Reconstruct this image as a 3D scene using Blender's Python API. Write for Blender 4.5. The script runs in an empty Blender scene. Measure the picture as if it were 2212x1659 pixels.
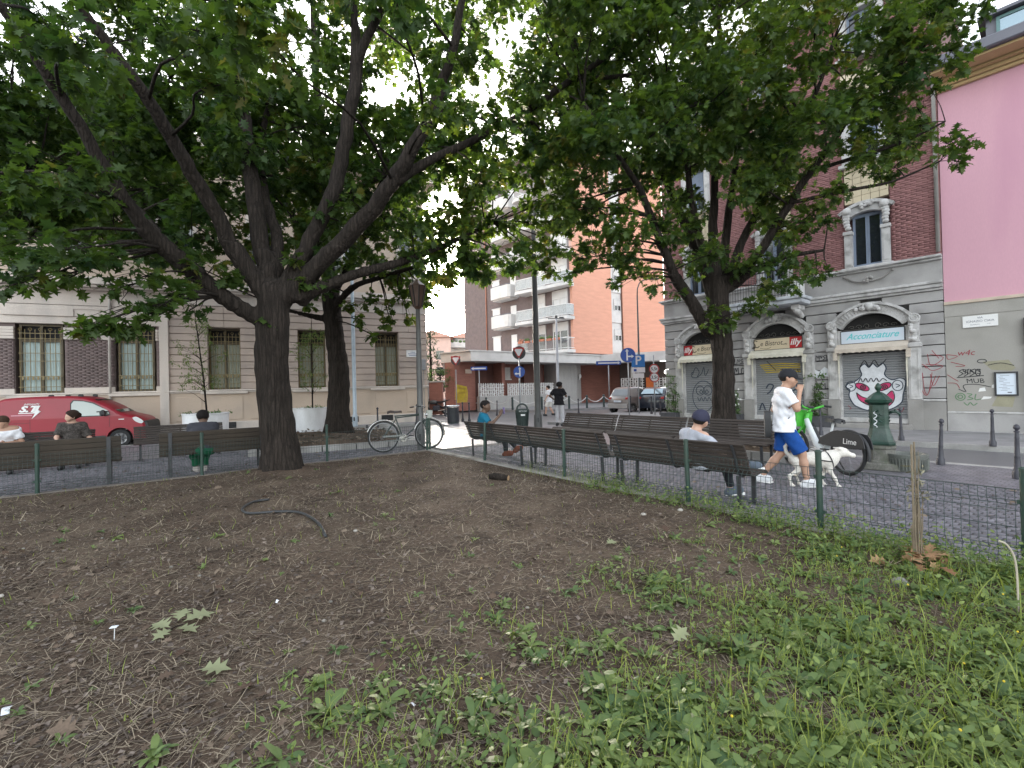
import bpy, bmesh, math, random
import numpy as np
from mathutils import Vector, Matrix
R_ = math.radians
random.seed(7)
RNG = np.random.default_rng(7)
SC = bpy.context.scene
COL = SC.collection

# ---------------------------------------------------------------- camera, sky, sun, exposure
CAM_H = 1.55
cam_d = bpy.data.cameras.new('camera')
cam = bpy.data.objects.new('camera', cam_d)
COL.objects.link(cam)
cam_d.sensor_width = 36.0
cam_d.lens = 1022 / 2212 * 36
cam_d.clip_start = 0.05
cam_d.clip_end = 2000
CAM_M = Matrix.Rotation(R_(90.48), 3, 'X') @ Matrix.Rotation(R_(-1.43), 3, 'Z')
cam.matrix_world = Matrix.Translation((0, 0, CAM_H)) @ CAM_M.to_4x4()
SC.camera = cam

SUN_EL, SUN_ROT = 6.5, -7.5
w = bpy.data.worlds.new('World')
SC.world = w
w.use_nodes = True
nt = w.node_tree
nt.nodes.clear()
sky = nt.nodes.new('ShaderNodeTexSky')
sky.sky_type = 'NISHITA'
sky.sun_disc = False
sky.sun_elevation = R_(SUN_EL)
sky.sun_rotation = R_(SUN_ROT)
sky.altitude = 120
sky.air_density = 1.0
sky.dust_density = 3.0
sky.ozone_density = 1.0
hs = nt.nodes.new('ShaderNodeHueSaturation')
hs.inputs['Saturation'].default_value = 0.32
bg = nt.nodes.new('ShaderNodeBackground')
bg.inputs['Strength'].default_value = 0.15
wo = nt.nodes.new('ShaderNodeOutputWorld')
nt.links.new(sky.outputs[0], hs.inputs['Color'])
nt.links.new(hs.outputs[0], bg.inputs[0])
nt.links.new(bg.outputs[0], wo.inputs[0])
sun_d = bpy.data.lights.new('sun', 'SUN')
sun_d.energy = 1.5
sun_d.angle = R_(3)
sun_d.color = (1.0, 0.86, 0.68)
sun = bpy.data.objects.new('sun', sun_d)
COL.objects.link(sun)
sd = Vector((math.sin(R_(SUN_ROT)) * math.cos(R_(SUN_EL)), math.cos(R_(SUN_ROT)) * math.cos(R_(SUN_EL)), math.sin(R_(SUN_EL))))
sun.rotation_euler = sd.to_track_quat('Z', 'Y').to_euler()
SC.view_settings.view_transform = 'Standard'
SC.view_settings.look = 'None'
SC.view_settings.exposure = 3.45
SC.view_settings.gamma = 1.0
SC.view_settings.use_curve_mapping = False
SC.cycles.max_bounces = 6
SC.cycles.diffuse_bounces = 3
SC.cycles.glossy_bounces = 3
SC.cycles.transmission_bounces = 4
SC.cycles.transparent_max_bounces = 6
SC.cycles.use_denoising = True

# ---------------------------------------------------------------- survey helpers (photo pixels -> world)
def ray(px, py):
    return CAM_M @ Vector(((px - 1106) / 1022, -(py - 829.5) / 1022, -1))
def G(px, py, z=0.0):
    d = ray(px, py)
    t = (z - CAM_H) / d.z
    return Vector((d.x * t, d.y * t, z))
def P(px, py, Y):
    d = ray(px, py)
    t = Y / d.y
    return Vector((d.x * t, Y, CAM_H + d.z * t))
# planted bed frame: K = corner, E1 along right fence, E2 along left fence, N1 / N2 outward
K = Vector((-2.14, 12.04, 0))
E1 = Vector((0.588, -0.809, 0)); N1 = Vector((0.809, 0.588, 0))
E2 = Vector((-0.793, -0.609, 0)); N2 = Vector((-0.609, 0.793, 0))
def B1(e, n, z=0): return K + E1 * e + N1 * n + Vector((0, 0, z))
def B2(e, n, z=0): return K + E2 * e + N2 * n + Vector((0, 0, z))
RB_O, RB_RZ = Vector((8.84, 18, 0)), R_(-48.93)
LB_O, LB_RZ = Vector((-6.1, 23, 0)), R_(24.5)
MB_O, MB_RZ = Vector((-2.8, 32.6, 0)), R_(40)
def loc2w(o, rz, x, y, z=0):
    return Vector((o.x + x * math.cos(rz) - y * math.sin(rz), o.y + x * math.sin(rz) + y * math.cos(rz), o.z + z))
def RBw(x, y, z=0): return loc2w(RB_O, RB_RZ, x, y, z)
def LBw(x, y, z=0): return loc2w(LB_O, LB_RZ, x, y, z)

# ---------------------------------------------------------------- materials
_M = {}
def mat(name, col, rough=0.8, var=0.12, scale=3.0, fine=0.08, fscale=60.0, bump=0.0, bscale=40.0, metal=0.0, spec=0.5,
        dirt=None, dirt_amt=0.0, dscale=1.2, stretch=None, coord='Object', coat=0.0, trans=0.0, emit=None, emit_s=0.0, dist=0.01):
    if name in _M: return _M[name]
    m = bpy.data.materials.new(name)
    m.use_nodes = True
    t = m.node_tree
    b = t.nodes['Principled BSDF']
    b.inputs['Roughness'].default_value = rough
    b.inputs['Metallic'].default_value = metal
    b.inputs['Specular IOR Level'].default_value = spec
    if coat: b.inputs['Coat Weight'].default_value = coat
    if trans: b.inputs['Transmission Weight'].default_value = trans
    if emit:
        b.inputs['Emission Color'].default_value = (*emit, 1)
        b.inputs['Emission Strength'].default_value = emit_s
    tc = t.nodes.new('ShaderNodeTexCoord')
    src = tc.outputs[coord]
    if stretch:
        mp = t.nodes.new('ShaderNodeMapping')
        mp.inputs['Scale'].default_value = stretch
        t.links.new(src, mp.inputs[0]); src = mp.outputs[0]
    def noise(sc, det=4):
        n = t.nodes.new('ShaderNodeTexNoise')
        n.inputs['Scale'].default_value = sc
        n.inputs['Detail'].default_value = det
        t.links.new(src, n.inputs['Vector'])
        return n
    def ramp(fac, a, b_, p0=0.3, p1=0.7):
        r = t.nodes.new('ShaderNodeValToRGB')
        r.color_ramp.elements[0].position = p0; r.color_ramp.elements[1].position = p1
        r.color_ramp.elements[0].color = (*a, 1); r.color_ramp.elements[1].color = (*b_, 1)
        t.links.new(fac, r.inputs[0])
        return r.outputs[0]
    n1 = noise(scale)
    c = ramp(n1.outputs['Fac'], tuple(min(1, x * (1 - var)) for x in col), tuple(min(1, x * (1 + var)) for x in col))
    if fine:
        n2 = noise(fscale, 3)
        g = ramp(n2.outputs['Fac'], (1 - fine,) * 3, (1 + fine,) * 3)
        mx = t.nodes.new('ShaderNodeMix'); mx.data_type = 'RGBA'; mx.blend_type = 'MULTIPLY'
        mx.inputs['Factor'].default_value = 1
        t.links.new(c, mx.inputs['A']); t.links.new(g, mx.inputs['B'])
        c = mx.outputs['Result']
    if dirt:
        n3 = noise(dscale, 6)
        f = ramp(n3.outputs['Fac'], (0, 0, 0), (dirt_amt,) * 3, 0.48, 0.68)
        mx = t.nodes.new('ShaderNodeMix'); mx.data_type = 'RGBA'
        t.links.new(f, mx.inputs['Factor']); t.links.new(c, mx.inputs['A'])
        mx.inputs['B'].default_value = (*dirt, 1)
        c = mx.outputs['Result']
    t.links.new(c, b.inputs['Base Color'])
    if bump:
        n4 = noise(bscale, 5)
        bp = t.nodes.new('ShaderNodeBump')
        bp.inputs['Strength'].default_value = bump; bp.inputs['Distance'].default_value = dist
        t.links.new(n4.outputs['Fac'], bp.inputs['Height'])
        t.links.new(bp.outputs[0], b.inputs['Normal'])
    _M[name] = m
    return m

def leaf_mat(name, col, alt, trans=0.35, rough=0.5):
    if name in _M: return _M[name]
    m = bpy.data.materials.new(name); m.use_nodes = True
    t = m.node_tree; t.nodes.clear()
    at = t.nodes.new('ShaderNodeAttribute'); at.attribute_name = 'tint'
    r = t.nodes.new('ShaderNodeValToRGB')
    r.color_ramp.elements[0].color = (*col, 1); r.color_ramp.elements[1].color = (*alt, 1)
    if name.startswith('oak_leaf'):
        r.color_ramp.elements[1].position = .9
        e = r.color_ramp.elements.new(1.0); e.color = (.11, .115, .028, 1)
    t.links.new(at.outputs['Fac'], r.inputs[0])
    d = t.nodes.new('ShaderNodeBsdfPrincipled'); d.inputs['Roughness'].default_value = rough
    d.inputs['Specular IOR Level'].default_value = 0.35
    tr = t.nodes.new('ShaderNodeBsdfTranslucent')
    hv = t.nodes.new('ShaderNodeHueSaturation'); hv.inputs['Hue'].default_value = 0.485
    hv.inputs['Saturation'].default_value = 1.15; hv.inputs['Value'].default_value = 1.5
    t.links.new(r.outputs[0], hv.inputs['Color'])
    t.links.new(r.outputs[0], d.inputs['Base Color']); t.links.new(hv.outputs[0], tr.inputs[0])
    mx = t.nodes.new('ShaderNodeMixShader'); mx.inputs[0].default_value = trans
    o = t.nodes.new('ShaderNodeOutputMaterial')
    t.links.new(d.outputs[0], mx.inputs[1]); t.links.new(tr.outputs[0], mx.inputs[2]); t.links.new(mx.outputs[0], o.inputs[0])
    _M[name] = m
    return m

# ---------------------------------------------------------------- mesh builder
class MB:
    def __init__(s): s.v = []; s.f = []; s.mi = []; s.cur = 0
    def m(s, i): s.cur = i; return s
    def add(s, vs, fs):
        o = len(s.v); s.v += [tuple(p) for p in vs]
        for f in fs: s.f.append([i + o for i in f]); s.mi.append(s.cur)
        return s
    def box(s, c, d, rz=0.0, bev=0.0):
        x, y, z = (k / 2 for k in d); ca, sa = math.cos(rz), math.sin(rz)
        if bev:
            vs = []; b = min(bev, x * .9, y * .9, z * .9)
            for zz, k in ((-z, 1), (-z + b, 0), (z - b, 0), (z, 1)):
                for sx, sy in ((-1, -1), (1, -1), (1, 1), (-1, 1)):
                    vs.append((sx * (x - b * k), sy * (y - b * k), zz))
            fs = [[3, 2, 1, 0], [12, 13, 14, 15]]
            for r in range(3):
                for i in range(4):
                    fs.append([r * 4 + i, r * 4 + (i + 1) % 4, r * 4 + 4 + (i + 1) % 4, r * 4 + 4 + i])
        else:
            vs = [(sx * x, sy * y, sz * z) for sz in (-1, 1) for sx, sy in ((-1, -1), (1, -1), (1, 1), (-1, 1))]
            fs = [[3, 2, 1, 0], [4, 5, 6, 7]] + [[i, (i + 1) % 4, 4 + (i + 1) % 4, 4 + i] for i in range(4)]
        return s.add([(c[0] + a * ca - b_ * sa, c[1] + a * sa + b_ * ca, c[2] + h) for a, b_, h in vs], fs)
    def b3(s, x0, x1, y0, y1, z0, z1, bev=0.0):
        return s.box(((x0 + x1) / 2, (y0 + y1) / 2, (z0 + z1) / 2), (abs(x1 - x0), abs(y1 - y0), abs(z1 - z0)), 0, bev)
    def tube(s, pts, r, n=8, cap=True, squash=1.0):
        pts = [Vector(p) for p in pts]; rs = r if isinstance(r, (list, tuple)) else [r] * len(pts)
        up = None; vs = []
        for i, p in enumerate(pts):
            a = pts[max(i - 1, 0)]; b = pts[min(i + 1, len(pts) - 1)]
            t = (b - a)
            if t.length < 1e-9: t = Vector((0, 0, 1))
            t.normalize()
            if up is None:
                up = Vector((0, 0, 1)) if abs(t.z) < 0.9 else Vector((1, 0, 0))
            x = up - t * up.dot(t)
            if x.length < 1e-6: x = t.orthogonal()
            x.normalize(); y = t.cross(x); up = x
            for k in range(n):
                an = 2 * math.pi * k / n
                vs.append(p + x * (rs[i] * math.cos(an)) + y * (rs[i] * squash * math.sin(an)))
        fs = []
        for i in range(len(pts) - 1):
            for k in range(n):
                fs.append([i * n + k, i * n + (k + 1) % n, (i + 1) * n + (k + 1) % n, (i + 1) * n + k])
        if cap:
            fs.append(list(range(n))[::-1]); fs.append([(len(pts) - 1) * n + k for k in range(n)])
        return s.add(vs, fs)
    def lathe(s, prof, c=(0, 0, 0), n=16, cap=True, sq=None):
        vs = []
        for r, z in prof:
            for k in range(n):
                a = 2 * math.pi * (k + .5) / n
                vs.append((c[0] + r * math.cos(a), c[1] + r * math.sin(a), c[2] + z))
        fs = []
        for i in range(len(prof) - 1):
            for k in range(n):
                fs.append([i * n + k, i * n + (k + 1) % n, (i + 1) * n + (k + 1) % n, (i + 1) * n + k])
        if cap:
            fs.append(list(range(n))[::-1]); fs.append([(len(prof) - 1) * n + k for k in range(n)])
        return s.add(vs, fs)
    def prism(s, poly, f0, f1):
        """poly: list of 2D; f0/f1 map 2D -> 3D for the two faces"""
        n = len(poly)
        vs = [f0(*p) for p in poly] + [f1(*p) for p in poly]
        fs = [list(range(n))[::-1], [n + i for i in range(n)]] + [[i, (i + 1) % n, n + (i + 1) % n, n + i] for i in range(n)]
        return s.add(vs, fs)
    def torus(s, c, ax, R, r, n=24, k=8, a0=0.0, a1=2 * math.pi):
        ax = Vector(ax).normalized(); x = ax.orthogonal().normalized(); y = ax.cross(x)
        if abs(ax.z) < .9:
            x = Vector((0, 0, 1)) - ax * ax.z; x.normalize(); y = ax.cross(x)
        full = abs(a1 - a0) > 6.28
        pts = [Vector(c) + (x * math.cos(a0 + (a1 - a0) * i / n) + y * math.sin(a0 + (a1 - a0) * i / n)) * R for i in range(n + (0 if full else 1))]
        vs = []
        for i, p in enumerate(pts):
            rad = (p - Vector(c)).normalized()
            for j in range(k):
                an = 2 * math.pi * j / k
                vs.append(p + rad * (r * math.cos(an)) + ax * (r * math.sin(an)))
        fs = []; N = len(pts)
        for i in range(N if full else N - 1):
            for j in range(k):
                i2 = (i + 1) % N
                fs.append([i * k + j, i * k + (j + 1) % k, i2 * k + (j + 1) % k, i2 * k + j])
        return s.add(vs, fs)
    def mesh(s, name, mats):
        me = bpy.data.meshes.new(name)
        me.from_pydata(s.v, [], s.f)
        for m in (mats if isinstance(mats, (list, tuple)) else [mats]): me.materials.append(m)
        me.polygons.foreach_set('material_index', s.mi)
        me.update()
        bm = bmesh.new(); bm.from_mesh(me); bmesh.ops.recalc_face_normals(bm, faces=bm.faces); bm.to_mesh(me); bm.free()
        return me
    def build(s, name, mats, parent=None, smooth=False, loc=None):
        me = s.mesh(name, mats)
        if smooth:
            me.shade_smooth()
            if smooth is not True and hasattr(me, 'set_sharp_from_angle'): me.set_sharp_from_angle(angle=R_(smooth))
        return link(name, me, parent, loc)
def link(name, data, parent=None, loc=None, rot=None, scale=None):
    o = bpy.data.objects.new(name, data); COL.objects.link(o)
    if parent is not None: o.parent = parent
    if loc is not None: o.location = loc
    if rot is not None: o.rotation_euler = rot
    if scale is not None: o.scale = scale
    return o
def tag(o, label=None, cat=None, group=None, kind=None):
    if label: o['label'] = label
    if cat: o['category'] = cat
    if group: o['group'] = group
    if kind: o['kind'] = kind
    return o
def thing(name, label, cat, loc=(0, 0, 0), rz=0.0, group=None):
    o = link(name, None, None, loc, (0, 0, rz)); o.empty_display_size = 0.1
    return tag(o, label, cat, group)
def children(o): return [c for c in COL.objects if c.parent == o] if False else list(o.children)
def dup(o, loc, rz, label, parent=None):
    c = o.copy(); COL.objects.link(c); c.location = loc; c.rotation_euler = (0, 0, rz); c['label'] = label
    for a in o.children:
        a2 = a.copy(); COL.objects.link(a2); a2.parent = c
        for b in a.children:
            b2 = b.copy(); COL.objects.link(b2); b2.parent = a2
    return c
def npmesh(name, V, F, mats, tint=None, smooth=False, mi=None):
    """V (n,3), F (m,3|4) arrays -> mesh; tint per vertex"""
    me = bpy.data.meshes.new(name)
    V = np.asarray(V, np.float32); F = np.asarray(F, np.int32); k = F.shape[1]
    me.vertices.add(len(V)); me.vertices.foreach_set('co', V.ravel())
    me.loops.add(F.size); me.loops.foreach_set('vertex_index', F.ravel())
    me.polygons.add(len(F)); me.polygons.foreach_set('loop_start', np.arange(0, F.size, k, dtype=np.int32))
    for m in (mats if isinstance(mats, (list, tuple)) else [mats]): me.materials.append(m)
    if mi is not None: me.polygons.foreach_set('material_index', np.asarray(mi, np.int32))
    me.update(calc_edges=True)
    me.validate()
    if tint is not None:
        a = me.attributes.new('tint', 'FLOAT', 'POINT'); a.data.foreach_set('value', np.asarray(tint, np.float32))
    if smooth: me.shade_smooth()
    return me
def text(name, s, size, mt, parent, loc, rot=(R_(90), 0, 0), shear=0.0, ext=0.002, align='CENTER', sx=1.0, offset=0.0, kind=None):
    c = bpy.data.curves.new(name, 'FONT'); c.body = s; c.size = size; c.shear = shear; c.extrude = ext
    c.align_x = align; c.align_y = 'CENTER'; c.resolution_u = 3; c.offset = offset
    t0 = bpy.data.objects.new(name, c); COL.objects.link(t0)
    me = bpy.data.meshes.new_from_object(t0.evaluated_get(bpy.context.evaluated_depsgraph_get()))
    bpy.data.objects.remove(t0); bpy.data.curves.remove(c)
    me.name = name; me.materials.clear(); me.materials.append(mt)
    o = link(name, me, parent, loc, rot); o['kind'] = 'stuff'
    o.scale = (sx, 1, 1)
    return o
def stroke(mb, pts, wd, f, smooth=4):
    """flat ribbon along 2-D points, f maps (x, z) to 3-D; built 3 mm thick"""
    P2 = [Vector(p) for p in pts]
    if smooth > 1 and len(P2) > 2:
        q = []
        for i in range(len(P2) - 1):
            p0, p1, p2, p3 = P2[max(i - 1, 0)], P2[i], P2[i + 1], P2[min(i + 2, len(P2) - 1)]
            for j in range(smooth):
                t = j / smooth
                q.append(0.5 * ((2 * p1) + (p2 - p0) * t + (2 * p0 - 5 * p1 + 4 * p2 - p3) * t * t + (3 * p1 - p0 - 3 * p2 + p3) * t ** 3))
        q.append(P2[-1]); P2 = q
    L = []; Rr = []
    for i, p in enumerate(P2):
        d = P2[min(i + 1, len(P2) - 1)] - P2[max(i - 1, 0)]
        if d.length < 1e-9: d = Vector((1, 0))
        d.normalize(); nn = Vector((-d.y, d.x)) * wd / 2
        L.append(p + nn); Rr.append(p - nn)
    n = len(P2)
    vs = [f(*p) for p in L] + [f(*p) for p in Rr]
    mb.add(vs, [[i, i + 1, n + i + 1, n + i] for i in range(n - 1)])
# ================================================================ GROUND
m_asph = mat('asphalt', (0.12, 0.118, 0.126), .4, .15, .6, .25, 90, .3, 120)
m_paver = mat('porphyry', (0.18, 0.173, 0.19), .42, .28, 5.0, .25, 70, .35, 60)
m_joint = mat('joint_sand', (0.065, 0.061, 0.061), .95, .2, 3)
m_kerb = mat('granite_kerb', (0.33, 0.32, 0.31), .8, .15, 2, .2, 90, .2, 80, dirt=(.14, .13, .12), dirt_amt=.6)
m_flag = mat('stone_flag', (0.24, 0.235, 0.24), .8, .15, 1.5, .2, 50, .2, 60, dirt=(.13, .125, .125), dirt_amt=.5)

def sheet(name, poly, z0, z1, mt):
    mb = MB(); mb.prism([(p[0], p[1]) for p in poly], lambda x, y: (x, y, z0), lambda x, y: (x, y, z1))
    return tag(mb.build(name, mt), kind='structure')
mb = MB(); S = 700
mb.add([(-S, -S, -.12), (S, -S, -.12), (S, S, -.12), (-S, S, -.12)], [[0, 1, 2, 3]])
tag(mb.build('road', m_asph), kind='structure')

PZ = [LBw(-34, -4.2), LBw(2, -4.2), Vector((-3.6, 22.4, 0)), Vector((-1.5, 23.3, 0)), Vector((.4, 20.4, 0)), Vector((1.95, 19.3, 0)),
      RBw(-3.5, -5.6), RBw(-1, -7.0), RBw(14, -7.0), Vector((15, -8, 0)), Vector((-34, -8, 0))]
# piazza paving with the bed cut out: bed sits 2 cm above as its own soil sheet
paving = sheet('piazza_paving', PZ, -.6, -.012, m_paver)
# patch the paving material with a small sett pattern (colour of joints) for the far part
def sett_nodes(m, sc=9.0, jw=.06):
    t = m.node_tree; b = t.nodes['Principled BSDF']
    tc = t.nodes.new('ShaderNodeTexCoord')
    mp = t.nodes.new('ShaderNodeMapping'); mp.inputs['Rotation'].default_value = (0, 0, R_(54)); mp.inputs['Scale'].default_value = (sc, sc, sc)
    br = t.nodes.new('ShaderNodeTexBrick'); br.inputs['Scale'].default_value = 1
    br.inputs['Brick Width'].default_value = 1; br.inputs['Row Height'].default_value = 1; br.inputs['Mortar Size'].default_value = jw
    br.inputs['Color1'].default_value = (1.12, 1.1, 1.12, 1); br.inputs['Color2'].default_value = (.8, .8, .82, 1); br.inputs['Mortar'].default_value = (.42, .4, .4, 1)
    t.links.new(tc.outputs['Object'], mp.inputs[0]); t.links.new(mp.outputs[0], br.inputs['Vector'])
    mx = t.nodes.new('ShaderNodeMix'); mx.data_type = 'RGBA'; mx.blend_type = 'MULTIPLY'; mx.inputs['Factor'].default_value = 1
    l = b.inputs['Base Color'].links[0]; src = l.from_socket
    t.links.new(src, mx.inputs['A']); t.links.new(br.outputs['Color'], mx.inputs['B']); t.links.new(mx.outputs['Result'], b.inputs['Base Color'])
m_paver_far = m_paver.copy(); m_paver_far.name = 'porphyry_setts'
sett_nodes(m_paver_far)
paving.data.materials[0] = m_paver_far

# real setts in the two alleys beside the bed
def setts(org, A, N, e0, e1, n0, n1, s=.105, keep=None):
    ne, nn = int((e1 - e0) / s), int((n1 - n0) / s)
    out = []
    for j in range(nn):
        for i in range(ne):
            e = e0 + (i + .5 + .5 * (j % 2)) * s; n = n0 + (j + .5) * s
            p = org + A * e + N * n
            if keep and not keep(p): continue
            out.append((p.x, p.y, math.atan2(A.y, A.x)))
    return out
def in_view(p):
    return p.y > 1.5 and abs(p.x) < p.y * 1.18 + 1.5
ST = setts(K, E1, N1, .2, 11.6, .16, 4.0, keep=in_view) + setts(K, E2, N2, -.3, 9.0, .16, 4.2, keep=in_view)
ST.sort(key=lambda q: q[0] ** 2 + q[1] ** 2)
def sett_arrays(lst, s=.105):
    n = len(lst); a = np.array(lst)
    h = s / 2 * .93
    base = np.array([[-1, -1], [1, -1], [1, 1], [-1, 1]], float)
    V = np.zeros((n, 8, 3)); jit = RNG.normal(0, .003, (n, 4, 2)); rot = a[:, 2] + RNG.normal(0, .05, n)
    ca, sa = np.cos(rot), np.sin(rot)
    hz = RNG.normal(0, .0022, n)
    for k in range(4):
        for lvl, (sc, z) in enumerate(((1.0, -.02), (.82, .0))):
            x = base[k, 0] * h * sc + jit[:, k, 0]; y = base[k, 1] * h * sc + jit[:, k, 1]
            V[:, lvl * 4 + k, 0] = a[:, 0] + x * ca - y * sa; V[:, lvl * 4 + k, 1] = a[:, 1] + x * sa + y * ca; V[:, lvl * 4 + k, 2] = z + hz * (lvl == 1)
    f = np.array([[4, 5, 6, 7], [0, 1, 5, 4], [1, 2, 6, 5], [2, 3, 7, 6], [3, 0, 4, 7]])
    F = (np.arange(n)[:, None, None] * 8 + f[None]).reshape(-1, 4)
    return V.reshape(-1, 3), F, np.repeat(RNG.random(n), 8)
def tint_mat(name, c0, c1, rough=.75, bump=.25, bscale=70, fine=.2, spec=.5):
    if name in _M: return _M[name]
    m = mat(name, (.5, .5, .5), rough, .12, 3, fine, 80, bump, bscale, spec=spec)
    t = m.node_tree; b = t.nodes['Principled BSDF']
    src = b.inputs['Base Color'].links[0].from_socket
    at = t.nodes.new('ShaderNodeAttribute'); at.attribute_name = 'tint'
    r = t.nodes.new('ShaderNodeValToRGB'); r.color_ramp.elements[0].color = (*[2 * k for k in c0], 1); r.color_ramp.elements[1].color = (*[2 * k for k in c1], 1)
    t.links.new(at.outputs['Fac'], r.inputs[0])
    mx = t.nodes.new('ShaderNodeMix'); mx.data_type = 'RGBA'; mx.blend_type = 'MULTIPLY'; mx.inputs['Factor'].default_value = 1
    t.links.new(src, mx.inputs['A']); t.links.new(r.outputs[0], mx.inputs['B']); t.links.new(mx.outputs['Result'], b.inputs['Base Color'])
    return m
m_sett = tint_mat('sett_stone', (.088, .084, .096), (.165, .156, .176))
sheet('alley_bedding', [B1(-.2, .13), B1(12, .13), B1(12, 4.05), B1(-.2, 4.05)], -.011, -.008, m_joint)
sheet('alley_bedding', [B2(-.5, .13), B2(9.6, .13), B2(9.6, 4.25), B2(-.5, 4.25)], -.0115, -.0085, m_joint)
V, F, T = sett_arrays(ST[300:])
o = link('setts', npmesh('setts', V, F, m_sett, T), paving); o['kind'] = 'stuff'
sett_meshes = []
for k in range(10):
    V, F, T = sett_arrays([(0, 0, 0)]); T[:] = k / 10 + .05
    sett_meshes.append(npmesh('sett', V, F, m_sett, T))
for i, q in enumerate(ST[:300]):
    link('sett', random.choice(sett_meshes), paving, (q[0], q[1], 0), (0, 0, q[2] + random.gauss(0, .05)))

# pavements along the buildings and their kerbs
sheet('pavement', [RBw(-4.4, -3.45), RBw(16, -3.45), RBw(16, .3), RBw(-4.4, .3)], -.6, 0, m_flag)
sheet('kerb', [RBw(-4.6, -3.65), RBw(16, -3.65), RBw(16, -3.455), RBw(-4.6, -3.455)], -.6, .004, m_kerb)
sheet('pavement', [RBw(-7.2, -3.4), RBw(-4.605, -3.4), RBw(-4.605, 14), RBw(-9, 14), RBw(-9, 4)], -.6, -.004, m_flag)
sheet('pavement', [LBw(-34, -.95), LBw(2.6, -.95), LBw(2.6, .5), LBw(-34, .5)], -.6, 0.0, m_flag)
sheet('kerb', [LBw(-34, -1.1), LBw(2.75, -1.1), LBw(2.75, -.955), LBw(-34, -.955)], -.6, .004, m_kerb)
PE = [PZ[0], PZ[1]]
sheet('kerb', [LBw(-34, -4.35), LBw(2, -4.35 + .15), LBw(2, -4.2 + .15), LBw(-34, -4.05)], -.6, -.006, m_kerb)
sheet('kerb', [RBw(-1, -7.0), RBw(14, -7.0), RBw(14, -6.82), RBw(-1, -6.82)], -.6, -.006, m_kerb)
sheet('pavement', [(-7.5, 36.4), (-2.7, 35.2), (0, 32.9), (2.2, 32.1), (5, 32.9), (7.6, 34.8), (13.8, 30.8), (22, 48), (-9, 62), (-14, 50)], -.6, .02, m_flag)

# ================================================================ planted bed
def fbm(x, y, oct=4, seed=0):
    v = np.zeros_like(x, float); a = 1.0; f = 1.0
    for o in range(oct):
        v += a * (np.sin(x * f * 1.7 + 1.3 * o + seed) * np.cos(y * f * 1.9 - .7 * o + seed * 2) + np.sin((x + y) * f * 1.1 + 2.1 * o + seed * .7) * .5)
        a *= .5; f *= 2.03
    return v / 2.2
def soil_h(x, y):
    x = np.asarray(x, float); y = np.asarray(y, float)
    e1 = (x - K.x) * E1.x + (y - K.y) * E1.y; n1 = -((x - K.x) * N1.x + (y - K.y) * N1.y)
    n2 = -((x - K.x) * N2.x + (y - K.y) * N2.y)
    edge = np.clip(np.minimum(n1, n2) / .5, 0, 1)
    h = .012 + edge * (.028 * fbm(x * .8, y * .8, 4, 1) + .02)
    td = np.hypot(x + 4.5, y - 9.1)
    return h + .12 * np.exp(-(td / .75) ** 2)
def bed_xy(n):
    """random points inside the bed in view"""
    n = int(n * 1.3)
    y = 0.5 + 11.9 * RNG.random(n) ** 1.6
    x = (RNG.random(n) * 2 - 1) * (1.2 * y + .9)
    ok = inside_bed(x, y)
    return x[ok], y[ok]
def inside_bed(x, y, m=.1):
    n1 = (x - K.x) * N1.x + (y - K.y) * N1.y
    n2 = (x - K.x) * N2.x + (y - K.y) * N2.y
    return (n1 < -m) & (n2 < -m)
m_soil = mat('soil', (0.072, 0.050, 0.036), .95, .35, 1.6, .4, 45, .9, 38, spec=.2, dirt=(.125, .092, .066), dirt_amt=.85, dscale=1.3, dist=.03)
L1_, L2_ = 15.0, 12.5
nu, nv = 220, 200
uu, vv = np.meshgrid(np.linspace(.0, 1, nu) ** 1.0 * L1_, np.linspace(0, 1, nv) * L2_)
X = K.x + E1.x * uu + E2.x * vv; Y = K.y + E1.y * uu + E2.y * vv
Z = soil_h(X, Y)
idx = np.arange(nu * nv).reshape(nv, nu)
F = np.stack([idx[:-1, :-1], idx[:-1, 1:], idx[1:, 1:], idx[1:, :-1]], -1).reshape(-1, 4)
tag(link('soil', npmesh('soil', np.stack([X, Y, Z], -1).reshape(-1, 3), F, m_soil, smooth=True)), kind='structure')
# light concrete strip at the foot of the fences
m_conc = mat('concrete_strip', (0.30, 0.285, 0.265), .9, .15, 2, .2, 60, .3, 50, dirt=(.12, .1, .085), dirt_amt=.7)
sheet('kerb', [B1(-.12, -.06), B1(15, -.06), B1(15, .12), B1(-.12, .12)], -.2, .045, m_conc)
sheet('kerb', [B2(.065, -.05), B2(13, -.05), B2(13, .1), B2(.065, .1)], -.2, .03, mat('dirty_strip', (0.15, 0.13, 0.115), .95, .2, 2, .2, 60, .3, 50))

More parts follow.
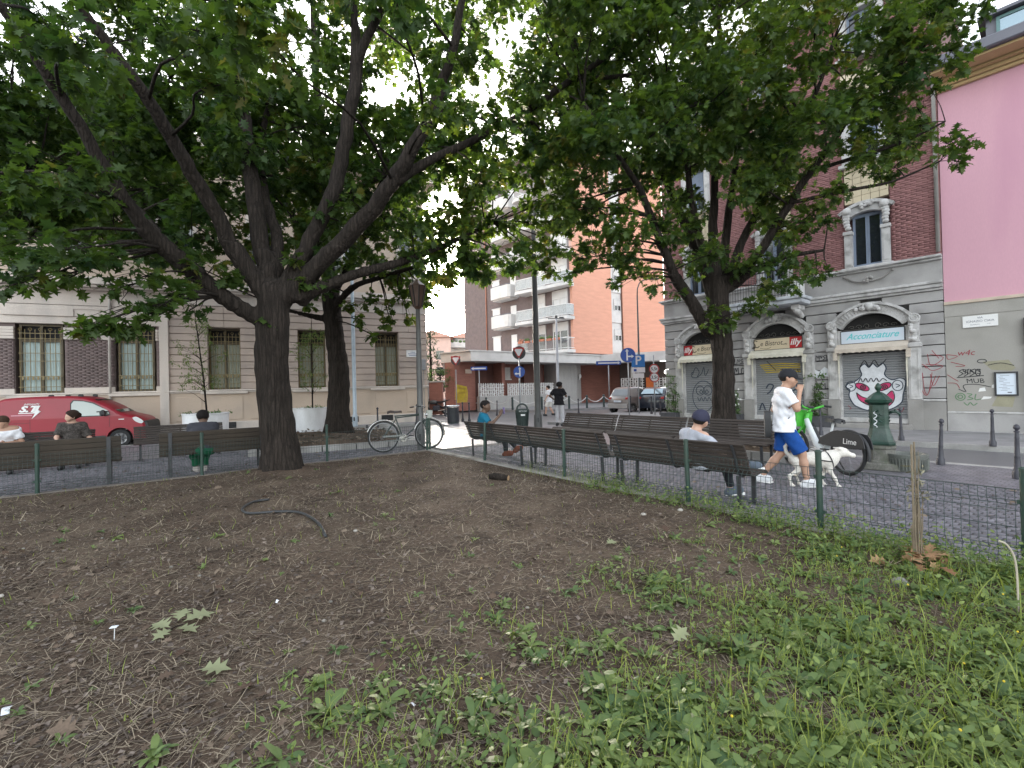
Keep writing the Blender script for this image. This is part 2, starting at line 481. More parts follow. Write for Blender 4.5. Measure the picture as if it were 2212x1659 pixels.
# raised beds of the two other trees
def raised_bed(pts, label):
    c = sum(pts, Vector()) / len(pts)
    mb = MB(); k2 = [c + (p - c) * (1 - .28 / (p - c).length) for p in pts]
    n = len(pts)
    for i in range(n):
        j = (i + 1) % n
        a, b, a2, b2 = pts[i], pts[j], k2[i], k2[j]
        # split each side into stones
        m = max(1, round((b - a).length / .95))
        for s in range(m):
            t0, t1 = s / m + .004, (s + 1) / m - .004
            q = [a.lerp(b, t0), a.lerp(b, t1), a2.lerp(b2, t1), a2.lerp(b2, t0)]
            mb.add([(p.x, p.y, -.01) for p in q] + [(p.x, p.y, .15) for p in q], [[3, 2, 1, 0], [4, 5, 6, 7]] + [[i_, (i_ + 1) % 4, 4 + (i_ + 1) % 4, 4 + i_] for i_ in range(4)])
    tag(mb.build('bed_kerb', m_kerb), kind='structure')
    mb = MB(); G_ = 24
    m2 = MB()
    vs = []; 
    for j in range(G_ + 1):
        for i in range(G_ + 1):
            p = k2[0].lerp(k2[1], i / G_).lerp(k2[3].lerp(k2[2], i / G_), j / G_)
            ed = min(i, j, G_ - i, G_ - j) / G_
            vs.append((p.x, p.y, .1 + .16 * min(1, ed * 4) * (0.7 + .3 * math.sin(p.x * 3 + p.y * 5)) + random.gauss(0, .01)))
    fs = [[j * (G_ + 1) + i, j * (G_ + 1) + i + 1, (j + 1) * (G_ + 1) + i + 1, (j + 1) * (G_ + 1) + i] for j in range(G_) for i in range(G_)]
    m2.add(vs, fs)
    tag(m2.build('soil', m_soil, smooth=True), kind='structure')
F0 = Vector((-6.6, 11.75, 0)); ul = Vector((.91, .415, 0)); vl = Vector((-.415, .91, 0))
raised_bed([F0, F0 + ul * 4.3, F0 + ul * 4.3 + vl * 5.2, F0 + vl * 5.2], 'back')
raised_bed([B1(2.6, 4.15), B1(6.95, 4.15), B1(6.95, 5.75), B1(2.6, 5.75)], 'right')

# ================================================================ shared facade pieces
def brickwork(parent, x0, x1, z0, z1, y, bw, bh, mt, depth=.03, gap=.006, holes=()):
    rows = int((z1 - z0) / bh); q = []
    for r in range(rows):
        z = z0 + r * bh; x = x0 - (bw / 2 if r % 2 else 0)
        while x < x1:
            a, b = max(x, x0), min(x + bw, x1)
            x += bw
            if b - a < .03: continue
            segs = [(a, b)]
            for h in holes:
                if z + bh * .5 < h[2] or z + bh * .5 > h[3]: continue
                nx = []
                for a_, b_ in segs:
                    if b_ <= h[0] or a_ >= h[1]: nx.append((a_, b_)); continue
                    if a_ < h[0]: nx.append((a_, h[0]))
                    if b_ > h[1]: nx.append((h[1], b_))
                segs = nx
            for a_, b_ in segs:
                if b_ - a_ > .02: q.append((a_ + gap / 2, b_ - gap / 2, z + gap / 2, z + bh - gap / 2))
    q = np.array(q); n = len(q); V = np.zeros((n, 8, 3)); yy = y - depth + RNG.normal(0, .0015, n)
    cs = [(0, 2), (1, 2), (1, 3), (0, 3)]
    for k, (a, b) in enumerate(cs):
        V[:, k, 0] = q[:, a]; V[:, k, 2] = q[:, b]; V[:, k, 1] = yy
        V[:, k + 4, 0] = q[:, a]; V[:, k + 4, 2] = q[:, b]; V[:, k + 4, 1] = y
    f = np.array([[0, 1, 2, 3], [1, 0, 4, 5], [2, 1, 5, 6], [3, 2, 6, 7], [0, 3, 7, 4]])
    F = (np.arange(n)[:, None, None] * 8 + f[None]).reshape(-1, 4)
    o = link('bricks', npmesh('bricks', V.reshape(-1, 3), F, mt, np.repeat(RNG.random(n), 8)), parent); o['kind'] = 'stuff'
    return o
def part(name, mb, mats, parent, smooth=False): return mb.build(name, mats, parent, smooth)
m_glassdark = mat('window_glass', (0.02, 0.024, 0.03), .06, .1, 1, 0, spec=.9)
m_iron = mat('dark_iron', (0.022, 0.022, 0.026), .5, .2, 6, .2)
m_brass = mat('yellow_grille', (0.20, 0.148, 0.06), .5, .2, 6, .1)
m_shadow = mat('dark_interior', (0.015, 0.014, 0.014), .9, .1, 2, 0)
m_white = mat('white_paint', (0.72, 0.71, 0.70), .6, .06, 2, .05, 60)

# ================================================================ LEFT BUILDING (beige palazzo)
m_beige = mat('beige_stone', (0.44, 0.355, 0.305), .88, .07, 1.2, .1, 60, .15, 70, dirt=(.30, .25, .23), dirt_amt=.55, dscale=.9)
m_beige2 = mat('beige_plaster', (0.485, 0.385, 0.31), .9, .06, .8, .06, 60, .1, 60, dirt=(.40, .33, .28), dirt_amt=.5)
m_beigelt = mat('pale_trim', (0.56, 0.49, 0.44), .85, .07, 1, .08, 60, .1, 60, dirt=(.36, .33, .31), dirt_amt=.6, dscale=1.5, stretch=(1, 1, .3))
m_bricklb = tint_mat('brown_brick', (.14, .104, .10), (.18, .132, .126))
m_curt = mat('pale_curtain', (0.38, 0.46, 0.45), .8, .1, 3, .1, 30, stretch=(6, 6, .4))
m_curt2 = mat('grey_green_curtain', (0.30, 0.31, 0.25), .8, .12, 3, .1, 30, stretch=(6, 6, .4))
LB = thing('palazzo', 'beige stone palazzo with tall grilled windows behind the red van and planters', 'building', LB_O, LB_RZ)
X0, X1 = -30.0, 2.0
mb = MB(); mb.b3(X0, X1, .5, 12, -.2, 12.2); part('wall', mb, m_beige2, LB)
ZT = 12.2
wins = [(-29.6 + 3.24 * k, -28.4 + 3.24 * k) for k in range(4)] + [(-16.4, -15.15), (-13.4, -12.14), (-10.44, -9.26), (-7.36, -6.15), (-3.9, -2.73), (-.52, .61)]
wz0, wz1 = 1.78, 4.42
# plinth, ledge
mb = MB(); mb.b3(X0, -8.85, .06, .5, -.2, 1.66); mb.b3(-8.85, X1, -.1, .5, -.2, 1.66); part('plinth', mb, m_beige2, LB)
for a, b, y in ((X0, -8.82, .02), (-8.85, X1 + .05, -.16)):
    mb = MB(); mb.b3(a, b, y, .5, 1.66, 1.79, .02); mb.b3(a, b, y - .05, .5, 1.72, 1.785 - .002, .02); part('ledge', mb, m_beigelt, LB)
for a, b in [(x - .25, x2 + .25) for x, x2 in wins]:
    y = -.2 if a > -8.8 else -.04
    mb = MB(); mb.b3(a, b, y - .03, y + .2, 1.60, 1.715, .02); part('sill', mb, m_beigelt, LB)
# plinth panels (shallow raised)
for a, b in [(-8.5, -7.6), (-7.3, -6.1), (-5.8, -4.2), (-3.9, -2.7), (-2.4, -.8), (-.55, .65), (.95, 1.85)]:
    mb = MB(); mb.b3(a, b, -.125, -.05, .5, 1.5, .02); part('panel', mb, m_beige2, LB)
mb = MB(); mb.b3(-8.85, X1, -.17, .3, -.2, .42, .03); part('base_course', mb, m_beigelt, LB)
mb = MB(); mb.b3(X0, -8.87, -.02, .3, -.2, .42, .03); part('base_course', mb, m_beigelt, LB)
for x in (-6.9, -1.9, -.3):
    mb = MB(); mb.b3(x, x + .55, -.178, -.1, .14, .40)
    g = part('vent_opening', mb, m_shadow, LB)
    mb = MB()
    for k in range(3): mb.b3(x, x + .55, -.19, -.15, .19 + k * .07, .22 + k * .07)
    part('vent_bar', mb, m_iron, g)
mb = MB(); mb.b3(-9.0, -8.7, -.2, .4, -.2, 5.7, .02); part('pilaster', mb, m_beigelt, LB)
# left bays: brick between stone trims
m_bj = mat('brick_joint', (.14, .108, .104), .95, .1, 3)
lw = [w_ for w_ in wins if w_[1] < -8.9]
edges = [X0] + [k for w_ in lw for k in (w_[0] - .08, w_[1] + .08)] + [-9.0]
for i in range(0, len(edges), 2):
    a, b = edges[i], edges[i + 1]
    if b - a < .15: continue
    mb = MB(); mb.b3(a, b, .2, .5, 1.79, 5.0); part('wall_pier', mb, m_bj, LB)
    mb = MB(); mb.b3(a, b, .1, .2, 1.79, 1.98, .01); part('stone_trim', mb, m_beigelt, LB)
    if a > -20: brickwork(LB, a + .02, b - .02, 1.985, 3.83, .2, .25, .065, m_bricklb, depth=.05)
    for k in range(4):
        mb = MB(); mb.b3(a, min(a + .42, (a + b) / 2 - .01), .085, .2, 3.84 + k * .115, 3.945 + k * .115, .006); part('stone_block', mb, m_beigelt, LB)
        mb = MB(); mb.b3(max(b - .42, (a + b) / 2 + .01), b, .085, .2, 3.84 + k * .115, 3.945 + k * .115, .006); part('stone_block', mb, m_beigelt, LB)
    if b - a > 1: brickwork(LB, a + .44, b - .44, 3.84, 4.3, .2, .25, .065, m_bricklb, depth=.05)
mb = MB(); mb.b3(X0, -8.95, .1, .5, 4.43, 4.72, .01); part('lintel', mb, m_beigelt, LB)
mb = MB(); mb.b3(X0, -8.95, .085, .5, 4.735, 5.0, .01); part('lintel', mb, m_beigelt, LB)
for (a, b) in lw:
    mb = MB(); mb.b3(a - .4, b + .4, .04, .2, 4.72, 5.02, .01); part('lintel_step', mb, m_beigelt, LB)
for z, y in ((5.0, .06), (5.16, .05)):
    mb = MB(); mb.b3(X0, -8.95, y, .5, z, z + .145, .01); part('string_course', mb, m_beigelt, LB)
mb = MB(); mb.b3(X0, -8.95, .1, .5, 5.31, 5.75); part('frieze', mb, m_beigelt, LB)
# right bays: rustication courses as separate blocks
rw_ = [w_ for w_ in wins if w_[0] > -8.9]
edges = [-8.72] + [k for w_ in rw_ for k in w_] + [X1]
h = (wz1 - 1.79) / 9
for i in range(0, len(edges), 2):
    a, b = edges[i], edges[i + 1]
    mb = MB(); mb.b3(a, b, -.02, .5, 1.79, 4.42); part('wall_pier', mb, m_beige, LB)
    for k in range(9):
        mb = MB(); mb.b3(a - .0, b + .0, -.1, -.015, 1.79 + k * h + .014, 1.79 + (k + 1) * h - .014, .012); part('stone_block', mb, m_beige, LB)
mb = MB(); mb.b3(-8.72, X1, -.02, .5, 4.42, 5.75); part('wall_band', mb, m_beige, LB)
cut = [-8.72, -7.9, -6.75, -5.6, -4.4, -3.3, -2.2, -1.0, .05, 1.1, X1]
for k in range(3):
    z0, z1 = 4.42 + k * .3, 4.72 + k * .3
    for i in range(len(cut) - 1):
        if k == 0 and i % 2 == 1 and False: continue
        mb = MB(); mb.b3(cut[i] + .006, cut[i + 1] - .006, -.1, -.015, z0 + .014, z1 - .014, .012); part('stone_block', mb, m_beige, LB)
mb = MB(); mb.b3(-8.72, X1, -.12, .3, 5.33, 5.75, .01); part('frieze', mb, m_beigelt, LB)
for z0, z1, y in ((5.75, 5.83, -.16), (5.83, 5.93, -.34), (5.93, 5.99, -.42)):
    mb = MB(); mb.b3(X0, X1 + (-.1 - y), y, .5, z0, z1, .015); part('cornice', mb, m_beigelt, LB)
mb = MB(); mb.b3(X0, X1 + .2, -.25, .5, 5.99, 6.25); part('blocking_course', mb, m_beigelt, LB)
# upper floor (mostly behind foliage)
mb = MB(); mb.b3(X0, X1, .1, .5, 6.25, ZT - .4); part('upper_wall', mb, m_beige2, LB)
mb = MB(); mb.b3(X0, X1 + .6, -.6, 12, ZT - .4, ZT + .05, .03); part('roof_cornice', mb, m_beigelt, LB)
mb = MB(); mb.add([LBp for LBp in [(X0, -.7, ZT + .05), (X1 + .7, -.7, ZT + .05), (X1 + .7, 12.5, ZT + .05), (X0, 12.5, ZT + .05), (X0 + 3, 5, ZT + 2.2), (X1 - 4, 5, ZT + 2.2)]],
                  [[0, 1, 5, 4], [1, 2, 5], [2, 3, 4, 5], [3, 0, 4], [3, 2, 1, 0]])
part('roof', mb, mat('roof_tile', (.28, .13, .09), .9, .2, 4, .2, 50, .4, 30), LB)
def window_lb(a, b, cm, y0):
    z0, z1 = wz0 + .01, wz1 - .01
    mb = MB(); mb.b3(a, b, .42, .5, z0, z1); mb_ = mb
    wn = part('window', mb, m_shadow, LB)
    mb = MB(); t = .07; m_fr = mat('window_frame_brown', (.10, .076, .042), .6, .15, 4)
    for xa, xb in ((a, a + t), (b - t, b), ((a + b) / 2 - .045, (a + b) / 2 + .045)): mb.b3(xa, xb, .3, .4, z0, z1)
    for za, zb in ((z0, z0 + .09), (3.74, 3.84), (z1 - .07, z1)): mb.b3(a + t, b - t, .31, .39, za, zb)
    part('frame', mb, m_fr, wn)
    mb = MB()
    for k in range(24):
        xa = a + t + (b - a - 2 * t) * k / 24; xb = a + t + (b - a - 2 * t) * (k + 1) / 24
        mb.add([(xa, .375 + .012 * (k % 2), z0 + .05), (xb, .375 + .012 * ((k + 1) % 2), z0 + .05), (xb, .375 + .012 * ((k + 1) % 2), 3.76), (xa, .375 + .012 * (k % 2), 3.76)], [[0, 1, 2, 3]])
    part('curtain', mb, cm, wn, True)
    mb = MB(); gy = .2; n = 8
    for k in range(n + 1):
        x = a + .05 + (b - a - .1) * k / n
        mb.tube([(x, gy, z0), (x, gy, z1 - .2)], .011, 5)
        if k % 2 == 0: mb.torus((x, gy, z1 - .2), (0, 1, 0), .05, .009, 10, 4)
    for z in (2.02, 2.42, 3.0, 3.3, 3.85, 4.05): mb.b3(a, b, gy - .01, gy + .01, z, z + .022)
    for k in range(n):
        x = a + .05 + (b - a - .1) * (k + .5) / n
        mb.b3(x - .03, x + .03, gy - .008, gy + .008, 2.30, 2.42)
    part('grille', mb, m_brass, wn)
for i, (a, b) in enumerate(wins):
    window_lb(a, b, m_curt if a < -8 else m_curt2, 0)
for x in np.arange(-28.4, 1, 3.24):
    mb = MB(); mb.b3(x, x + 1.15, .02, .12, 7.2, 9.9); wn = part('window', mb, m_glassdark, LB)
    mb = MB()
    for xa, xb, za, zb in ((x - .15, x, 7.05, 10.05), (x + 1.15, x + 1.3, 7.05, 10.05), (x, x + 1.15, 7.05, 7.2), (x, x + 1.15, 9.9, 10.05), (x + .54, x + .61, 7.2, 9.9)): mb.b3(xa, xb, -.04, .1, za, zb)
    part('frame', mb, m_beigelt, wn)
# drain pipe, plaque, side wall junction boxes
mb = MB(); mb.tube([(-10.64, -.02, .0), (-10.64, -.02, 4.9), (-10.6, .0, 5.6)], .045, 8); part('drain_pipe', mb, mat('pipe_paint', (.42, .38, .35), .6), LB, True)
SGN = thing('street_plaque', 'white marble street name plaque high on the beige palazzo corner', 'sign', LBw(1.28, -.118, 3.37), LB_RZ)
mb = MB(); mb.b3(-.31, .31, -.02, .015, -.17, .17, .005); part('slab', mb, m_white, SGN)
m_blueink = mat('blue_ink', (.1, .14, .28), .7, .05, 3, 0)
for z, wd in ((.07, .2), (-.01, .46), (-.09, .34)):
    mb = MB(); x = -wd / 2
    while x < wd / 2: 
        l = random.uniform(.02, .045); mb.b3(x, x + l, -.023, -.019, z - .018, z + .018); x += l + .012
    part('letters', mb, m_blueink, SGN)
# iron bits at corner
mb = MB(); mb.b3(1.72, 1.9, -.2, -.1, 2.55, 3.1, .02); mb.tube([(1.81, -.13, 2.55), (1.81, -.13, .3)], .015, 6); part('meter_box', mb, mat('grey_box', (.25, .25, .26), .6), LB)
# ================================================================ RIGHT BUILDING (grey rusticated shops below red brick)
m_grey = mat('grey_stone', (0.36, 0.345, 0.34), .88, .08, 1.4, .12, 60, .2, 70, dirt=(.2, .19, .185), dirt_amt=.55, dscale=1.6)
m_greylt = mat('pale_carving', (0.50, 0.485, 0.48), .85, .1, 2, .12, 60, .2, 60, dirt=(.22, .21, .20), dirt_amt=.7, dscale=3.5)
m_greyd = mat('grey_plaster', (0.29, 0.275, 0.262), .9, .1, 1, .1, 60, .15, 60, dirt=(.17, .16, .15), dirt_amt=.6, dscale=1.2)
m_redbrick = tint_mat('red_brick', (.225, .102, .10), (.27, .128, .124))
m_rbj = mat('red_brick_joint', (.16, .085, .082), .95, .1, 3)
m_cream = mat('cream_tile', (0.52, 0.44, 0.31), .6, .08, 2, .06)
m_wood = mat('blue_grey_frame', (0.20, 0.24, 0.32), .5, .1, 3)
m_shut = mat('shutter_metal', (0.27, 0.275, 0.285), .55, .12, 1.5, .12, 50, metal=.3, dirt=(.14, .14, .145), dirt_amt=.5)
RB = thing('shop_building', 'grey stone corner building with three shuttered arched shops under red brick storeys', 'building', RB_O, RB_RZ)
mb = MB(); mb.b3(-3.25, 5.69, .22, 12, -.2, 14.6); part('wall', mb, m_rbj, RB)
# side street face + back
mb = MB(); mb.b3(-3.29, -3.25, .22, 12, -.2, 5.0); part('side_wall', mb, m_grey, RB)
DO = [(-2.42, -.82, -1.62), (.40, 2.02, 1.20), (3.14, 4.80, 3.97)]
zc, Rr = 2.694, 1.256
def half(z, ex=0.0):
    d = (Rr + ex) ** 2 - (z - zc) ** 2
    return math.sqrt(d) if d > 0 else 0
zs = [.92, 1.24, 1.56, 1.875, 2.19, 2.505, 2.82, 3.14, 3.45, 3.78, 4.10]
def spans(z0, z1):
    hw = 1.13 if z0 < 3.2 else max(0, half(z0 + (.12 if z0 > 3.7 else 0)) - .06)
    cutx = []
    for a, b, c in DO:
        if hw > .05: cutx.append((c - hw, c + hw))
    x = -3.3; out = []
    for a, b in cutx:
        out.append((x, a)); x = b
    out.append((x, 5.685))
    return out
for k in range(len(zs) - 1):
    for a, b in spans(zs[k], zs[k + 1]):
        if b - a < .05: continue
        mb = MB(); mb.b3(a, b, -.0, .215, zs[k] + .013, zs[k + 1] - .013, .012); part('stone_block', mb, m_grey, RB)
for a, b in spans(.5, .9):
    mb = MB(); mb.b3(a - (.0 if a < -3 else .02), b + (0 if b > 5.6 else .02), -.05, .215, -.2, .84, .01); part('plinth', mb, m_greyd, RB)
    mb = MB(); mb.b3(a, b, -.065, .215, .845, .915, .02); part('plinth_cap', mb, m_greylt, RB)
mb = MB(); mb.b3(-3.25, 5.69, .15, .222, .9, 4.1); part('joint_backing', mb, mat('dark_joint', (.09, .085, .085), .95), RB)
# carve the door openings visually: dark recess boxes in front of the backing
def volute(mb, x, y, z, r, s=1):
    mb.lathe([(0.001, -.03), (r, -.03), (r, .02), (r * .82, .045), (.001, .045)], n=18, c=(0, 0, 0), cap=False)
    # turn the last lathe (axis z) to face -y
    n = 18 * 5
    for i in range(len(mb.v) - n, len(mb.v)):
        a, b, c = mb.v[i]; mb.v[i] = (x + a, y - c, z + b)
    pts = []
    for i in range(26):
        t = i / 25; an = s * t * 4.2 * math.pi; rr = r * (.92 - .78 * t)
        pts.append((x + rr * math.cos(an), y - .05, z + rr * math.sin(an)))
    mb.tube(pts, [.022 * (1 - .5 * i / 25) for i in range(26)], 5)
def blob(mb, c, r, sq=(1, 1, 1)):
    n = 8; vs = []; rows = 5
    vs.append((c[0], c[1], c[2] - r * sq[2]))
    for i in range(1, rows):
        ph = -math.pi / 2 + math.pi * i / rows
        for k in range(n):
            a = 2 * math.pi * k / n
            vs.append((c[0] + r * sq[0] * math.cos(ph) * math.cos(a), c[1] + r * sq[1] * math.cos(ph) * math.sin(a), c[2] + r * sq[2] * math.sin(ph)))
    vs.append((c[0], c[1], c[2] + r * sq[2]))
    fs = [[0, 1 + (k + 1) % n, 1 + k] for k in range(n)]
    for i in range(rows - 2):
        for k in range(n): fs.append([1 + i * n + k, 1 + i * n + (k + 1) % n, 1 + (i + 1) * n + (k + 1) % n, 1 + (i + 1) * n + k])
    L = len(vs) - 1; o = 1 + (rows - 2) * n
    fs += [[L, o + k, o + (k + 1) % n] for k in range(n)]
    mb.add(vs, fs)
def arc_band(mb, c, R0, R1, y0, y1, a0, a1, n=18, zc_=zc):
    vs = []
    for i in range(n + 1):
        a = a0 + (a1 - a0) * i / n
        for R in (R0, R1):
            for y in (y0, y1):
                vs.append((c + R * math.cos(a), y, zc_ + R * math.sin(a)))
    fs = []
    for i in range(n):
        o = i * 4; p = o + 4
        fs += [[o, p, p + 2, o + 2], [o + 1, o + 3, p + 3, p + 1], [o, o + 1, p + 1, p], [o + 2, p + 2, p + 3, o + 3]]
    fs += [[0, 2, 3, 1], [n * 4, n * 4 + 1, n * 4 + 3, n * 4 + 2]]
    mb.add(vs, fs)
def slat_mesh():
    mb = MB(); w_ = .8; pf = [(0, 0), (-.016, .012), (-.022, .04), (-.016, .068), (0, .078)]
    vs = [(-w_, y, z) for y, z in pf] + [(w_, y, z) for y, z in pf]; n = len(pf)
    mb.add(vs, [[i, i + 1, n + i + 1, n + i] for i in range(n - 1)])
    me = mb.mesh('slat', m_shut); me.shade_smooth(); return me
SLAT = slat_mesh()
m_blind = mat('cream_awning', (0.62, 0.59, 0.50), .85, .08, 3, .1, 40, dirt=(.4, .36, .24), dirt_amt=.4, dscale=4)
m_blind2 = mat('beige_awning', (0.52, 0.45, 0.38), .85, .08, 3, .1, 40)
SHUT = []
for di, (a, b, c) in enumerate(DO):
    yo = -.0
    # recess
    mb = MB(); mb.b3(a - .06, b + .06, .205, .219, .28, 3.55); rec = part('doorway', mb, m_shadow, RB)
    # inner jambs
    for x0, x1 in ((a - .08, a), (b, b + .08)):
        mb = MB(); mb.b3(x0, x1, -.02, .21, .30, 3.16); part('jamb', mb, m_greylt, RB)
    # shutter
    mb = MB(); mb.b3(a, b, .05, .09, .32, .42); sh = part('shutter', mb, m_shut, RB); SHUT.append(sh)
    sc = (b - a) / 1.6
    for k in range(25): link('slat', SLAT, sh, (c if di else (a + b) / 2, .1, .42 + k * .0785), None, (sc, 1, 1))
    for s in sh.children: s.location.x = (a + b) / 2
    # steps
    mb = MB(); mb.b3(a - .06, b + .06, -.06, .2, .16, .315, .015); part('step', mb, m_greylt, RB)
    mb = MB(); mb.b3(a - .12, b + .14, -.3, .2, -.2, .15, .015); part('step', mb, m_greyd, RB)
    # pilasters with sunk panel
    for sx, x0, x1 in ((-1, a - .36, a - .07), (1, b + .07, b + .36)):
        xm = (x0 + x1) / 2
        mb = MB(); mb.b3(x0 - .03, x1 + .03, -.13, .2, -.2, .9, .012); part('pilaster_base', mb, m_greyd, RB)
        mb = MB(); mb.b3(x0, x1, -.1, .2, .905, 2.47, .01)
        mb.b3(x0 + .04, x0 + .07, -.115, -.09, 1.0, 2.4); mb.b3(x1 - .07, x1 - .04, -.115, -.09, 1.0, 2.4); mb.b3(x0 + .04, x1 - .04, -.114, -.09, 2.37, 2.4); mb.b3(x0 + .04, x1 - .04, -.114, -.09, 1.0, 1.03)
        part('pilaster', mb, m_greylt, RB)
        mb = MB(); mb.b3(x0 - .03, x1 + .03, -.15, .2, 2.475, 2.62, .02); mb.b3(x0 + .02, x1 - .02, -.12, .2, 2.625, 3.2, .02)
        for k in range(7):
            blob(mb, (xm + random.uniform(-.06, .06), -.14, 2.72 + k * .07), random.uniform(.05, .085), (1, .8, 1))
        blob(mb, (xm, -.17, 2.72), .09, (1, .9, .8)); blob(mb, (xm, -.18, 2.95), .08, (1, .9, .9))
        part('carved_capital', mb, m_greylt, RB, 40)
        mb = MB(); volute(mb, xm - sx * -.02, -.13, 3.34, .15, sx); mb.b3(xm - .13, xm + .13, -.1, .2, 3.15, 3.35, .02); part('volute', mb, m_greylt, RB, 40)
    # arch
    th = math.acos(min(1, 1.06 / Rr)); 
    mb = MB(); arc_band(mb, c, Rr - .28, Rr - .02, -.1, .2, math.pi - th, th); arc_band(mb, c, Rr - .05, Rr + .03, -.19, .1, math.pi - th, th); arc_band(mb, c, Rr - .32, Rr - .26, -.14, .1, math.pi - th * 1.0, th)
    nf = 22
    for k in range(nf):
        an = th + .12 + (math.pi - 2 * th - .24) * k / (nf - 1)
        if abs(an - math.pi / 2) < .2: continue
        mb.tube([(c + (Rr - .24) * math.cos(an), -.1, zc + (Rr - .24) * math.sin(an)), (c + (Rr - .07) * math.cos(an), -.1, zc + (Rr - .07) * math.sin(an))], .018, 5)
    part('arch', mb, m_greylt, RB)
    mb = MB()
    for k in range(16): blob(mb, (c + random.gauss(0, .12), -.15 + random.uniform(-.04, .03), 3.82 + random.gauss(0, .085)), random.uniform(.035, .075))
    blob(mb, (c, -.2, 3.84), .11, (1, .8, 1.1)); blob(mb, (c - .17, -.17, 3.8), .08); blob(mb, (c + .17, -.17, 3.8), .08)
    for s in (-1, 1): mb.tube([(c + s * .1, -.16, 3.92), (c + s * .28, -.17, 3.93), (c + s * .36, -.16, 3.84)], [.05, .04, .02], 6)
    part('keystone', mb, m_greylt, RB, 40)
    # fanlight with scrolls
    mb = MB(); n = 14; pts = [(c + (Rr - .3) * math.cos(math.pi - th - (math.pi - 2 * th) * k / n), zc + (Rr - .3) * math.sin(math.pi - th - (math.pi - 2 * th) * k / n)) for k in range(n + 1)]
    pts = [(max(a, min(b, x)), z) for x, z in pts] + [(b, 3.1), (a, 3.1)]
    mb.prism(pts, lambda x, z: (x, .12, z), lambda x, z: (x, .19, z)); fl = part('fanlight', mb, m_shadow, RB)
    mb = MB()
    for s in (-1, 1):
        for k in range(3):
            x0 = c + s * (.14 + k * .2)
            mb.tube([(x0 + .09 * math.cos(t * .62) * (1 - t * .07) * s, .1, 3.24 + (.10 - k * .02) * math.sin(t * .62) * (1 - t * .07)) for t in range(11)], .008, 4)
    mb.tube([(a, .1, 3.16), (b, .1, 3.16)], .012, 5)
    part('scroll_grille', mb, mat('bronze_scroll', (.13, .12, .11), .5), fl)
    # sign box
    mb = MB(); mb.b3(a - .02, b + .02, -.02, .14, 2.69, 3.135, .008); sg = part('shop_sign', mb, m_iron, RB)
    m_face = mat('cream_sign', (.62, .52, .37), .5, .04, 2, 0) if di < 2 else mat('pale_blue_sign', (.58, .64, .72), .5, .04, 2, 0)
    mb = MB(); mb.b3(a + .02, b - .02, -.03, -.015, 2.72, 3.11); part('sign_face', mb, m_face, sg)
    m_red = mat('sign_red', (.42, .015, .02), .5, .05, 2, 0); m_ink = mat('sign_ink', (.06, .045, .035), .6, .05, 2, 0)
    if di < 2:
        xr0, xr1 = (a + .02, a + .38) if di == 0 else (b - .41, b - .02)
        mb = MB(); mb.b3(xr0, xr1, -.036, -.02, 2.72, 3.11); part('sign_panel', mb, m_red, sg)
        text('lettering', 'illy', .3, m_white, sg, ((xr0 + xr1) / 2 - .015, -.038, 2.925), shear=.25, sx=1.0, offset=.006)
        cx = (xr1 + b) / 2 - .08 if di == 0 else (a + xr0) / 2 - .06
        ts = text('lettering', 'e Bistrot', .25, m_ink, sg, (cx + .05, -.032, 2.94), shear=.2, sx=.86)
        text('lettering', 'caffè', .09, m_ink, sg, (cx + .5, -.032, 2.88), shear=.2)
        mb = MB(); f = lambda x, z: (cx + x, -.034, 2.92 + z)
        stroke(mb, [(-.42, .12), (-.5, .16), (-.55, .1), (-.5, -.02), (-.53, -.13), (-.6, -.11), (-.52, -.07), (-.42, -.1), (-.35, -.05)], .032, f)
        stroke(mb, [(-.33, -.14), (-.1, -.17), (.05, -.12)], .014, f)
        part('flourish', mb, m_ink, sg)
    else:
        mcy = mat('sign_cyan', (.12, .52, .55), .5, .05, 2, 0)
        text('lettering', 'Acconciature', .285, mcy, sg, (c, -.032, 2.93), shear=.45, sx=.87, offset=.004)
    # awning valance (scalloped)
    mb = MB(); n = 44; vs = []; fr = -.34
    for i in range(n + 1):
        x = a - .1 + (b - a + .2) * i / n; s = .025 * abs(math.sin(i / n * math.pi * 11))
        w2 = .012 * math.sin(i / n * math.pi * 7)
        vs += [(x, -.05, 2.70), (x, fr + .1 + w2, 2.60), (x, fr + w2, 2.53), (x, fr + w2 * 1.5, 2.395 + s)]
    fs = []
    for i in range(n):
        for k in range(3): fs.append([i * 4 + k, i * 4 + 4 + k, i * 4 + 5 + k, i * 4 + 1 + k])
    mb.add(vs, fs); mb.b3(a - .1, b + .1, -.1, -.03, 2.63, 2.69)
    for x in (a - .1, b + .1):
        mb.b3(x - .035, x + .035, fr + .02, -.1, 2.36, 2.44)
        mb.b3(x - .05, x + .05, fr + .03, fr + .13, 2.18, 2.45, .01)
    part('awning', mb, m_blind if di < 2 else m_blind2, RB, 30)
    for x in (a - .04, b + .04):
        mb = MB(); mb.tube([(x, -.14, 2.4), (x, -.14, 1.3)], .012, 5); mb.b3(x - .02, x + .02, -.16, -.11, 1.75, 2.35); part('awning_arm', mb, m_blind, RB)
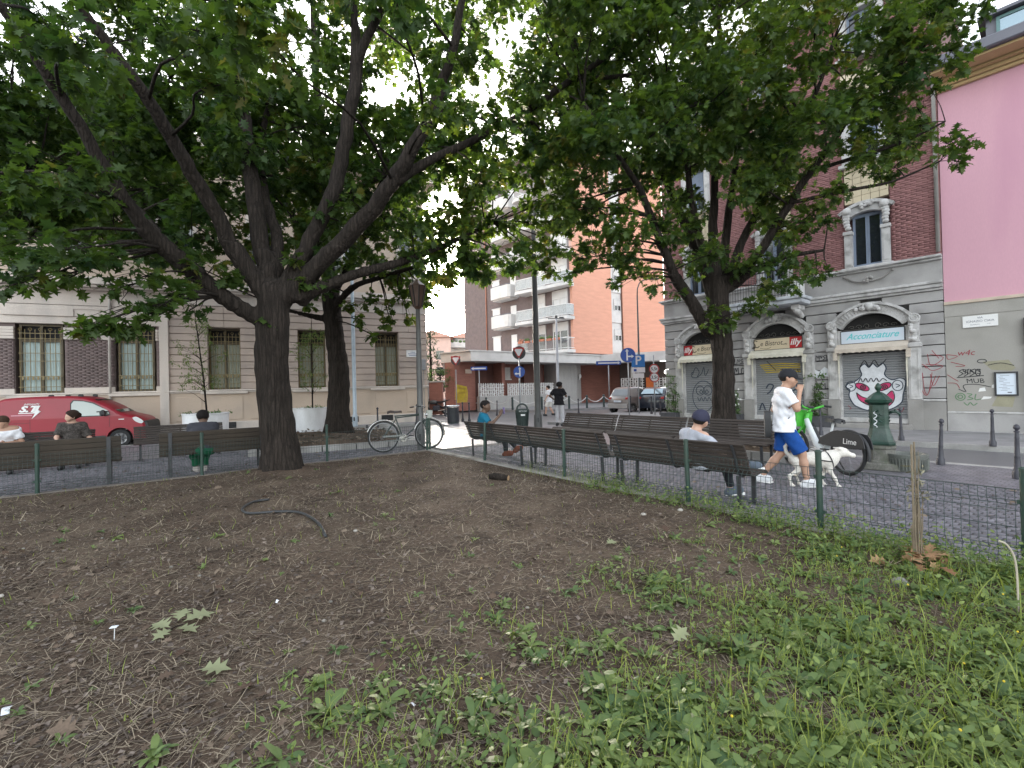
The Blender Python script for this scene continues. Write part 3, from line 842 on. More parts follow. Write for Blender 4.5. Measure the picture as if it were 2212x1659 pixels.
# cornices and frieze
XL, XR = -3.3, 5.69
for z0, z1, y in ((4.1, 4.17, -.06), (4.175, 4.28, -.12), (4.285, 4.37, -.16)):
    mb = MB(); mb.b3(XL + y - .02 * 0, XR, y, .22, z0, z1, .015); part('cornice', mb, m_greylt, RB)
mb = MB(); mb.b3(XL, XR, 0.0, .22, 4.37, 4.98); part('frieze', mb, m_grey, RB)
for z0, z1, y in ((4.98, 5.05, -.08), (5.055, 5.13, -.16)):
    mb = MB(); mb.b3(XL + y, XR, y, .22, z0, z1, .015); part('cornice', mb, m_greylt, RB)
for c in (-1.72, 3.93):
    mb = MB()
    mb.tube([(c - .62, -.03, 4.9), (c - .4, -.05, 4.72), (c - .15, -.06, 4.66), (c, -.07, 4.68), (c + .15, -.06, 4.66), (c + .4, -.05, 4.72), (c + .62, -.03, 4.9)], .028, 6)
    for k in range(7): blob(mb, (c + random.gauss(0, .07), -.08, 4.69 + random.gauss(0, .05)), .05)
    for s in (-1, 1): blob(mb, (c + s * .62, -.04, 4.9), .045)
    part('festoon', mb, m_greyd, RB, 40)
# balcony over the middle shop
mb = MB(); mb.b3(-.47, 2.32, -.95, .0, 4.16, 4.30, .02); mb.b3(-.52, 2.37, -1.0, 0, 4.305, 4.42, .02); bal = part('balcony', mb, mat('pale_slab', (.5, .52, .56), .85, .1, 2, .1, 60, dirt=(.25, .26, .28), dirt_amt=.6, dscale=2.5), RB)
for x in (-.2, 2.05):
    mb = MB(); mb.b3(x - .12, x + .12, -.75, -.17, 3.95, 4.155, .04)
    for k in range(6): blob(mb, (x, -.65 + k * .11, 3.95 - k * .03), .12 - k * .006, (.9, 1, 1))
    part('corbel', mb, m_greylt, RB, 40)
mb = MB()
for i in range(29): mb.tube([(-.42 + i * .096, -.93, 4.42), (-.42 + i * .096, -.93, 5.35)], .009, 4)
mb.b3(-.45, 2.3, -.95, -.91, 5.34, 5.38); mb.b3(-.45, 2.3, -.94, -.92, 4.5, 4.52)
part('railing', mb, m_iron, bal)
mb = MB(); mb.b3(1.72, 2.16, -.55, -.1, 4.43, 4.95, .02); part('cooling_box', mb, mat('white_enamel', (.6, .6, .6), .4), bal)
# brick storeys
hol = []
WC = [-1.72, 1.17, 3.93]
for c in WC:
    hol += [(c - .6, c + .6, 5.13, 8.3), (c - .6, c + .6, 8.3, 12.0), (c - .6, c + .6, 12.0, 14.2)]
brickwork(RB, XL + .02, XR - .005, 5.14, 13.6, .22, .26, .068, m_redbrick, depth=.22, holes=hol)
mb = MB(); mb.b3(XL - .4, XR + .02, -.5, .3, 13.7, 14.3, .05); part('roof_cornice', mb, m_greylt, RB)
def window_rb(c, z0, z1, arch):
    a, b = c - .385, c + .385
    mb = MB(); mb.b3(a - .02, b + .02, .15, .2, z0, z1 + .12); wn = part('window', mb, m_glassdark, RB)
    mb = MB(); t = .06
    for x0, x1 in ((a, a + t), (b - t, b), (c - .05, c - .004), (c + .004, c + .05)): mb.b3(x0, x1, .09, .15, z0, z1 + .05)
    for q0, q1 in ((z0, z0 + .08), (z1 - .02, z1 + .08)): mb.b3(a + t, b - t, .095, .15, q0, q1)
    part('frame', mb, m_wood, wn)
    # stone surround
    for s in (-1, 1):
        x = c + s * .49
        mb = MB(); mb.b3(x - .105, x + .105, -.08, .22, z0 - .0, z1 - .55 if arch else z1 + .1, .01); mb.b3(x - .06, x + .06, -.1, -.07, z0 + .08, z1 - .7); part('jamb', mb, m_greylt, RB)
        if arch:
            mb = MB(); mb.b3(x - .13, x + .13, -.12, .22, z1 - .545, z1 - .42, .02)
            for k in range(6): blob(mb, (x + random.uniform(-.03, .03), -.11, z1 - .34 + k * .1), .09 + .006 * k, (1, .8, .8))
            blob(mb, (x, -.16, z1 + .2), .13, (1, .7, 1)); part('carved_capital', mb, m_greylt, RB, 40)
    if arch:
        R2 = .9; zc2 = z1 + .06 - .82 + .0
        mb = MB(); arc_band(mb, c, R2 - .02, R2 + .24, -.1, .22, R_(125), R_(55), 12, zc2); arc_band(mb, c, R2 + .2, R2 + .3, -.17, .1, R_(128), R_(52), 12, zc2); part('arch', mb, m_greylt, RB)
        mb = MB()
        for k in range(9): blob(mb, (c + random.gauss(0, .09), -.15, zc2 + R2 + .14 + random.gauss(0, .05)), random.uniform(.04, .08))
        part('keystone', mb, m_greylt, RB, 40)
        mb = MB()
        for i in range(5):
            for j in range(6):
                mb.b3(c - .57 + i * .23 + .006, c - .57 + (i + 1) * .23 - .006, .0, .22, z1 + .47 + j * .2 + .006, z1 + .47 + (j + 1) * .2 - .006)
        part('tile_panel', mb, m_cream, RB)
    else:
        mb = MB(); mb.b3(c - .68, c + .68, -.14, .22, z1 + .1, z1 + .3, .02); part('lintel', mb, m_greylt, RB)
        mb = MB(); mb.b3(c - .585, c + .585, -.02, .22, z1 + .32, z1 + 1.4); part('tile_panel', mb, m_cream, RB)
    mb = MB(); mb.b3(c - .68, c + .68, -.15, .22, z0 - .13, z0 - .01, .02); part('sill', mb, m_greylt, RB)
for c in WC:
    window_rb(c, 5.17, 6.78, True)
    window_rb(c, 8.55, 10.1, False)
    window_rb(c, 12.0, 13.3, False)
    mb = MB(); mb.b3(c - .3, c + .3, .07, .088, 9.1, 10.1)
    for k in range(12): mb.b3(c - .3, c + .3, .055, .07, 9.12 + k * .08, 9.17 + k * .08)
    part('louvre', mb, m_wood, RB)
mb = MB(); mb.tube([(5.62, -.08, 5.2), (5.62, -.08, 13.6)], .05, 8); part('drain_pipe', mb, m_greyd, RB, True)

# ---- graffiti (spray paint) on shutters and walls
def spray(name, parent, mt, lines, wd, f, polys=()):
    mb = MB()
    for l in lines: stroke(mb, l, wd, f)
    for p in polys:
        vs = [f(*q) for q in p]; mb.add(vs, [list(range(len(vs)))])
    o = part(name, mb, mt, parent); o['kind'] = 'stuff'; return o
m_gblack = mat('spray_black', (.02, .02, .025), .7, .1, 3, 0); m_gblue = mat('spray_navy', (.03, .045, .07), .7, .1, 3, 0)
m_gwhite = mat('spray_white', (.62, .63, .66), .75, .1, 6, .1); m_gpink = mat('spray_pink', (.52, .035, .13), .7, .1, 3, 0)
m_gred = mat('spray_red', (.27, .035, .05), .7, .12, 3, 0); m_ggreen = mat('spray_green', (.10, .20, .10), .7, .1, 3, 0); m_gyel = mat('spray_yellow', (.50, .36, .03), .7, .12, 4, .1)
def ell(cx, cz, rx, rz, n=20, a0=0, a1=360, tilt=0):
    out = []
    for i in range(n + 1):
        a = R_(a0 + (a1 - a0) * i / n); x, z = rx * math.cos(a), rz * math.sin(a)
        t = R_(tilt); out.append((cx + x * math.cos(t) - z * math.sin(t), cz + x * math.sin(t) + z * math.cos(t)))
    return out
# door 3: white face with pink eyes and mouth; layered a few mm apart in front of the slats
def fy(y): return lambda x, z: (x, y, z)
c3 = DO[2][2]
face = [(-.62, 1.35), (-.45, 1.42), (-.28, 1.62), (-.32, 1.85), (-.2, 1.98), (-.1, 1.86), (.0, 1.98), (.1, 1.86), (.22, 1.98), (.3, 1.82), (.26, 1.62), (.42, 1.45), (.6, 1.5), (.72, 1.42), (.7, 1.2), (.66, 1.0), (.62, .75), (.4, .55), (.1, .47), (-.2, .5), (-.48, .66), (-.6, .95), (-.58, 1.15), (-.68, 1.25)]
face = [(c3 + x * 1.1, z + .06) for x, z in face]
spray('painted_face', SHUT[2], m_gwhite, [], .02, fy(.072), [face])
spray('painted_outline', SHUT[2], m_gblue, [face + face[:1]], .03, fy(.066))
for s, cx, tl in ((-1, -.3, -28), (1, .26, 28)):
    e = ell(c3 + cx, 1.30, .2, .1, 20, tilt=tl)
    spray('painted_eye', SHUT[2], m_gpink, [], .02, fy(.068), [e[:-1]])
    spray('painted_outline', SHUT[2], m_gblack, [e, ell(c3 + cx + .02, 1.29, .07, .07, 12, tilt=tl), ell(c3 + cx + .02, 1.29, .03, .03, 8)], .026, fy(.063))
mo = [(-.46, 1.12), (-.3, .98), (-.1, .92), (.12, .93), (.3, 1.02), (.46, 1.17), (.52, .98), (.45, .78), (.28, .65), (.05, .66), (-.2, .74), (-.4, .9)]
mo = [(c3 + x, z) for x, z in mo]
spray('painted_mouth', SHUT[2], m_gpink, [], .02, fy(.068), [mo])
spray('painted_outline', SHUT[2], m_gblack, [mo + mo[:1], [(c3 - .3, .82), (c3 - .15, .74), (c3 - .08, .86)], [(c3 + .2, .72), (c3 + .3, .82), (c3 + .38, .74)]], .024, fy(.063))
spray('painted_outline', SHUT[2], m_gblack, [[(c3 - .4, 1.45), (c3 - .33, 1.58), (c3 - .28, 1.45), (c3 - .2, 1.58), (c3 - .14, 1.45), (c3 - .06, 1.58), (c3, 1.46), (c3 + .08, 1.58), (c3 + .14, 1.46), (c3 + .24, 1.56), (c3 + .34, 1.48)],
      [(c3 - .36, 1.9), (c3 - .22, 2.15), (c3 - .1, 1.95), (c3 + .04, 2.15), (c3 + .16, 1.96), (c3 + .34, 2.16)]], .024, fy(.06))
for s, cx in ((-1, -.6), (1, .6)):
    spray('painted_outline', SHUT[2], m_gblue, [ell(c3 + cx, 1.33, .13, .16, 14), [(c3 + cx - .05, 1.38), (c3 + cx + .05, 1.33), (c3 + cx - .04, 1.27)]], .024, fy(.06))
spray('painted_tag', SHUT[2], m_gred, [[(c3 - .7, .7), (c3 - .62, .62), (c3 - .66, .56)], [(c3 + .55, .55), (c3 + .62, .62), (c3 + .68, .52), (c3 + .74, .66)]], .015, fy(.06))
# door 1: navy round face
c1 = (DO[0][0] + DO[0][1]) / 2
f1 = fy(.066)
spray('painted_outline', SHUT[0], m_gblue, [ell(c1 - .05, 1.02, .46, .62, 26), ell(c1 - .18, 1.25, .17, .19, 16), ell(c1 + .14, 1.25, .17, .19, 16), ell(c1 - .14, 1.2, .06, .07, 10), ell(c1 + .1, 1.2, .06, .07, 10),
      [(c1 - .3, .98), (c1 - .22, .82), (c1 - .14, .98), (c1 - .06, .82), (c1 + .02, .98), (c1 + .1, .82), (c1 + .18, .98), (c1 + .26, .84)], [(c1 - .5, 1.9), (c1 - .35, 2.2), (c1 - .2, 2.0), (c1 - .3, 1.8), (c1 - .1, 1.95), (c1, 2.2), (c1 + .05, 1.85), (c1 + .2, 2.1)],
      [(c1 - .42, 2.05), (c1 - .55, 1.95), (c1 - .5, 1.8), (c1 - .3, 1.78)]], .026, f1)
# door 2: yellow band and black letters
c2 = DO[1][2]
for i in range(5):
    spray('painted_stripe', SHUT[1], m_gyel, [[(c2 - .65 + .05 * i, 2.16 - .07 * i), (c2, 2.19 - .075 * i), (c2 + .7, 2.14 - .065 * i)]], .035, fy(.068))
spray('painted_letters', SHUT[1], m_gblack, [[(c2 + .12 + .12 * i, 2.0 - .01 * i), (c2 + .16 + .12 * i, 1.86)] for i in range(5)] + [[(c2 - .4, 2.3), (c2 - .1, 1.95)], [(c2 + .05, 1.97), (c2 + .7, 1.95)]], .022, fy(.064))
spray('painted_letters', SHUT[1], m_gblue, [[(c2 + .3, .75), (c2 + .32, 1.45), (c2 + .5, 1.5), (c2 + .58, 1.3), (c2 + .38, 1.15), (c2 + .55, .95), (c2 + .75, 1.05)],
      [(c2 - .45, 1.3), (c2 - .35, 1.45), (c2 - .2, 1.4), (c2 - .3, 1.2), (c2 - .42, 1.1)], [(c2 - .7, .5), (c2 - .6, .75), (c2 - .5, .5)]], .045, fy(.066))
# tags on piers
def tagscribble(x0, x1, z, n, seed, mt, parent=None, amp=.1, wd=.02, y=-.006):
    r = random.Random(seed); ls = []
    x = x0
    st = (x1 - x0) / n
    for i in range(n):
        k = r.randint(0, 3)
        if k == 0: ls.append([(x, z - amp), (x + st * .3, z + amp), (x + st * .7, z - amp * .2), (x + st * .9, z + amp)])
        elif k == 1: ls.append(ell(x + st * .45, z, st * .4, amp * .9, 12, r.uniform(0, 60), r.uniform(300, 400)))
        elif k == 2: ls.append([(x + st * .2, z + amp * 1.1), (x + st * .3, z - amp), (x + st * .8, z - amp * .8)])
        else: ls.append([(x + st, z + amp), (x + st * .2, z + amp * .5), (x + st * .8, z - amp * .2), (x, z - amp)])
        x += st
    ls.append([(x0 - .03, z - amp * 1.3), ((x0 + x1) / 2, z - amp * 1.15), (x1 + .05, z - amp * .9)])
    return spray('painted_tag', parent or RB, mt, ls, wd, fy(y))
tagscribble(-.62, -.02, 2.34, 5, 1, m_gblack, amp=.09)
tagscribble(-.62, .02, 1.98, 5, 2, m_gblack, amp=.12, wd=.03)
tagscribble(2.2, 2.8, 2.31, 6, 3, m_gblack, amp=.08)
tagscribble(2.25, 2.75, 1.35, 4, 4, m_gblack, amp=.09, wd=.028)
spray('painted_patch', RB, m_gwhite, [], .02, fy(-.004), [[(2.18, 1.72), (2.3, 1.95), (2.5, 1.85), (2.65, 2.0), (2.8, 1.9), (2.78, 1.65), (2.6, 1.72), (2.45, 1.62), (2.3, 1.7)]])
# red arrow scrawl
X = 5.05
spray('painted_tag', RB, m_gred, [[(X + .25, 2.25), (X + .32, 1.9), (X + .6, 2.12), (X + .3, 2.24)], [(X + .35, 2.35), (X + .5, 2.1)], [(X + .2, 1.95), (X + .58, 1.88), (X + .35, 1.75), (X + .2, 1.9)],
      ell(X + .1, 1.75, .12, .2, 14, 20, 300), [(X + .02, 1.75), (X + .1, 1.2), (X + .2, 1.02), (X + .3, 1.25), (X + .42, 1.6)], [(X + .12, 1.7), (X + .16, 1.15), (X + .25, 1.1), (X + .34, 1.7)], [(X + .3, 1.65), (X + .36, 1.3), (X + .5, 1.6)]], .016, fy(-.006))

# ================================================================ PINK BUILDING
m_pink = mat('pink_render', (0.585, 0.325, 0.39), .9, .03, .6, .03, 60, .05, 60, dirt=(.51, .265, .345), dirt_amt=.75, dscale=.9, stretch=(1, 1, .16))
m_olive = mat('olive_plaster', (0.33, 0.312, 0.288), .9, .07, 1, .08, 60, .1, 60, dirt=(.25, .24, .21), dirt_amt=.5)
m_soffit = mat('ochre_soffit', (0.50, 0.36, 0.19), .8, .06, 2, .05)
m_fascia = mat('slate_fascia', (0.12, 0.12, 0.145), .5, .1, 2, .05)
PB = thing('pink_building', 'pink rendered building with grey base and dark eaves beside the brick one', 'building', RB_O, RB_RZ)
a, b = 5.70, 19.0
mb = MB(); mb.b3(a, b, .02, 12, 3.72, 9.78); part('wall', mb, m_pink, PB)
mb = MB(); mb.b3(a, b, .0, 12, .57, 3.28); part('base_wall', mb, m_olive, PB)
mb = MB(); mb.b3(a, b, -.012, 12, 3.285, 3.62); part('band', mb, m_olive, PB)
mb = MB(); mb.b3(a, b, -.05, 12, 3.625, 3.715, .01); part('ledge', mb, mat('beige_ledge', (.5, .41, .33), .85), PB)
mb = MB(); mb.b3(a, b, -.035, 12, -.2, .51); part('plinth', mb, m_grey, PB); mb = MB(); mb.b3(a, b, -.06, 11.9, .512, .565, .015); part('plinth_cap', mb, m_greylt, PB)
for z0, z1, y in ((9.78, 9.87, -.08), (9.875, 9.98, -.16), (9.985, 10.05, -.30)):
    mb = MB(); mb.b3(a, b, y, .6, z0, z1, .01); part('eave_moulding', mb, m_soffit, PB)
mb = MB(); mb.b3(a - .05, b, -.78, .6, 10.055, 10.12); part('soffit', mb, m_soffit, PB)
mb = MB(); mb.b3(a - .1, b, -.95, -.70, 10.125, 10.42, .03); part('gutter', mb, m_fascia, PB)
mb = MB(); mb.add([(a - .05, -.7, 10.40), (b, -.7, 10.40), (b, 6, 12.8), (a - .05, 6, 12.8), (a - .05, -.7, 10.13), (b, -.7, 10.13), (b, 6, 10.13), (a - .05, 6, 10.13)], [[0, 1, 2, 3], [7, 6, 5, 4], [0, 3, 7, 4], [1, 5, 6, 2], [0, 4, 5, 1], [3, 2, 6, 7]])
part('roof', mb, mat('roof_grey', (.2, .15, .13), .8), PB)
mb = MB(); mb.b3(6.75, 12, -.35, 4, 10.4, 11.12); mb.b3(6.6, 12.2, -.55, 4, 11.12, 11.2); dm = part('dormer', mb, m_fascia, PB)
m_gsky = mat('sky_glass', (0.25, 0.32, 0.36), .05, .05, 1, 0, metal=.6)
for k in range(4):
    x = 6.95 + k * 1.3
    mb = MB(); mb.b3(x, x + 1.2, -.38, -.355, 10.52, 11.05); part('pane', mb, m_gsky, dm)
    mb = MB()
    for q in ((x, x + .07, 10.5, 11.08), (x + 1.13, x + 1.2, 10.5, 11.08)): mb.b3(q[0], q[1], -.41, -.36, q[2], q[3])
    mb.b3(x + .07, x + 1.13, -.41, -.36, 10.5, 10.57); mb.b3(x + .07, x + 1.13, -.41, -.36, 11.01, 11.08)
    part('frame', mb, mat('green_frame', (.10, .2, .2), .5), dm)
# wall writing on the grey base
tagscribble(5.95, 6.42, 1.66, 4, 11, m_gblack, PB, .1, .022, -.006)
text('painted_letters', 'SINS', .2, m_gblack, PB, (6.22, -.004, 1.68), ext=.001, shear=.1)
text('painted_letters', 'MUB', .18, m_gblack, PB, (6.3, -.004, 1.42), ext=.001, shear=-.1)
text('painted_letters', 'w4c', .22, m_gred, PB, (6.12, -.004, 2.22), ext=.001, shear=.2)
spray('painted_tag', PB, m_gblack, [ell(6.44, 1.97, .09, .05, 12), [(5.95, 1.2), (6.1, 1.12), (6.05, 1.3), (6.3, 1.33), (6.6, 1.25)], [(6.55, 1.85), (6.8, 1.9), (7.05, 1.82)]], .018, fy(-.006))
spray('painted_tag', PB, m_ggreen, [ell(5.98, .98, .1, .1, 14), ell(5.98, .98, .05, .05, 8), [(6.12, 1.07), (6.22, 1.05), (6.15, .98), (6.24, .93), (6.12, .89)], [(6.3, 1.06), (6.28, .9), (6.4, .92)], [(6.05, .82), (6.12, .74), (6.18, .82), (6.24, .74), (6.32, .8)]], .022, fy(-.006))
spray('painted_tag', PB, m_gred, [[(5.72, 2.2), (5.95, 2.14), (5.75, 2.06), (5.72, 2.2)], [(5.8, 1.98), (6.1, 1.86), (5.9, 1.85)], [(5.72, 1.62), (5.85, 1.5), (5.95, 1.42)], [(5.72, 1.38), (5.9, 1.36), (5.97, 1.22)]], .016, fy(-.006))
spray('poster_scrap', PB, m_white, [], .02, fy(-.005), [[(6.35, 1.12), (6.5, 1.14), (6.48, 1.24), (6.38, 1.22)], [(6.4, .9), (6.58, .93), (6.62, .98), (6.45, .99)], [(6.62, 1.22), (6.66, 1.22), (6.66, 1.32), (6.62, 1.3)]])
spray('bare_patch', PB, mat('bare_plaster', (.30, .28, .2), .95), [], .02, fy(-.0025), [[(6.45, 1.95), (6.95, 1.98), (7.08, 1.75), (7.0, 1.68), (6.62, 1.72)], [(6.6, .72), (7.0, .7), (7.05, .98), (6.72, 1.0)]])
ST1 = thing('street_plaque', 'white VIA IGNAZIO CIAIA marble plaque on the grey base of the pink building', 'sign', RBw(6.43, -.01, 3.085), RB_RZ)
mb = MB(); mb.b3(-.35, .35, -.025, .005, -.16, .16, .005); part('slab', mb, m_white, ST1)
m_let = mat('carved_letters', (.16, .16, .2), .8, .05, 2, 0)
text('lettering', 'VIA', .075, m_let, ST1, (0, -.026, .095), ext=.001)
text('lettering', 'IGNAZIO CIAIA', .085, m_let, ST1, (.0, -.026, .0), ext=.001, sx=.95)
text('lettering', 'PATRIOTA', .04, m_let, ST1, (-.1, -.026, -.09), ext=.001); text('lettering', '1799', .035, m_let, ST1, (.17, -.026, -.085), ext=.001)
NB = thing('notice_case', 'black framed notice case hanging on the grey wall under the pink render', 'notice board', RBw(6.895, -.0, 1.33), RB_RZ)
mb = MB()
for q in ((-.225, .225, .285, .325), (-.225, .225, -.325, -.285), (-.225, -.185, -.285, .285), (.185, .225, -.285, .285)): mb.b3(q[0], q[1], -.05, 0, q[2], q[3])
part('frame', mb, m_iron, NB)
mb = MB(); mb.b3(-.185, .185, -.025, -.005, -.285, .285); part('sheet', mb, mat('notice_paper', (.62, .68, .76), .6, .04, 2, 0), NB)
mb = MB()
for k in range(11):
    z = .22 - k * .04; x = random.uniform(-.15, -.05); mb.b3(x, x + random.uniform(.08, .2), -.028, -.024, z, z + .008)
mb.b3(.02, .1, -.028, -.024, -.25, -.22)
part('print', mb, m_let, NB)
LS = thing('shop_lightbox', 'white framed shop light box at the right picture edge above blue doorway', 'sign', RBw(7.75, 0, 2.72), RB_RZ)
mb = MB(); mb.b3(-.5, 1.2, -.14, .0, -.36, .36, .02); part('case', mb, m_iron, LS)
mb = MB(); mb.b3(-.46, 1.16, -.15, -.13, -.32, .32); part('face', mb, m_white, LS)
mb = MB(); mb.b3(7.28, 9.2, -.06, 0, .1, 2.3); mb.b3(7.28, 7.36, -.1, 0, .1, 2.3); part('doorway', mb, mat('navy_door', (.02, .025, .07), .5), PB)

# ================================================================ MIDDLE APARTMENT BUILDING
m_brown = mat('brown_brick', (0.46, 0.215, 0.165), .9, .1, .8, .15, 20, .2, 30, stretch=(1, 1, 6))
m_orange = mat('orange_brick', (0.62, 0.315, 0.225), .9, .07, .8, .12, 20, .2, 30, stretch=(1, 1, 6))
m_concw = mat('white_concrete', (0.60, 0.585, 0.57), .85, .06, 1, .06, 30, dirt=(.42, .41, .4), dirt_amt=.4)
m_cang = mat('board_concrete', (0.37, 0.36, 0.35), .9, .1, 1, .15, 20, .2, 20, stretch=(3, 3, .5))
m_brickp = mat('pier_brick', (0.26, 0.115, 0.09), .9, .12, 2, .2, 20, .2, 30, stretch=(1, 1, 5))
AB = thing('apartment_block', 'orange and brown brick apartment block with white balconies above a long concrete canopy', 'building', (0, 0, 0))
Cn = Vector((5.5, 42, 0)); BrO = Cn + Vector((-.65, .76, 0)) * 16.6
br = R_(-49.46); orz = R_(40.54)
def BRw(x, y, z=0): return loc2w(BrO, br, x, y, z)
def ORw(x, y, z=0): return loc2w(Cn, orz, x, y, z)
def frame_obj(o, org, rz): o.location = org; o.rotation_euler = (0, 0, rz); return o
def lp(name, mb, mats, org, rz, parent=AB, smooth=False):
    o = mb.build(name, mats, parent, smooth); frame_obj(o, org, rz); return o
ROOF = 24.2
# body
E1p = ORw(5.6, 0); E2p = ORw(7.45, 0); E3p = E2p + Vector((4.2, .35, 0)); E4p = E3p + Vector((-3, 10, 0)); B0 = BRw(0, 0); B9 = B0 + Vector((7, 9, 0))
def wallprism(name, pts, z0, z1, mt):
    mb = MB(); mb.prism([(p.x, p.y) for p in pts], lambda x, y: (x, y, z0), lambda x, y: (x, y, z1)); return mb.build(name, mt, AB)
wallprism('wall', [B0, Cn + Vector((-.004, .006, 0)), E1p + Vector((0, .4, 0)), E2p + Vector((0, .4, 0)), E4p, B9], 3.9, ROOF, m_brown)
lp('side_wall', MB().b3(0, 5.6, -.05, .2, 4.55, ROOF - .1), m_orange, Cn, orz)
d3 = (E3p - E2p); lp('side_wall', MB().b3(0, d3.length, -.05, 6, 4.55, ROOF - .1), m_orange, E2p, math.atan2(d3.y, d3.x))
strip = lp('stair_strip', MB().b3(5.6, 7.45, .25, .5, 4.55, ROOF - .3), m_concw, Cn, orz)
for k in range(6):
    z = 4.75 + k * 2.95
    mb = MB(); mb.b3(5.65, 7.4, .15, .25, z, z + 1.15); p_ = mb.build('panel', m_concw, AB); frame_obj(p_, Cn, orz)
    mb = MB(); mb.b3(6.35, 7.35, .2, .245, z + 1.2, z + 2.3); wn = lp('window', mb, m_glassdark, Cn, orz)
    mb = MB()
    for q in ((6.3, 6.38, z + 1.17, z + 2.33), (7.32, 7.4, z + 1.17, z + 2.33), (6.82, 6.88, z + 1.2, z + 2.3)): mb.b3(q[0], q[1], .17, .21, q[2], q[3])
    mb.b3(6.38, 7.32, .17, .21, z + 2.25, z + 2.33); mb.b3(6.38, 7.32, .17, .21, z + 1.17, z + 1.24); mb.b3(6.4, 7.3, .185, .2, z + 1.7, z + 2.25)
    mb.build('frame', m_concw, wn)
# brown face: window column, box balconies, corner loggias
mb = MB(); mb.tube([(4.23, -.08, 4.2), (4.23, -.08, ROOF)], .07, 6); lp('drain_pipe', mb, mat('copper_pipe', (.33, .14, .09), .6), BrO, br, smooth=True)
m_shade = mat('white_shutter', (.66, .65, .64), .7, .05, 2, .05)
for k in range(6):
    z = 4.85 + k * 2.95
    mb = MB(); mb.b3(5.33, 6.55, -.06, .05, z + .55, z + 2.1); wn = lp('window', mb, m_shade, BrO, br)
    mb = MB(); mb.b3(5.2, 6.68, -.14, .0, z + .44, z + .55); mb.b3(5.2, 6.68, -.1, 0, z + 2.1, z + 2.2); mb.build('sill', m_concw, wn)
    # box balcony
    if k > 0:
        mb = MB(); zb = z - .15
        mb.prism([(6.5, 0), (6.5, -1.15), (6.75, -1.4), (9.4, -1.4), (9.6, -1.15), (9.6, 0)], lambda x, y: (x, y, zb), lambda x, y: (x, y, zb + 1.2))
        mb.prism([(6.7, 0), (6.7, -1.1), (9.4, -1.1), (9.4, 0)], lambda x, y: (x, y, zb - .12), lambda x, y: (x, y, zb + .001))
        bb = lp('balcony', mb, m_concw, BrO, br)
        mb = MB(); mb.tube([(6.5, -1.15, zb + 1.27), (6.75, -1.4, zb + 1.27), (9.4, -1.4, zb + 1.27), (9.6, -1.15, zb + 1.27)], .035, 6); mb.build('railing', m_fascia, bb)
    mb = MB(); mb.b3(8.3, 9.15, -.05, .05, z - .1, z + 2.1); wn = lp('balcony_door', mb, m_shade, BrO, br)
    mb = MB(); mb.b3(9.95, 10.65, -.05, .05, z + .35, z + 1.0); wn = lp('window', mb, m_glassdark, BrO, br)
    mb = MB(); mb.b3(9.88, 10.72, -.1, .0, z + .25, z + .35); mb.b3(9.88, 10.72, -.1, 0, z + 1.0, z + 1.08); mb.build('sill', m_concw, wn)
    # corner loggia: slab, railing and windows
    zb = z + .0
    mb = MB(); mb.prism([(10.6, 0), (10.6, -1.5), (11.0, -1.7), (16.9, -1.0), (16.9, 0)], lambda x, y: (x, y, zb - .3), lambda x, y: (x, y, zb - .02))
    sl = lp('balcony', mb, m_concw, BrO, br)
    path = [(10.65, 0), (10.65, -1.45), (11.02, -1.63), (16.8, -.95), (16.8, 0)]
    mb = MB()
    for i in range(len(path) - 1):
        p, q = Vector((*path[i], 0)), Vector((*path[i + 1], 0)); L = (q - p).length; n = max(1, int(L / .12))
        mb.tube([(p.x, p.y, zb + 1.02), (q.x, q.y, zb + 1.02)], .04, 5); mb.tube([(p.x, p.y, zb + .12), (q.x, q.y, zb + .12)], .025, 5)
        for j in range(n):
            r_ = p.lerp(q, j / n); mb.tube([(r_.x, r_.y, zb), (r_.x, r_.y, zb + 1.0)], .012, 4)
    mb.build('railing', m_white, sl)
    if k in (1, 2):
        mb = MB(); n = 40
        for i in range(1, len(path) - 1):
            p, q = Vector((*path[i], 0)), Vector((*path[i + 1], 0)) if i + 1 < len(path) else None
            vs = []; 
            for j in range(n + 1):
                r_ = p.lerp(q, j / n); o_ = .03 * math.sin(j * 1.7)
                vs += [(r_.x, r_.y + .03 + o_, zb + .1), (r_.x, r_.y + .03 + o_ * .5, zb + .98)]
            mb.add(vs, [[2 * j, 2 * j + 2, 2 * j + 3, 2 * j + 1] for j in range(n)])
        mb.build('screen_cloth', mat('balcony_cloth', (.42, .44, .44), .9, .3, 12, .3, 40), sl)
    if k == 0:
        for j in range(6):
            p = Vector((11.6 + j * .85, -1.72 + j * .1, zb + .95)); 
            mb = MB(); mb.b3(p.x - .3, p.x + .3, p.y - .12, p.y + .06, p.z - .1, p.z + .1); bx = mb.build('flower_box', mat('terracotta', (.4, .15, .09), .8), sl)
            mb = MB()
            for t in range(14): blob(mb, (p.x + random.uniform(-.28, .28), p.y - .03 + random.uniform(-.1, .1), p.z + .14 + random.uniform(0, .16)), random.uniform(.05, .1))
            mb.build('flowers', random.choice([mat('potted_green', (.08, .13, .04), .8, .4, 20), mat('potted_flower', (.4, .18, .12), .8, .5, 20), mat('potted_green', (.08, .13, .04))]), bx)
    mb = MB(); mb.b3(12.4, 13.2, -.05, .05, z + .05, z + 1.7); wn = lp('window', mb, m_shade if k != 0 else m_glassdark, BrO, br)
    mb = MB(); mb.b3(12.3, 13.3, -.1, .0, z + 1.7, z + 2.55); mb.b3(12.3, 12.4, -.09, 0, z, z + 1.7); mb.b3(13.2, 13.3, -.09, 0, z, z + 1.7); mb.build('frame', m_concw, wn)
    mb = MB(); mb.b3(14.4, 16.0, -.05, .05, z + .05, z + 1.75); wn = lp('window', mb, m_shade if k != 0 else m_glassdark, BrO, br)
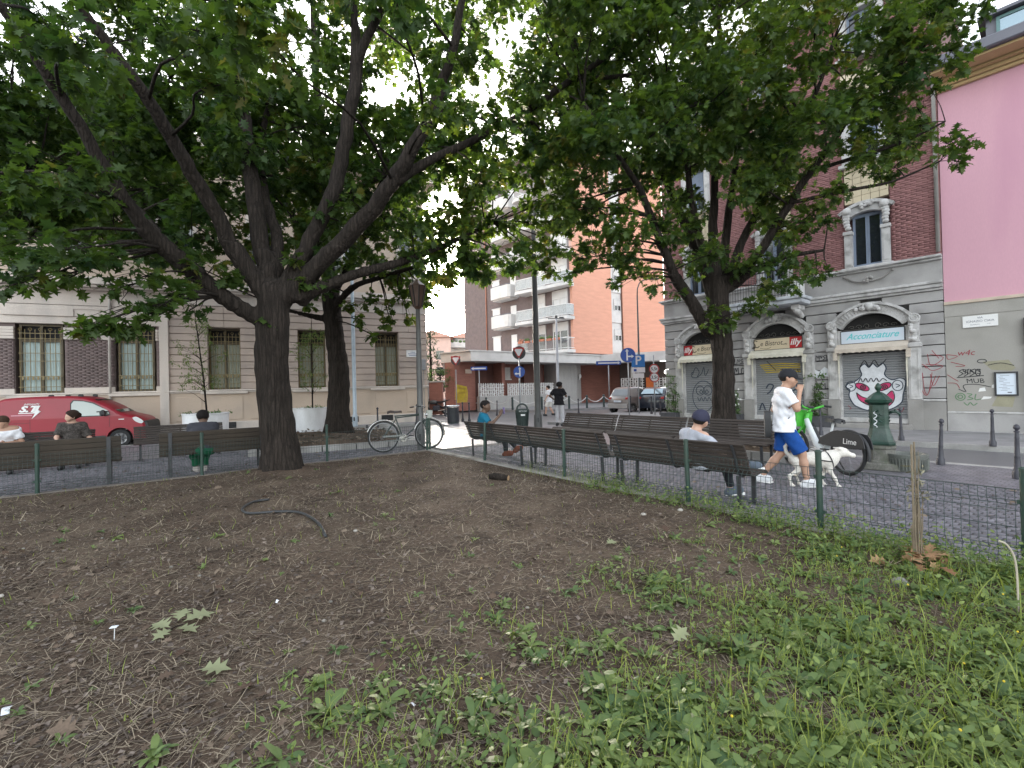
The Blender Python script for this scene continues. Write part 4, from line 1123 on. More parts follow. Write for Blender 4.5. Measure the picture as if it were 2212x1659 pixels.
    mb = MB(); mb.b3(14.25, 16.15, -.1, .0, z + 1.75, z + 2.55)
    for x in (14.25, 15.15, 16.05): mb.b3(x, x + .1, -.09, 0, z, z + 1.75)
    mb.build('frame', m_concw, wn)
wallprism('roof_slab', [B0 + Vector((-.6, -.2, 0)), Cn + Vector((0, -.8, 0)), E2p + Vector((.3, -.6, 0)), E3p + Vector((.6, -.5, 0)), E4p, B9], ROOF, ROOF + .35, m_concw)
# canopy
C0_, C1_, C2_, C3_ = Vector((-5.15, 34.6, 0)), Vector((-2.8, 32.6, 0)), Vector((7.75, 41.35, 0)), Vector((14.5, 36.9, 0))
can = [C0_, C1_, C2_, C3_, C3_ + Vector((5, 8, 0)), Vector((10, 52, 0)), Vector((-8, 56, 0)), Vector((-6.6, 46, 0))]
wallprism('canopy', can, 3.5, 4.16, m_concw)
cc = sum(can, Vector()) / len(can)
wallprism('canopy_edge', [p + (p - cc).normalized() * .12 for p in can], 4.165, 4.25, m_concw)
# ground floor behind
def MBw(x, y, z=0): return loc2w(MB_O, MB_RZ, x, y, z)
wallprism('ground_floor_wall', [MBw(-.4, 2.6), MBw(13.4, 3.2), Vector((9.3, 44.6, 0)), Vector((16, 42.4, 0)), Vector((17, 50, 0)), Vector((-6, 52, 0)), Vector((-4.9, 40, 0))], 0, 3.5, m_brickp)
def mp(name, mb, mt, parent=AB): return lp(name, mb, mt, MB_O, MB_RZ, parent)
mp('brick_pier', MB().b3(-.43, 1.37, 1.45, 2.7, 0, 3.5), m_brickp)
mp('brick_pier', MB().b3(3.85, 4.15, 1.4, 2.7, 0, 3.5), m_brickp)
mp('dark_bay', MB().b3(2.0, 3.84, 2.45, 2.59, 0.9, 3.5), mat('brown_panel', (.12, .055, .045), .8))
mp('dark_bay', MB().b3(7.0, 9.1, 2.4, 2.59, .9, 3.5), mat('brown_panel', (.12, .055, .045), .8))
mp('pale_bay', MB().b3(1.38, 1.99, 2.5, 2.6, .9, 3.5), m_brown)
wn = mp('window', MB().b3(5.0, 5.6, 2.5, 2.585, 2.3, 3.2), m_concw)
mb = MB()
for k in range(4): mb.b3(5.05 + k * .16, 5.07 + k * .16, 2.46, 2.5, 2.3, 3.2)
mb.b3(4.95, 5.65, 2.4, 2.5, 2.2, 2.29); o = mb.build('window_bars', m_white, wn)
wl = mp('wall_lamp', MB().tube([(4.23, 2.5, 2.6), (4.23, 2.3, 2.55), (4.23, 2.2, 2.68)], .03, 6), m_iron)
mb = MB(); blob(mb, (4.23, 2.2, 2.85), .16); mb.build('globe', m_white, wl, True)
mp('wall_sign', MB().b3(.5, 1.05, 1.42, 1.45, 2.68, 2.97), mat('beige_plate', (.5, .4, .33), .7))
mp('low_wall', MB().b3(1.37, 10.2, 1.0, 1.3, -.1, .98), m_cang)
# lattice screens of pierced concrete blocks
def lattice(name, x0, x1, z0, z1, y, s=.21, org=MB_O, rz=MB_RZ, parent=AB):
    mb = MB(); nx, nz = int((x1 - x0) / s), int((z1 - z0) / s)
    for i in range(nx):
        for j in range(nz):
            cx, cz = x0 + (i + .5) * s, z0 + (j + .5) * s
            h_ = s / 2 * .8
            mb.b3(cx - h_, cx - h_ + .03, y, y + .1, cz - h_, cz + h_) if (i + j) % 2 else mb.b3(cx - h_ * .4, cx + h_ * .4, y, y + .1, cz - h_ * .4, cz + h_ * .4)
    for i in range(nx + 1): mb.b3(x0 + i * s - .02, x0 + i * s + .02, y + .01, y + .09, z0, z1)
    for j in range(nz + 1): mb.b3(x0, x1, y + .012, y + .088, z0 + j * s - .022, z0 + j * s + .022)
    o = mb.build(name, m_white, parent); frame_obj(o, org, rz); return o
for x0 in (1.45, 2.65): lattice('lattice_screen', x0, x0 + 1.15, .98, 1.95, 1.1)
for x0 in (4.2, 5.45, 6.7, 7.95): lattice('lattice_screen', x0, x0 + 1.2, .98, 1.92, 1.1)
# concrete drum
pts = [MBw(9.9, 1.55), MBw(11.2, 1.35), MBw(12.4, 1.5), MBw(13.6, 2.1), MBw(14.4, 3.2), MBw(14.6, 5), MBw(9.9, 5)]
wallprism('concrete_drum', pts, -.1, 3.5, m_cang)
mbq = MB(); q = MBw(12.42, 1.43, 2.42)
em = MB()
for k in range(5): blob(em, (random.uniform(-.1, .1), 0, random.uniform(-.18, .18)), .13, (1, .3, 1.2))
blob(em, (-.16, 0, .12), .1, (1, .3, 1)); blob(em, (-.14, 0, -.2), .1, (1, .3, 1))
o = em.build('wall_emblem', m_white, AB, True); o.location = MBw(12.9, 1.55, 2.4); o.rotation_euler = (0, 0, R_(52))
# right wing entrance
MC_O = Vector((7.75, 41.35, 0)); MC_RZ = math.atan2(C3_.y - C2_.y, C3_.x - C2_.x)
def mcp(name, mb, mt): return lp(name, mb, mt, MC_O, MC_RZ)
mcp('entrance_hall', MB().b3(1.0, 8.5, 2.0, 2.1, 0, 3.5), mat('dark_entrance', (.05, .035, .03), .7))
for x0 in (1.3, 2.35): lattice('lattice_screen', x0, x0 + 1.0, .05, 2.15, 1.5, .21, MC_O, MC_RZ)
mcp('orange_door', MB().b3(3.5, 4.15, 1.6, 1.7, .0, 2.15), mat('orange_door_paint', (.5, .12, .02), .6))
for x0 in (4.25, 4.95): lattice('lattice_screen', x0, x0 + .6, .05, 2.15, 1.5, .2, MC_O, MC_RZ)
mcp('column', MB().b3(5.7, 6.1, .8, 1.2, 0, 3.5), m_concw)
for x0 in (6.2, 7.3): lattice('lattice_screen', x0, x0 + 1.0, .05, 2.15, 1.2, .21, MC_O, MC_RZ)
mb = MB(); mb.b3(2.1, 2.4, 1.75, 1.95, 2.2, 3.0); blob(mb, (2.25, 1.8, 3.05), .17); mcp('bust', mb, m_concw)
mb = MB(); blob(mb, (5.75, .3, 2.55), .28, (1.2, 1, .8)); mcp('globe_lamp', mb, mat('lit_globe', (.8, .8, .75), .4, 0, 1, 0, emit=(1, .95, .85), emit_s=.6))
for x, y in ((3.0, .9), (5.2, 1.0)):
    mb = MB(); mb.box((x, y, 3.47), (.5, .2, .05)); mcp('ceiling_light', mb, mat('lit_tube', (.8, .8, .8), .4, 0, 1, 0, emit=(1, .98, .92), emit_s=.8))

# garden wall, distant houses
GW = thing('garden_wall', 'low red brick garden wall sprayed with white and yellow graffiti', 'wall', MBw(-5.6, 4.2), R_(-9))
mb = MB(); mb.b3(-.5, 5.2, 0, .3, -.1, 2.05); part('wall', mb, m_brickp, GW)
mb = MB(); mb.b3(-.6, 5.3, -.06, .36, 2.05, 2.15); part('coping', mb, m_cang, GW)
mb = MB(); mb.b3(3.6, 4.3, -.12, .0, -.1, 2.2); part('pillar', mb, m_cang, GW)
for sd_, mt_, x0, x1, z in ((21, m_gwhite, .2, 2.4, 1.0), (22, m_gwhite, .4, 3.2, 1.5), (24, m_gwhite, 1.8, 3.4, .9)): tagscribble(x0, x1, z, 5, sd_, mt_, GW, .3, .11, -.006)
PY = mp('painted_tag', MB(), m_gyel) if False else None
mb = MB()
for k in range(9): stroke(mb, [(-.3 + .08 * k, .9), (-.28 + .1 * k, 1.5), (-.2 + .1 * k, 2.0 - .02 * k), (-.1 + .1 * k, 1.3), (-.18 + .1 * k, .7)], .07, lambda x, z: (x - .05, 1.44, z - .1))
mp('painted_tag', mb, m_gyel)
def far_house(name, label, org, rz, w_, d_, h_, mt, nfl, balc):
    t = thing(name, label, 'building', org, rz)
    mb = MB(); mb.b3(0, w_, 0, d_, -.2, h_); part('wall', mb, mt, t)
    mb = MB(); mb.add([(-.5, -.6, h_), (w_ + .5, -.6, h_), (w_ + .5, d_ + .5, h_), (-.5, d_ + .5, h_), (w_ / 2, d_ / 2, h_ + 2)], [[0, 1, 4], [1, 2, 4], [2, 3, 4], [3, 0, 4], [3, 2, 1, 0]]); part('roof', mb, mat('far_roof', (.4, .2, .14), .9), t)
    for f in range(nfl):
        z = .8 + f * 3.0
        for i in range(int(w_ / 3)):
            mb = MB(); mb.b3(.8 + i * 3, 2.2 + i * 3, -.04, .02, z + .3, z + 1.9); part('window', mb, m_glassdark, t)
        if balc:
            mb = MB(); mb.b3(.3, w_ - .3, -1.3, 0, z - .15, z + .05); mb.b3(.3, w_ - .3, -1.32, -1.2, z, z + .95); bl = part('balcony', mb, m_concw, t)
            mb = MB()
            for i in range(int(w_ * 1.2)): blob(mb, (.8 + i * .8, -1.25, z + 1.0), random.uniform(.2, .4), (1, .6, .7))
            part('plants', mb, mat('potted_green', (.08, .13, .04)), bl)
far_house('balcony_house', 'far pale house with planted balconies in the gap down the street', (-12.5, 92, 0), R_(20), 12, 10, 11.6, m_concw, 4, True)
far_house('far_house', 'far orange house wall beside the planted balconies', (-17.5, 86, 0), R_(10), 6.5, 10, 11.2, mat('pale_pink_wall', (.62, .44, .38), .9, .06, 1), 3, False)
far_house('far_house', 'far white house behind the right end of the orange block', (20, 66, 0), R_(-30), 9, 10, 13, m_concw, 4, True)
# ================================================================ implicit surfaces (trunks, bodies)
def cap_sdf(p, a, b, r0, r1):
    a = np.asarray(a, np.float32); b = np.asarray(b, np.float32); d = b - a; L = float(d @ d)
    if L < 1e-10: return np.sqrt(((p - a) ** 2).sum(-1)) - r0
    t = np.clip(((p - a) @ d) / L, 0, 1)
    return np.sqrt(((p - a - t[..., None] * d) ** 2).sum(-1)) - (r0 + (r1 - r0) * t)
def ell_sdf(p, c, r):
    q = (p - np.asarray(c, np.float32)) / np.asarray(r, np.float32)
    return (np.sqrt((q ** 2).sum(-1)) - 1) * float(min(r))
def smin(a, b, k):
    h = np.clip(.5 + .5 * (b - a) / k, 0, 1)
    return b + (a - b) * h - k * h * (1 - h)
def union(p, prims, k):
    """prims: (a, b, r0, r1[, k])"""
    v = None
    for q in prims:
        s = cap_sdf(p, *q[:4]) if len(q) != 2 else ell_sdf(p, *q)
        v = s if v is None else smin(v, s, q[4] if len(q) > 4 else k)
    return v
def surface_nets(fn, lo, hi, h):
    lo = np.asarray(lo, np.float32); hi = np.asarray(hi, np.float32)
    n = np.ceil((hi - lo) / h).astype(int) + 1
    ax = [lo[i] + h * np.arange(n[i], dtype=np.float32) for i in range(3)]
    Pg = np.stack(np.meshgrid(*ax, indexing='ij'), -1)
    v = fn(Pg)
    ins = v < 0
    c = [ins[i:n[0] - 1 + i, j:n[1] - 1 + j, k:n[2] - 1 + k] for i in (0, 1) for j in (0, 1) for k in (0, 1)]
    s = sum(x.astype(np.int8) for x in c)
    act = (s > 0) & (s < 8)
    I = np.argwhere(act)
    idx = -np.ones(act.shape, np.int64); idx[act] = np.arange(len(I))
    acc = np.zeros((len(I), 3)); cnt = np.zeros(len(I))
    offs = [(i, j, k) for i in (0, 1) for j in (0, 1) for k in (0, 1)]
    for a in range(8):
        for b in range(a + 1, 8):
            oa, ob = np.array(offs[a]), np.array(offs[b])
            if np.abs(oa - ob).sum() != 1: continue
            A = I + oa; Bq = I + ob
            va = v[A[:, 0], A[:, 1], A[:, 2]]; vb = v[Bq[:, 0], Bq[:, 1], Bq[:, 2]]
            m = (va < 0) != (vb < 0)
            t = np.where(m, va / np.where(m, va - vb, 1), 0)
            pt = A + (Bq - A) * t[:, None]
            acc[m] += pt[m]; cnt[m] += 1
    V = lo + h * acc / cnt[:, None]
    Fs = []
    for axis in range(3):
        sl0 = [slice(None)] * 3; sl1 = [slice(None)] * 3
        sl0[axis] = slice(0, n[axis] - 1); sl1[axis] = slice(1, n[axis])
        ch = ins[tuple(sl0)] != ins[tuple(sl1)]
        E = np.argwhere(ch)
        o1, o2 = [a for a in range(3) if a != axis]
        ok = (E[:, o1] > 0) & (E[:, o2] > 0) & (E[:, o1] < n[o1] - 1) & (E[:, o2] < n[o2] - 1)
        E = E[ok]
        q = []
        for da, db in ((0, 0), (1, 0), (1, 1), (0, 1)):
            e = E.copy(); e[:, o1] -= da; e[:, o2] -= db
            q.append(idx[e[:, 0], e[:, 1], e[:, 2]])
        q = np.stack(q, -1)
        flip = ins[E[:, 0], E[:, 1], E[:, 2]]
        if axis == 1: flip = ~flip
        q[flip] = q[flip][:, ::-1]
        Fs.append(q)
    F = np.concatenate(Fs)
    return V, F[:, ::-1]

# ================================================================ TREES
def bark_mat(name, col, alt):
    m = mat(name, col, .95, .3, 3.0, .35, 26, 0, 40, stretch=(6, 6, .8), spec=.2)
    t = m.node_tree; b = t.nodes['Principled BSDF']
    tc = t.nodes.new('ShaderNodeTexCoord'); mp = t.nodes.new('ShaderNodeMapping'); mp.inputs['Scale'].default_value = (10, 10, .9)
    vo = t.nodes.new('ShaderNodeTexVoronoi'); vo.feature = 'DISTANCE_TO_EDGE'; vo.inputs['Scale'].default_value = 2.2
    no = t.nodes.new('ShaderNodeTexNoise'); no.inputs['Scale'].default_value = 5; no.inputs['Detail'].default_value = 6
    ad = t.nodes.new('ShaderNodeMix'); ad.data_type = 'RGBA'; ad.inputs['Factor'].default_value = .25
    t.links.new(tc.outputs['Object'], mp.inputs[0]); t.links.new(mp.outputs[0], no.inputs['Vector'])
    t.links.new(mp.outputs[0], ad.inputs['A']); t.links.new(no.outputs['Color'], ad.inputs['B']); t.links.new(ad.outputs['Result'], vo.inputs['Vector'])
    r = t.nodes.new('ShaderNodeValToRGB'); r.color_ramp.elements[0].position = 0; r.color_ramp.elements[1].position = .22
    r.color_ramp.elements[0].color = (.6, .6, .6, 1); r.color_ramp.elements[1].color = (1.1, 1.1, 1.1, 1)
    t.links.new(vo.outputs['Distance'], r.inputs[0])
    bp = t.nodes.new('ShaderNodeBump'); bp.inputs['Strength'].default_value = .9; bp.inputs['Distance'].default_value = .03
    t.links.new(r.outputs[0], bp.inputs['Height']); t.links.new(bp.outputs[0], b.inputs['Normal'])
    mx = t.nodes.new('ShaderNodeMix'); mx.data_type = 'RGBA'; mx.blend_type = 'MULTIPLY'; mx.inputs['Factor'].default_value = .8
    src = b.inputs['Base Color'].links[0].from_socket
    t.links.new(src, mx.inputs['A']); t.links.new(r.outputs[0], mx.inputs['B']); t.links.new(mx.outputs['Result'], b.inputs['Base Color'])
    return m
m_bark = bark_mat('oak_bark', (.028, .022, .0185), None)
m_leafA = leaf_mat('oak_leaf', (.021, .050, .015), (.070, .118, .024), .5)
m_leafB = leaf_mat('oak_leaf_light', (.023, .054, .016), (.082, .13, .026), .52)

# lobed oak leaf: three pointed side lobes each side and a tip lobe, folded along the midrib
def leaf_template():
    V = [(0, 0, 0), (.42, 0, .01), (1.0, 0, -.13)]
    side = [(.16, .05, .01), (.22, .27, .05), (.36, .13, .03), (.44, .45, .03), (.58, .16, .01), (.72, .38, -.05), (.76, .12, -.05)]
    for x, y, z in side: V.append((x, y, z + .05 * (y > .2)))
    for x, y, z in side: V.append((x, -y, z + .05 * (y > .2)))
    F = []
    for s, o in ((1, 3), (-1, 10)):
        t = [(0, 1, o), (o, 1, o + 2), (o, o + 2, o + 1), (o + 2, 1, o + 4), (o + 2, o + 4, o + 3), (o + 4, 1, o + 6), (o + 4, o + 6, o + 5), (o + 6, 1, 2)]
        F += t if s < 0 else [(a, c, b) for a, b, c in t]
    return np.array(V, float), np.array(F)
LT_V, LT_F = leaf_template()
# cheaper template for far leaves
LS_V = np.array([(0, 0, 0), (.3, .16, .03), (.3, -.16, .03), (.45, .42, 0), (.45, -.42, 0), (.55, .14, .02), (.55, -.14, .02), (.75, .34, -.05), (.75, -.34, -.05), (1, 0, -.1), (.5, 0, -.02)], float)
LS_F = np.array([(0, 10, 1), (0, 2, 10), (1, 10, 3), (2, 4, 10), (3, 10, 5), (4, 6, 10), (5, 10, 7), (6, 8, 10), (7, 10, 9), (8, 9, 10)])
def scatter(TV, TF, pos, ax, up, size, tint):
    """place template copies: ax = leaf direction, up = approx normal"""
    n = len(pos)
    ax = ax / np.linalg.norm(ax, axis=1, keepdims=True)
    y = np.cross(up, ax); y /= (np.linalg.norm(y, axis=1, keepdims=True) + 1e-9)
    z = np.cross(ax, y)
    V = pos[:, None, :] + size[:, None, None] * (TV[None, :, 0:1] * ax[:, None] + TV[None, :, 1:2] * y[:, None] + TV[None, :, 2:3] * z[:, None])
    F = TF[None] + (np.arange(n) * len(TV))[:, None, None]
    return V.reshape(-1, 3), F.reshape(-1, TF.shape[1]), np.repeat(tint, len(TV))
def clump_leaves(cs, rs, dens, size, TV, TF, droop=.35, flat=.75):
    """leaves around clump centres cs (n,3) with radii rs, in whorls at twig ends"""
    Ps, As, Us, Ss, Ts = [], [], [], [], []
    for c, r in zip(cs, rs):
        nt_ = max(3, int(dens * r * r * 9))
        d = RNG.normal(0, 1, (nt_, 3)); d /= np.linalg.norm(d, axis=1, keepdims=True)
        rad = r * RNG.random(nt_) ** .45
        tp = c + d * rad[:, None] * np.array([1, 1, flat])
        td = d * .8 + RNG.normal(0, .35, (nt_, 3)); td[:, 2] = td[:, 2] * .5 - .1
        td /= np.linalg.norm(td, axis=1, keepdims=True)
        k = 9
        n = nt_ * k
        tpr = np.repeat(tp, k, 0); tdr = np.repeat(td, k, 0)
        a = RNG.normal(0, .75, (n, 3)) + tdr * .75; a[:, 2] -= droop
        a /= np.linalg.norm(a, axis=1, keepdims=True)
        u = RNG.normal(0, .42, (n, 3)); u[:, 2] += 1
        Ps.append(tpr + tdr * RNG.uniform(-.16, .05, (n, 1)) + a * .03); As.append(a); Us.append(u)
        Ss.append(size * RNG.uniform(.6, 1.2, n)); Ts.append(np.clip(np.repeat(RNG.random(nt_), k) * .6 + RNG.random(n) * .4 + RNG.normal(0, .12), 0, 1))
    Ps, As, Us, Ss, Ts = [np.concatenate(q) for q in (Ps, As, Us, Ss, Ts)]
    return scatter(TV, TF, Ps, As, Us, Ss, Ts)
def smooth_path(pts, rs, m=5):
    out, ro = [], []
    for i in range(len(pts) - 1):
        p0, p1, p2, p3 = pts[max(i - 1, 0)], pts[i], pts[i + 1], pts[min(i + 2, len(pts) - 1)]
        for j in range(m):
            t = j / m
            out.append(0.5 * ((2 * p1) + (p2 - p0) * t + (2 * p0 - 5 * p1 + 4 * p2 - p3) * t * t + (3 * p1 - p0 - 3 * p2 + p3) * t ** 3)); ro.append(rs[i] + (rs[i + 1] - rs[i]) * t)
    out.append(pts[-1]); ro.append(rs[-1])
    return out, ro
def tree(name, label, base, trunk_pts, trunk_r, limbs, clumps, leafsize, dens, TV, TF, lm, sdf_h=.05, sdf_top=None, roots=6, twig=.012, seed=1, group=None):
    """limbs: (list of Vector, list of radii) world coords; clumps: (n,3),(n,)"""
    random.seed(seed)
    t = thing(name, label, 'tree', base, 0, group)
    O = np.array(base)
    prims = []
    tp, tr = smooth_path(trunk_pts, trunk_r, 3)
    for i in range(len(tp) - 1): prims.append((np.array(tp[i]) - O, np.array(tp[i + 1]) - O, tr[i], tr[i + 1]))
    for k in range(roots):
        a = 2 * math.pi * k / roots + random.uniform(-.3, .3); r = tr[0]
        prims.append((np.array((math.cos(a) * r * .35, math.sin(a) * r * .35, .75)), np.array((math.cos(a) * r * 1.12, math.sin(a) * r * 1.12, -.1)), r * .42, r * .32))
    top = sdf_top
    sm_l = []
    for pts, rs in limbs:
        q, r = smooth_path(pts, rs, 4); sm_l.append((q, r))
        for i in range(len(q) - 1):
            if q[i].z - O[2] < top + .3: prims.append((np.array(q[i]) - O, np.array(q[i + 1]) - O, r[i], r[i + 1]))
    A = np.array([p[0] for p in prims if p[0][2] < top + .2]); w_ = max(p[2] for p in prims)
    lo = A.min(0) - w_ * 1.2; hi = A.max(0) + w_ * 1.2; lo[2] = -.12; hi[2] = top
    def f(p):
        v = union(p, prims, .075)
        an = np.arctan2(p[..., 1], p[..., 0])
        v = v + .018 * np.sin(an * 9 + 2.2 * np.sin(p[..., 2] * 1.3)) * np.cos(an * 5 - p[..., 2] * .9) + .010 * np.sin(p[..., 0] * 34 + p[..., 1] * 29 + 3 * np.sin(p[..., 2] * 2.1)) * np.cos(p[..., 2] * 7 + p[..., 0] * 9)
        return np.maximum(v, p[..., 2] - top + .02)
    V, F = surface_nets(f, lo, hi, sdf_h)
    tk = link('trunk', npmesh('trunk', V, F, m_bark, smooth=True), t)
    # limbs above the blended part, with twigs to every clump
    mb = MB(); nodes = []
    for q, r in sm_l:
        qq = [p - Vector(O) for p in q]
        i0 = next((i for i, p in enumerate(qq) if p.z > top - .5), None)
        nodes += [(p, rr) for p, rr in zip(qq, r)]
        if i0 is None: continue
        i0 = max(0, i0 - 1)
        wob = [p + Vector((random.gauss(0, rr * .12), random.gauss(0, rr * .12), 0)) for p, rr in zip(qq[i0:], r[i0:])]
        if len(wob) > 1: mb.tube(wob, [x for x in r[i0:]], 10)
    N = np.array([tuple(p) for p, _ in nodes]); NR = np.array([r for _, r in nodes])
    cs, rs = clumps
    for c, r in zip(cs - O, rs):
        dd = np.linalg.norm(N - c, axis=1) + np.maximum(0, N[:, 2] - c[2]) * .6
        i = int(dd.argmin()); a = Vector(N[i]); b = Vector(c)
        L = (b - a).length
        if L < .15: continue
        m1 = a.lerp(b, .4) + Vector((random.gauss(0, .08), random.gauss(0, .08), .10)) * L * .5
        m2 = a.lerp(b, .75) + Vector((random.gauss(0, .06), random.gauss(0, .06), .06)) * L * .5
        r0 = min(NR[i] * .6, .030, .010 + .013 * L)
        p_, r_ = smooth_path([a, m1, m2, b], [r0, r0 * .75, r0 * .5, twig * .7], 3)
        mb.tube(p_, r_, 5)
        for k in range(5):
            d = Vector((random.gauss(0, 1), random.gauss(0, 1), random.gauss(0, .6))).normalized() * r * .8
            mb.tube([m2.lerp(b, k / 5), m2.lerp(b, k / 5) + d * .6 + Vector((0, 0, .05)), b + d], [twig * .7, twig * .5, twig * .3], 3)
    o = mb.build('limbs', m_bark, t, True)
    V, F, T = clump_leaves(cs, rs, dens, leafsize, TV, TF)
    print(name, 'leaf tris', len(F), 'clumps', len(cs))
    cr = link('crown', npmesh('crown', V - O, F, lm, T), t); cr['kind'] = 'stuff'
    return t
def path(*q): return [P(*p) for p in q]
def rpx(px, Y): return px / 1022 * Y / 2 * .74
def limb(*q):
    """q: (px, py, depth, width_px)"""
    return [P(a, b, c) for a, b, c, d in q], [rpx(d, c) for a, b, c, d in q]
def clumps_from(boxes, seed):
    """boxes: (x0,x1,y0,y1,Y0,Y1,spacing_px,r0,r1[,prob])"""
    r = np.random.default_rng(seed); cs, rs = [], []
    for bx in boxes:
        x0, x1, y0, y1, Y0, Y1, sp, r0, r1 = bx[:9]; pr = bx[9] if len(bx) > 9 else 1
        x = x0
        while x <= x1:
            y = y0
            while y <= y1:
                if r.random() < pr:
                    cs.append(tuple(P(x + r.normal(0, sp * .28), y + r.normal(0, sp * .28), r.uniform(Y0, Y1)))); rs.append(r.uniform(r0, r1))
                y += sp
            x += sp
    return cs, rs
def pts_clumps(lst):
    return [tuple(P(a, b, c)) for a, b, c, d in lst], [d for a, b, c, d in lst]
def join(*cl):
    cs, rs = [], []
    for a, b in cl: cs += a; rs += b
    return np.array(cs), np.array(rs)

# ---- big near tree
B_ = Vector((-4.52, 9.2, 0)); 
T1_tr = [B_ + Vector((0, 0, -.1)), B_ + Vector((-.02, 0, .5)), P(588, 800, 9.15), P(590, 690, 9.15), P(592, 630, 9.15)]
T1_r = [.33, .305, .28, .275, .24]
T1_limbs = [
    limb((560, 690, 9.1, 42), (480, 640, 8.7, 42), (400, 572, 8.3, 42), (320, 500, 7.9, 40), (250, 400, 7.5, 36), (170, 270, 7.1, 32), (95, 150, 6.7, 28), (20, 40, 6.3, 24), (-60, -70, 6, 18)),
    limb((575, 640, 9.1, 48), (510, 545, 8.8, 46), (455, 440, 8.4, 42), (400, 350, 8.0, 40), (335, 240, 7.5, 36), (280, 160, 7.1, 32), (220, 80, 6.8, 28), (150, -20, 6.4, 20)),
    limb((588, 640, 9.2, 48), (565, 520, 9.3, 48), (545, 400, 9.4, 44), (530, 290, 9.5, 38), (512, 150, 9.6, 32), (495, 10, 9.7, 26), (485, -80, 9.8, 20)),
    limb((590, 620, 9.3, 40), (596, 520, 9.6, 34), (575, 430, 9.9, 26), (560, 330, 10.2, 20), (590, 200, 10.4, 14)),
    limb((605, 640, 9.2, 46), (660, 540, 9.3, 44), (705, 450, 9.4, 42), (738, 350, 9.5, 40), (757, 240, 9.5, 36), (770, 130, 9.5, 36), (765, 40, 9.5, 22), (760, -60, 9.5, 16)),
    limb((770, 140, 9.5, 30), (800, 70, 9.4, 24), (835, 0, 9.3, 20), (860, -70, 9.2, 14)),
    limb((610, 650, 9.2, 50), (690, 570, 9.2, 48), (770, 490, 9.1, 50), (835, 410, 9.0, 44), (880, 340, 8.9, 42), (925, 260, 8.8, 34), (960, 170, 8.6, 28), (985, 80, 8.4, 24), (1000, -20, 8.2, 18)),
    limb((850, 395, 9.0, 34), (930, 345, 9.2, 26), (1030, 300, 9.5, 22), (1130, 245, 9.8, 20), (1235, 172, 10.1, 18), (1320, 115, 10.4, 15), (1400, 30, 10.7, 12), (1450, -40, 11, 9)),
    limb((1235, 172, 10.1, 15), (1340, 165, 10.3, 12), (1450, 148, 10.5, 9)),
    limb((650, 640, 9.2, 40), (760, 595, 9.5, 26), (870, 565, 9.9, 18), (970, 525, 10.3, 14), (1065, 480, 10.8, 9)),
    limb((655, 650, 9.3, 36), (660, 560, 9.8, 22), (720, 440, 10.4, 18), (830, 380, 11, 12)),
    limb((390, 565, 8.3, 26), (270, 430, 9.2, 18), (130, 400, 9.8, 14), (20, 365, 10.2, 12)),
]
c1 = join(clumps_from([(-160, 1000, -90, 330, 8.6, 12, 92, .5, .85, .85), (-160, 1000, -90, 260, 5.2, 7.2, 175, .45, .7, .6), (-150, 560, 200, 540, 8.5, 11.8, 95, .6, .9, .8), (-130, 950, 240, 560, 9.8, 13, 84, .6, .9, .85), (500, 930, 270, 540, 10.6, 13.5, 76, .5, .8, .85), (60, 480, 430, 570, 9.5, 12, 80, .45, .65, .7),
                       (-120, 260, 380, 540, 6.2, 8.0, 130, .4, .6, .6), (640, 1000, 350, 560, 9.6, 12, 90, .5, .75, .8),
                       (1000, 1450, -60, 430, 8.8, 12, 82, .55, .85, .9), (1010, 1260, 320, 560, 9.6, 11.6, 72, .4, .6, .9)], 3),
          pts_clumps([(30, 560, 7.2, .4), (110, 570, 7.2, .3), (190, 540, 7.2, .4), (12, 620, 7.0, .13), (80, 615, 7.0, .12), (150, 600, 7.0, .17), (240, 630, 7.0, .25), (300, 600, 7.4, .4), (205, 700, 6.7, .16), (300, 690, 6.9, .22), (370, 640, 7.6, .35), (265, 712, 6.8, .16), (235, 690, 6.7, .14), (330, 660, 7.0, .3), (410, 670, 7.8, .22), (450, 590, 8.4, .4), (180, 715, 6.7, .1), (500, 600, 8.8, .3),
                      (660, 610, 9.2, .3), (700, 560, 9.6, .45), (900, 560, 10, .5), (960, 520, 10.3, .5), (1010, 560, 10.5, .5), (1060, 500, 10.8, .55), (1045, 590, 10.8, .35), (1090, 570, 11, .35), (1120, 490, 11, .5), (1150, 560, 11, .4), (1180, 590, 11, .3), (1210, 500, 11.2, .5),
                      (570, 690, 8.9, .16), (640, 560, 9.0, .2), (760, 430, 9.0, .2), (1000, 470, 10, .5), (880, 480, 9.6, .5), (960, 600, 10.6, .35)]))
tree('oak_tree', 'largest tree with thick forked trunk in the bare soil of the fenced bed', tuple(B_), T1_tr, T1_r, T1_limbs, c1, .20, 6.4, LT_V, LT_F, m_leafA, .05, 4.4, 7, .012, 4)

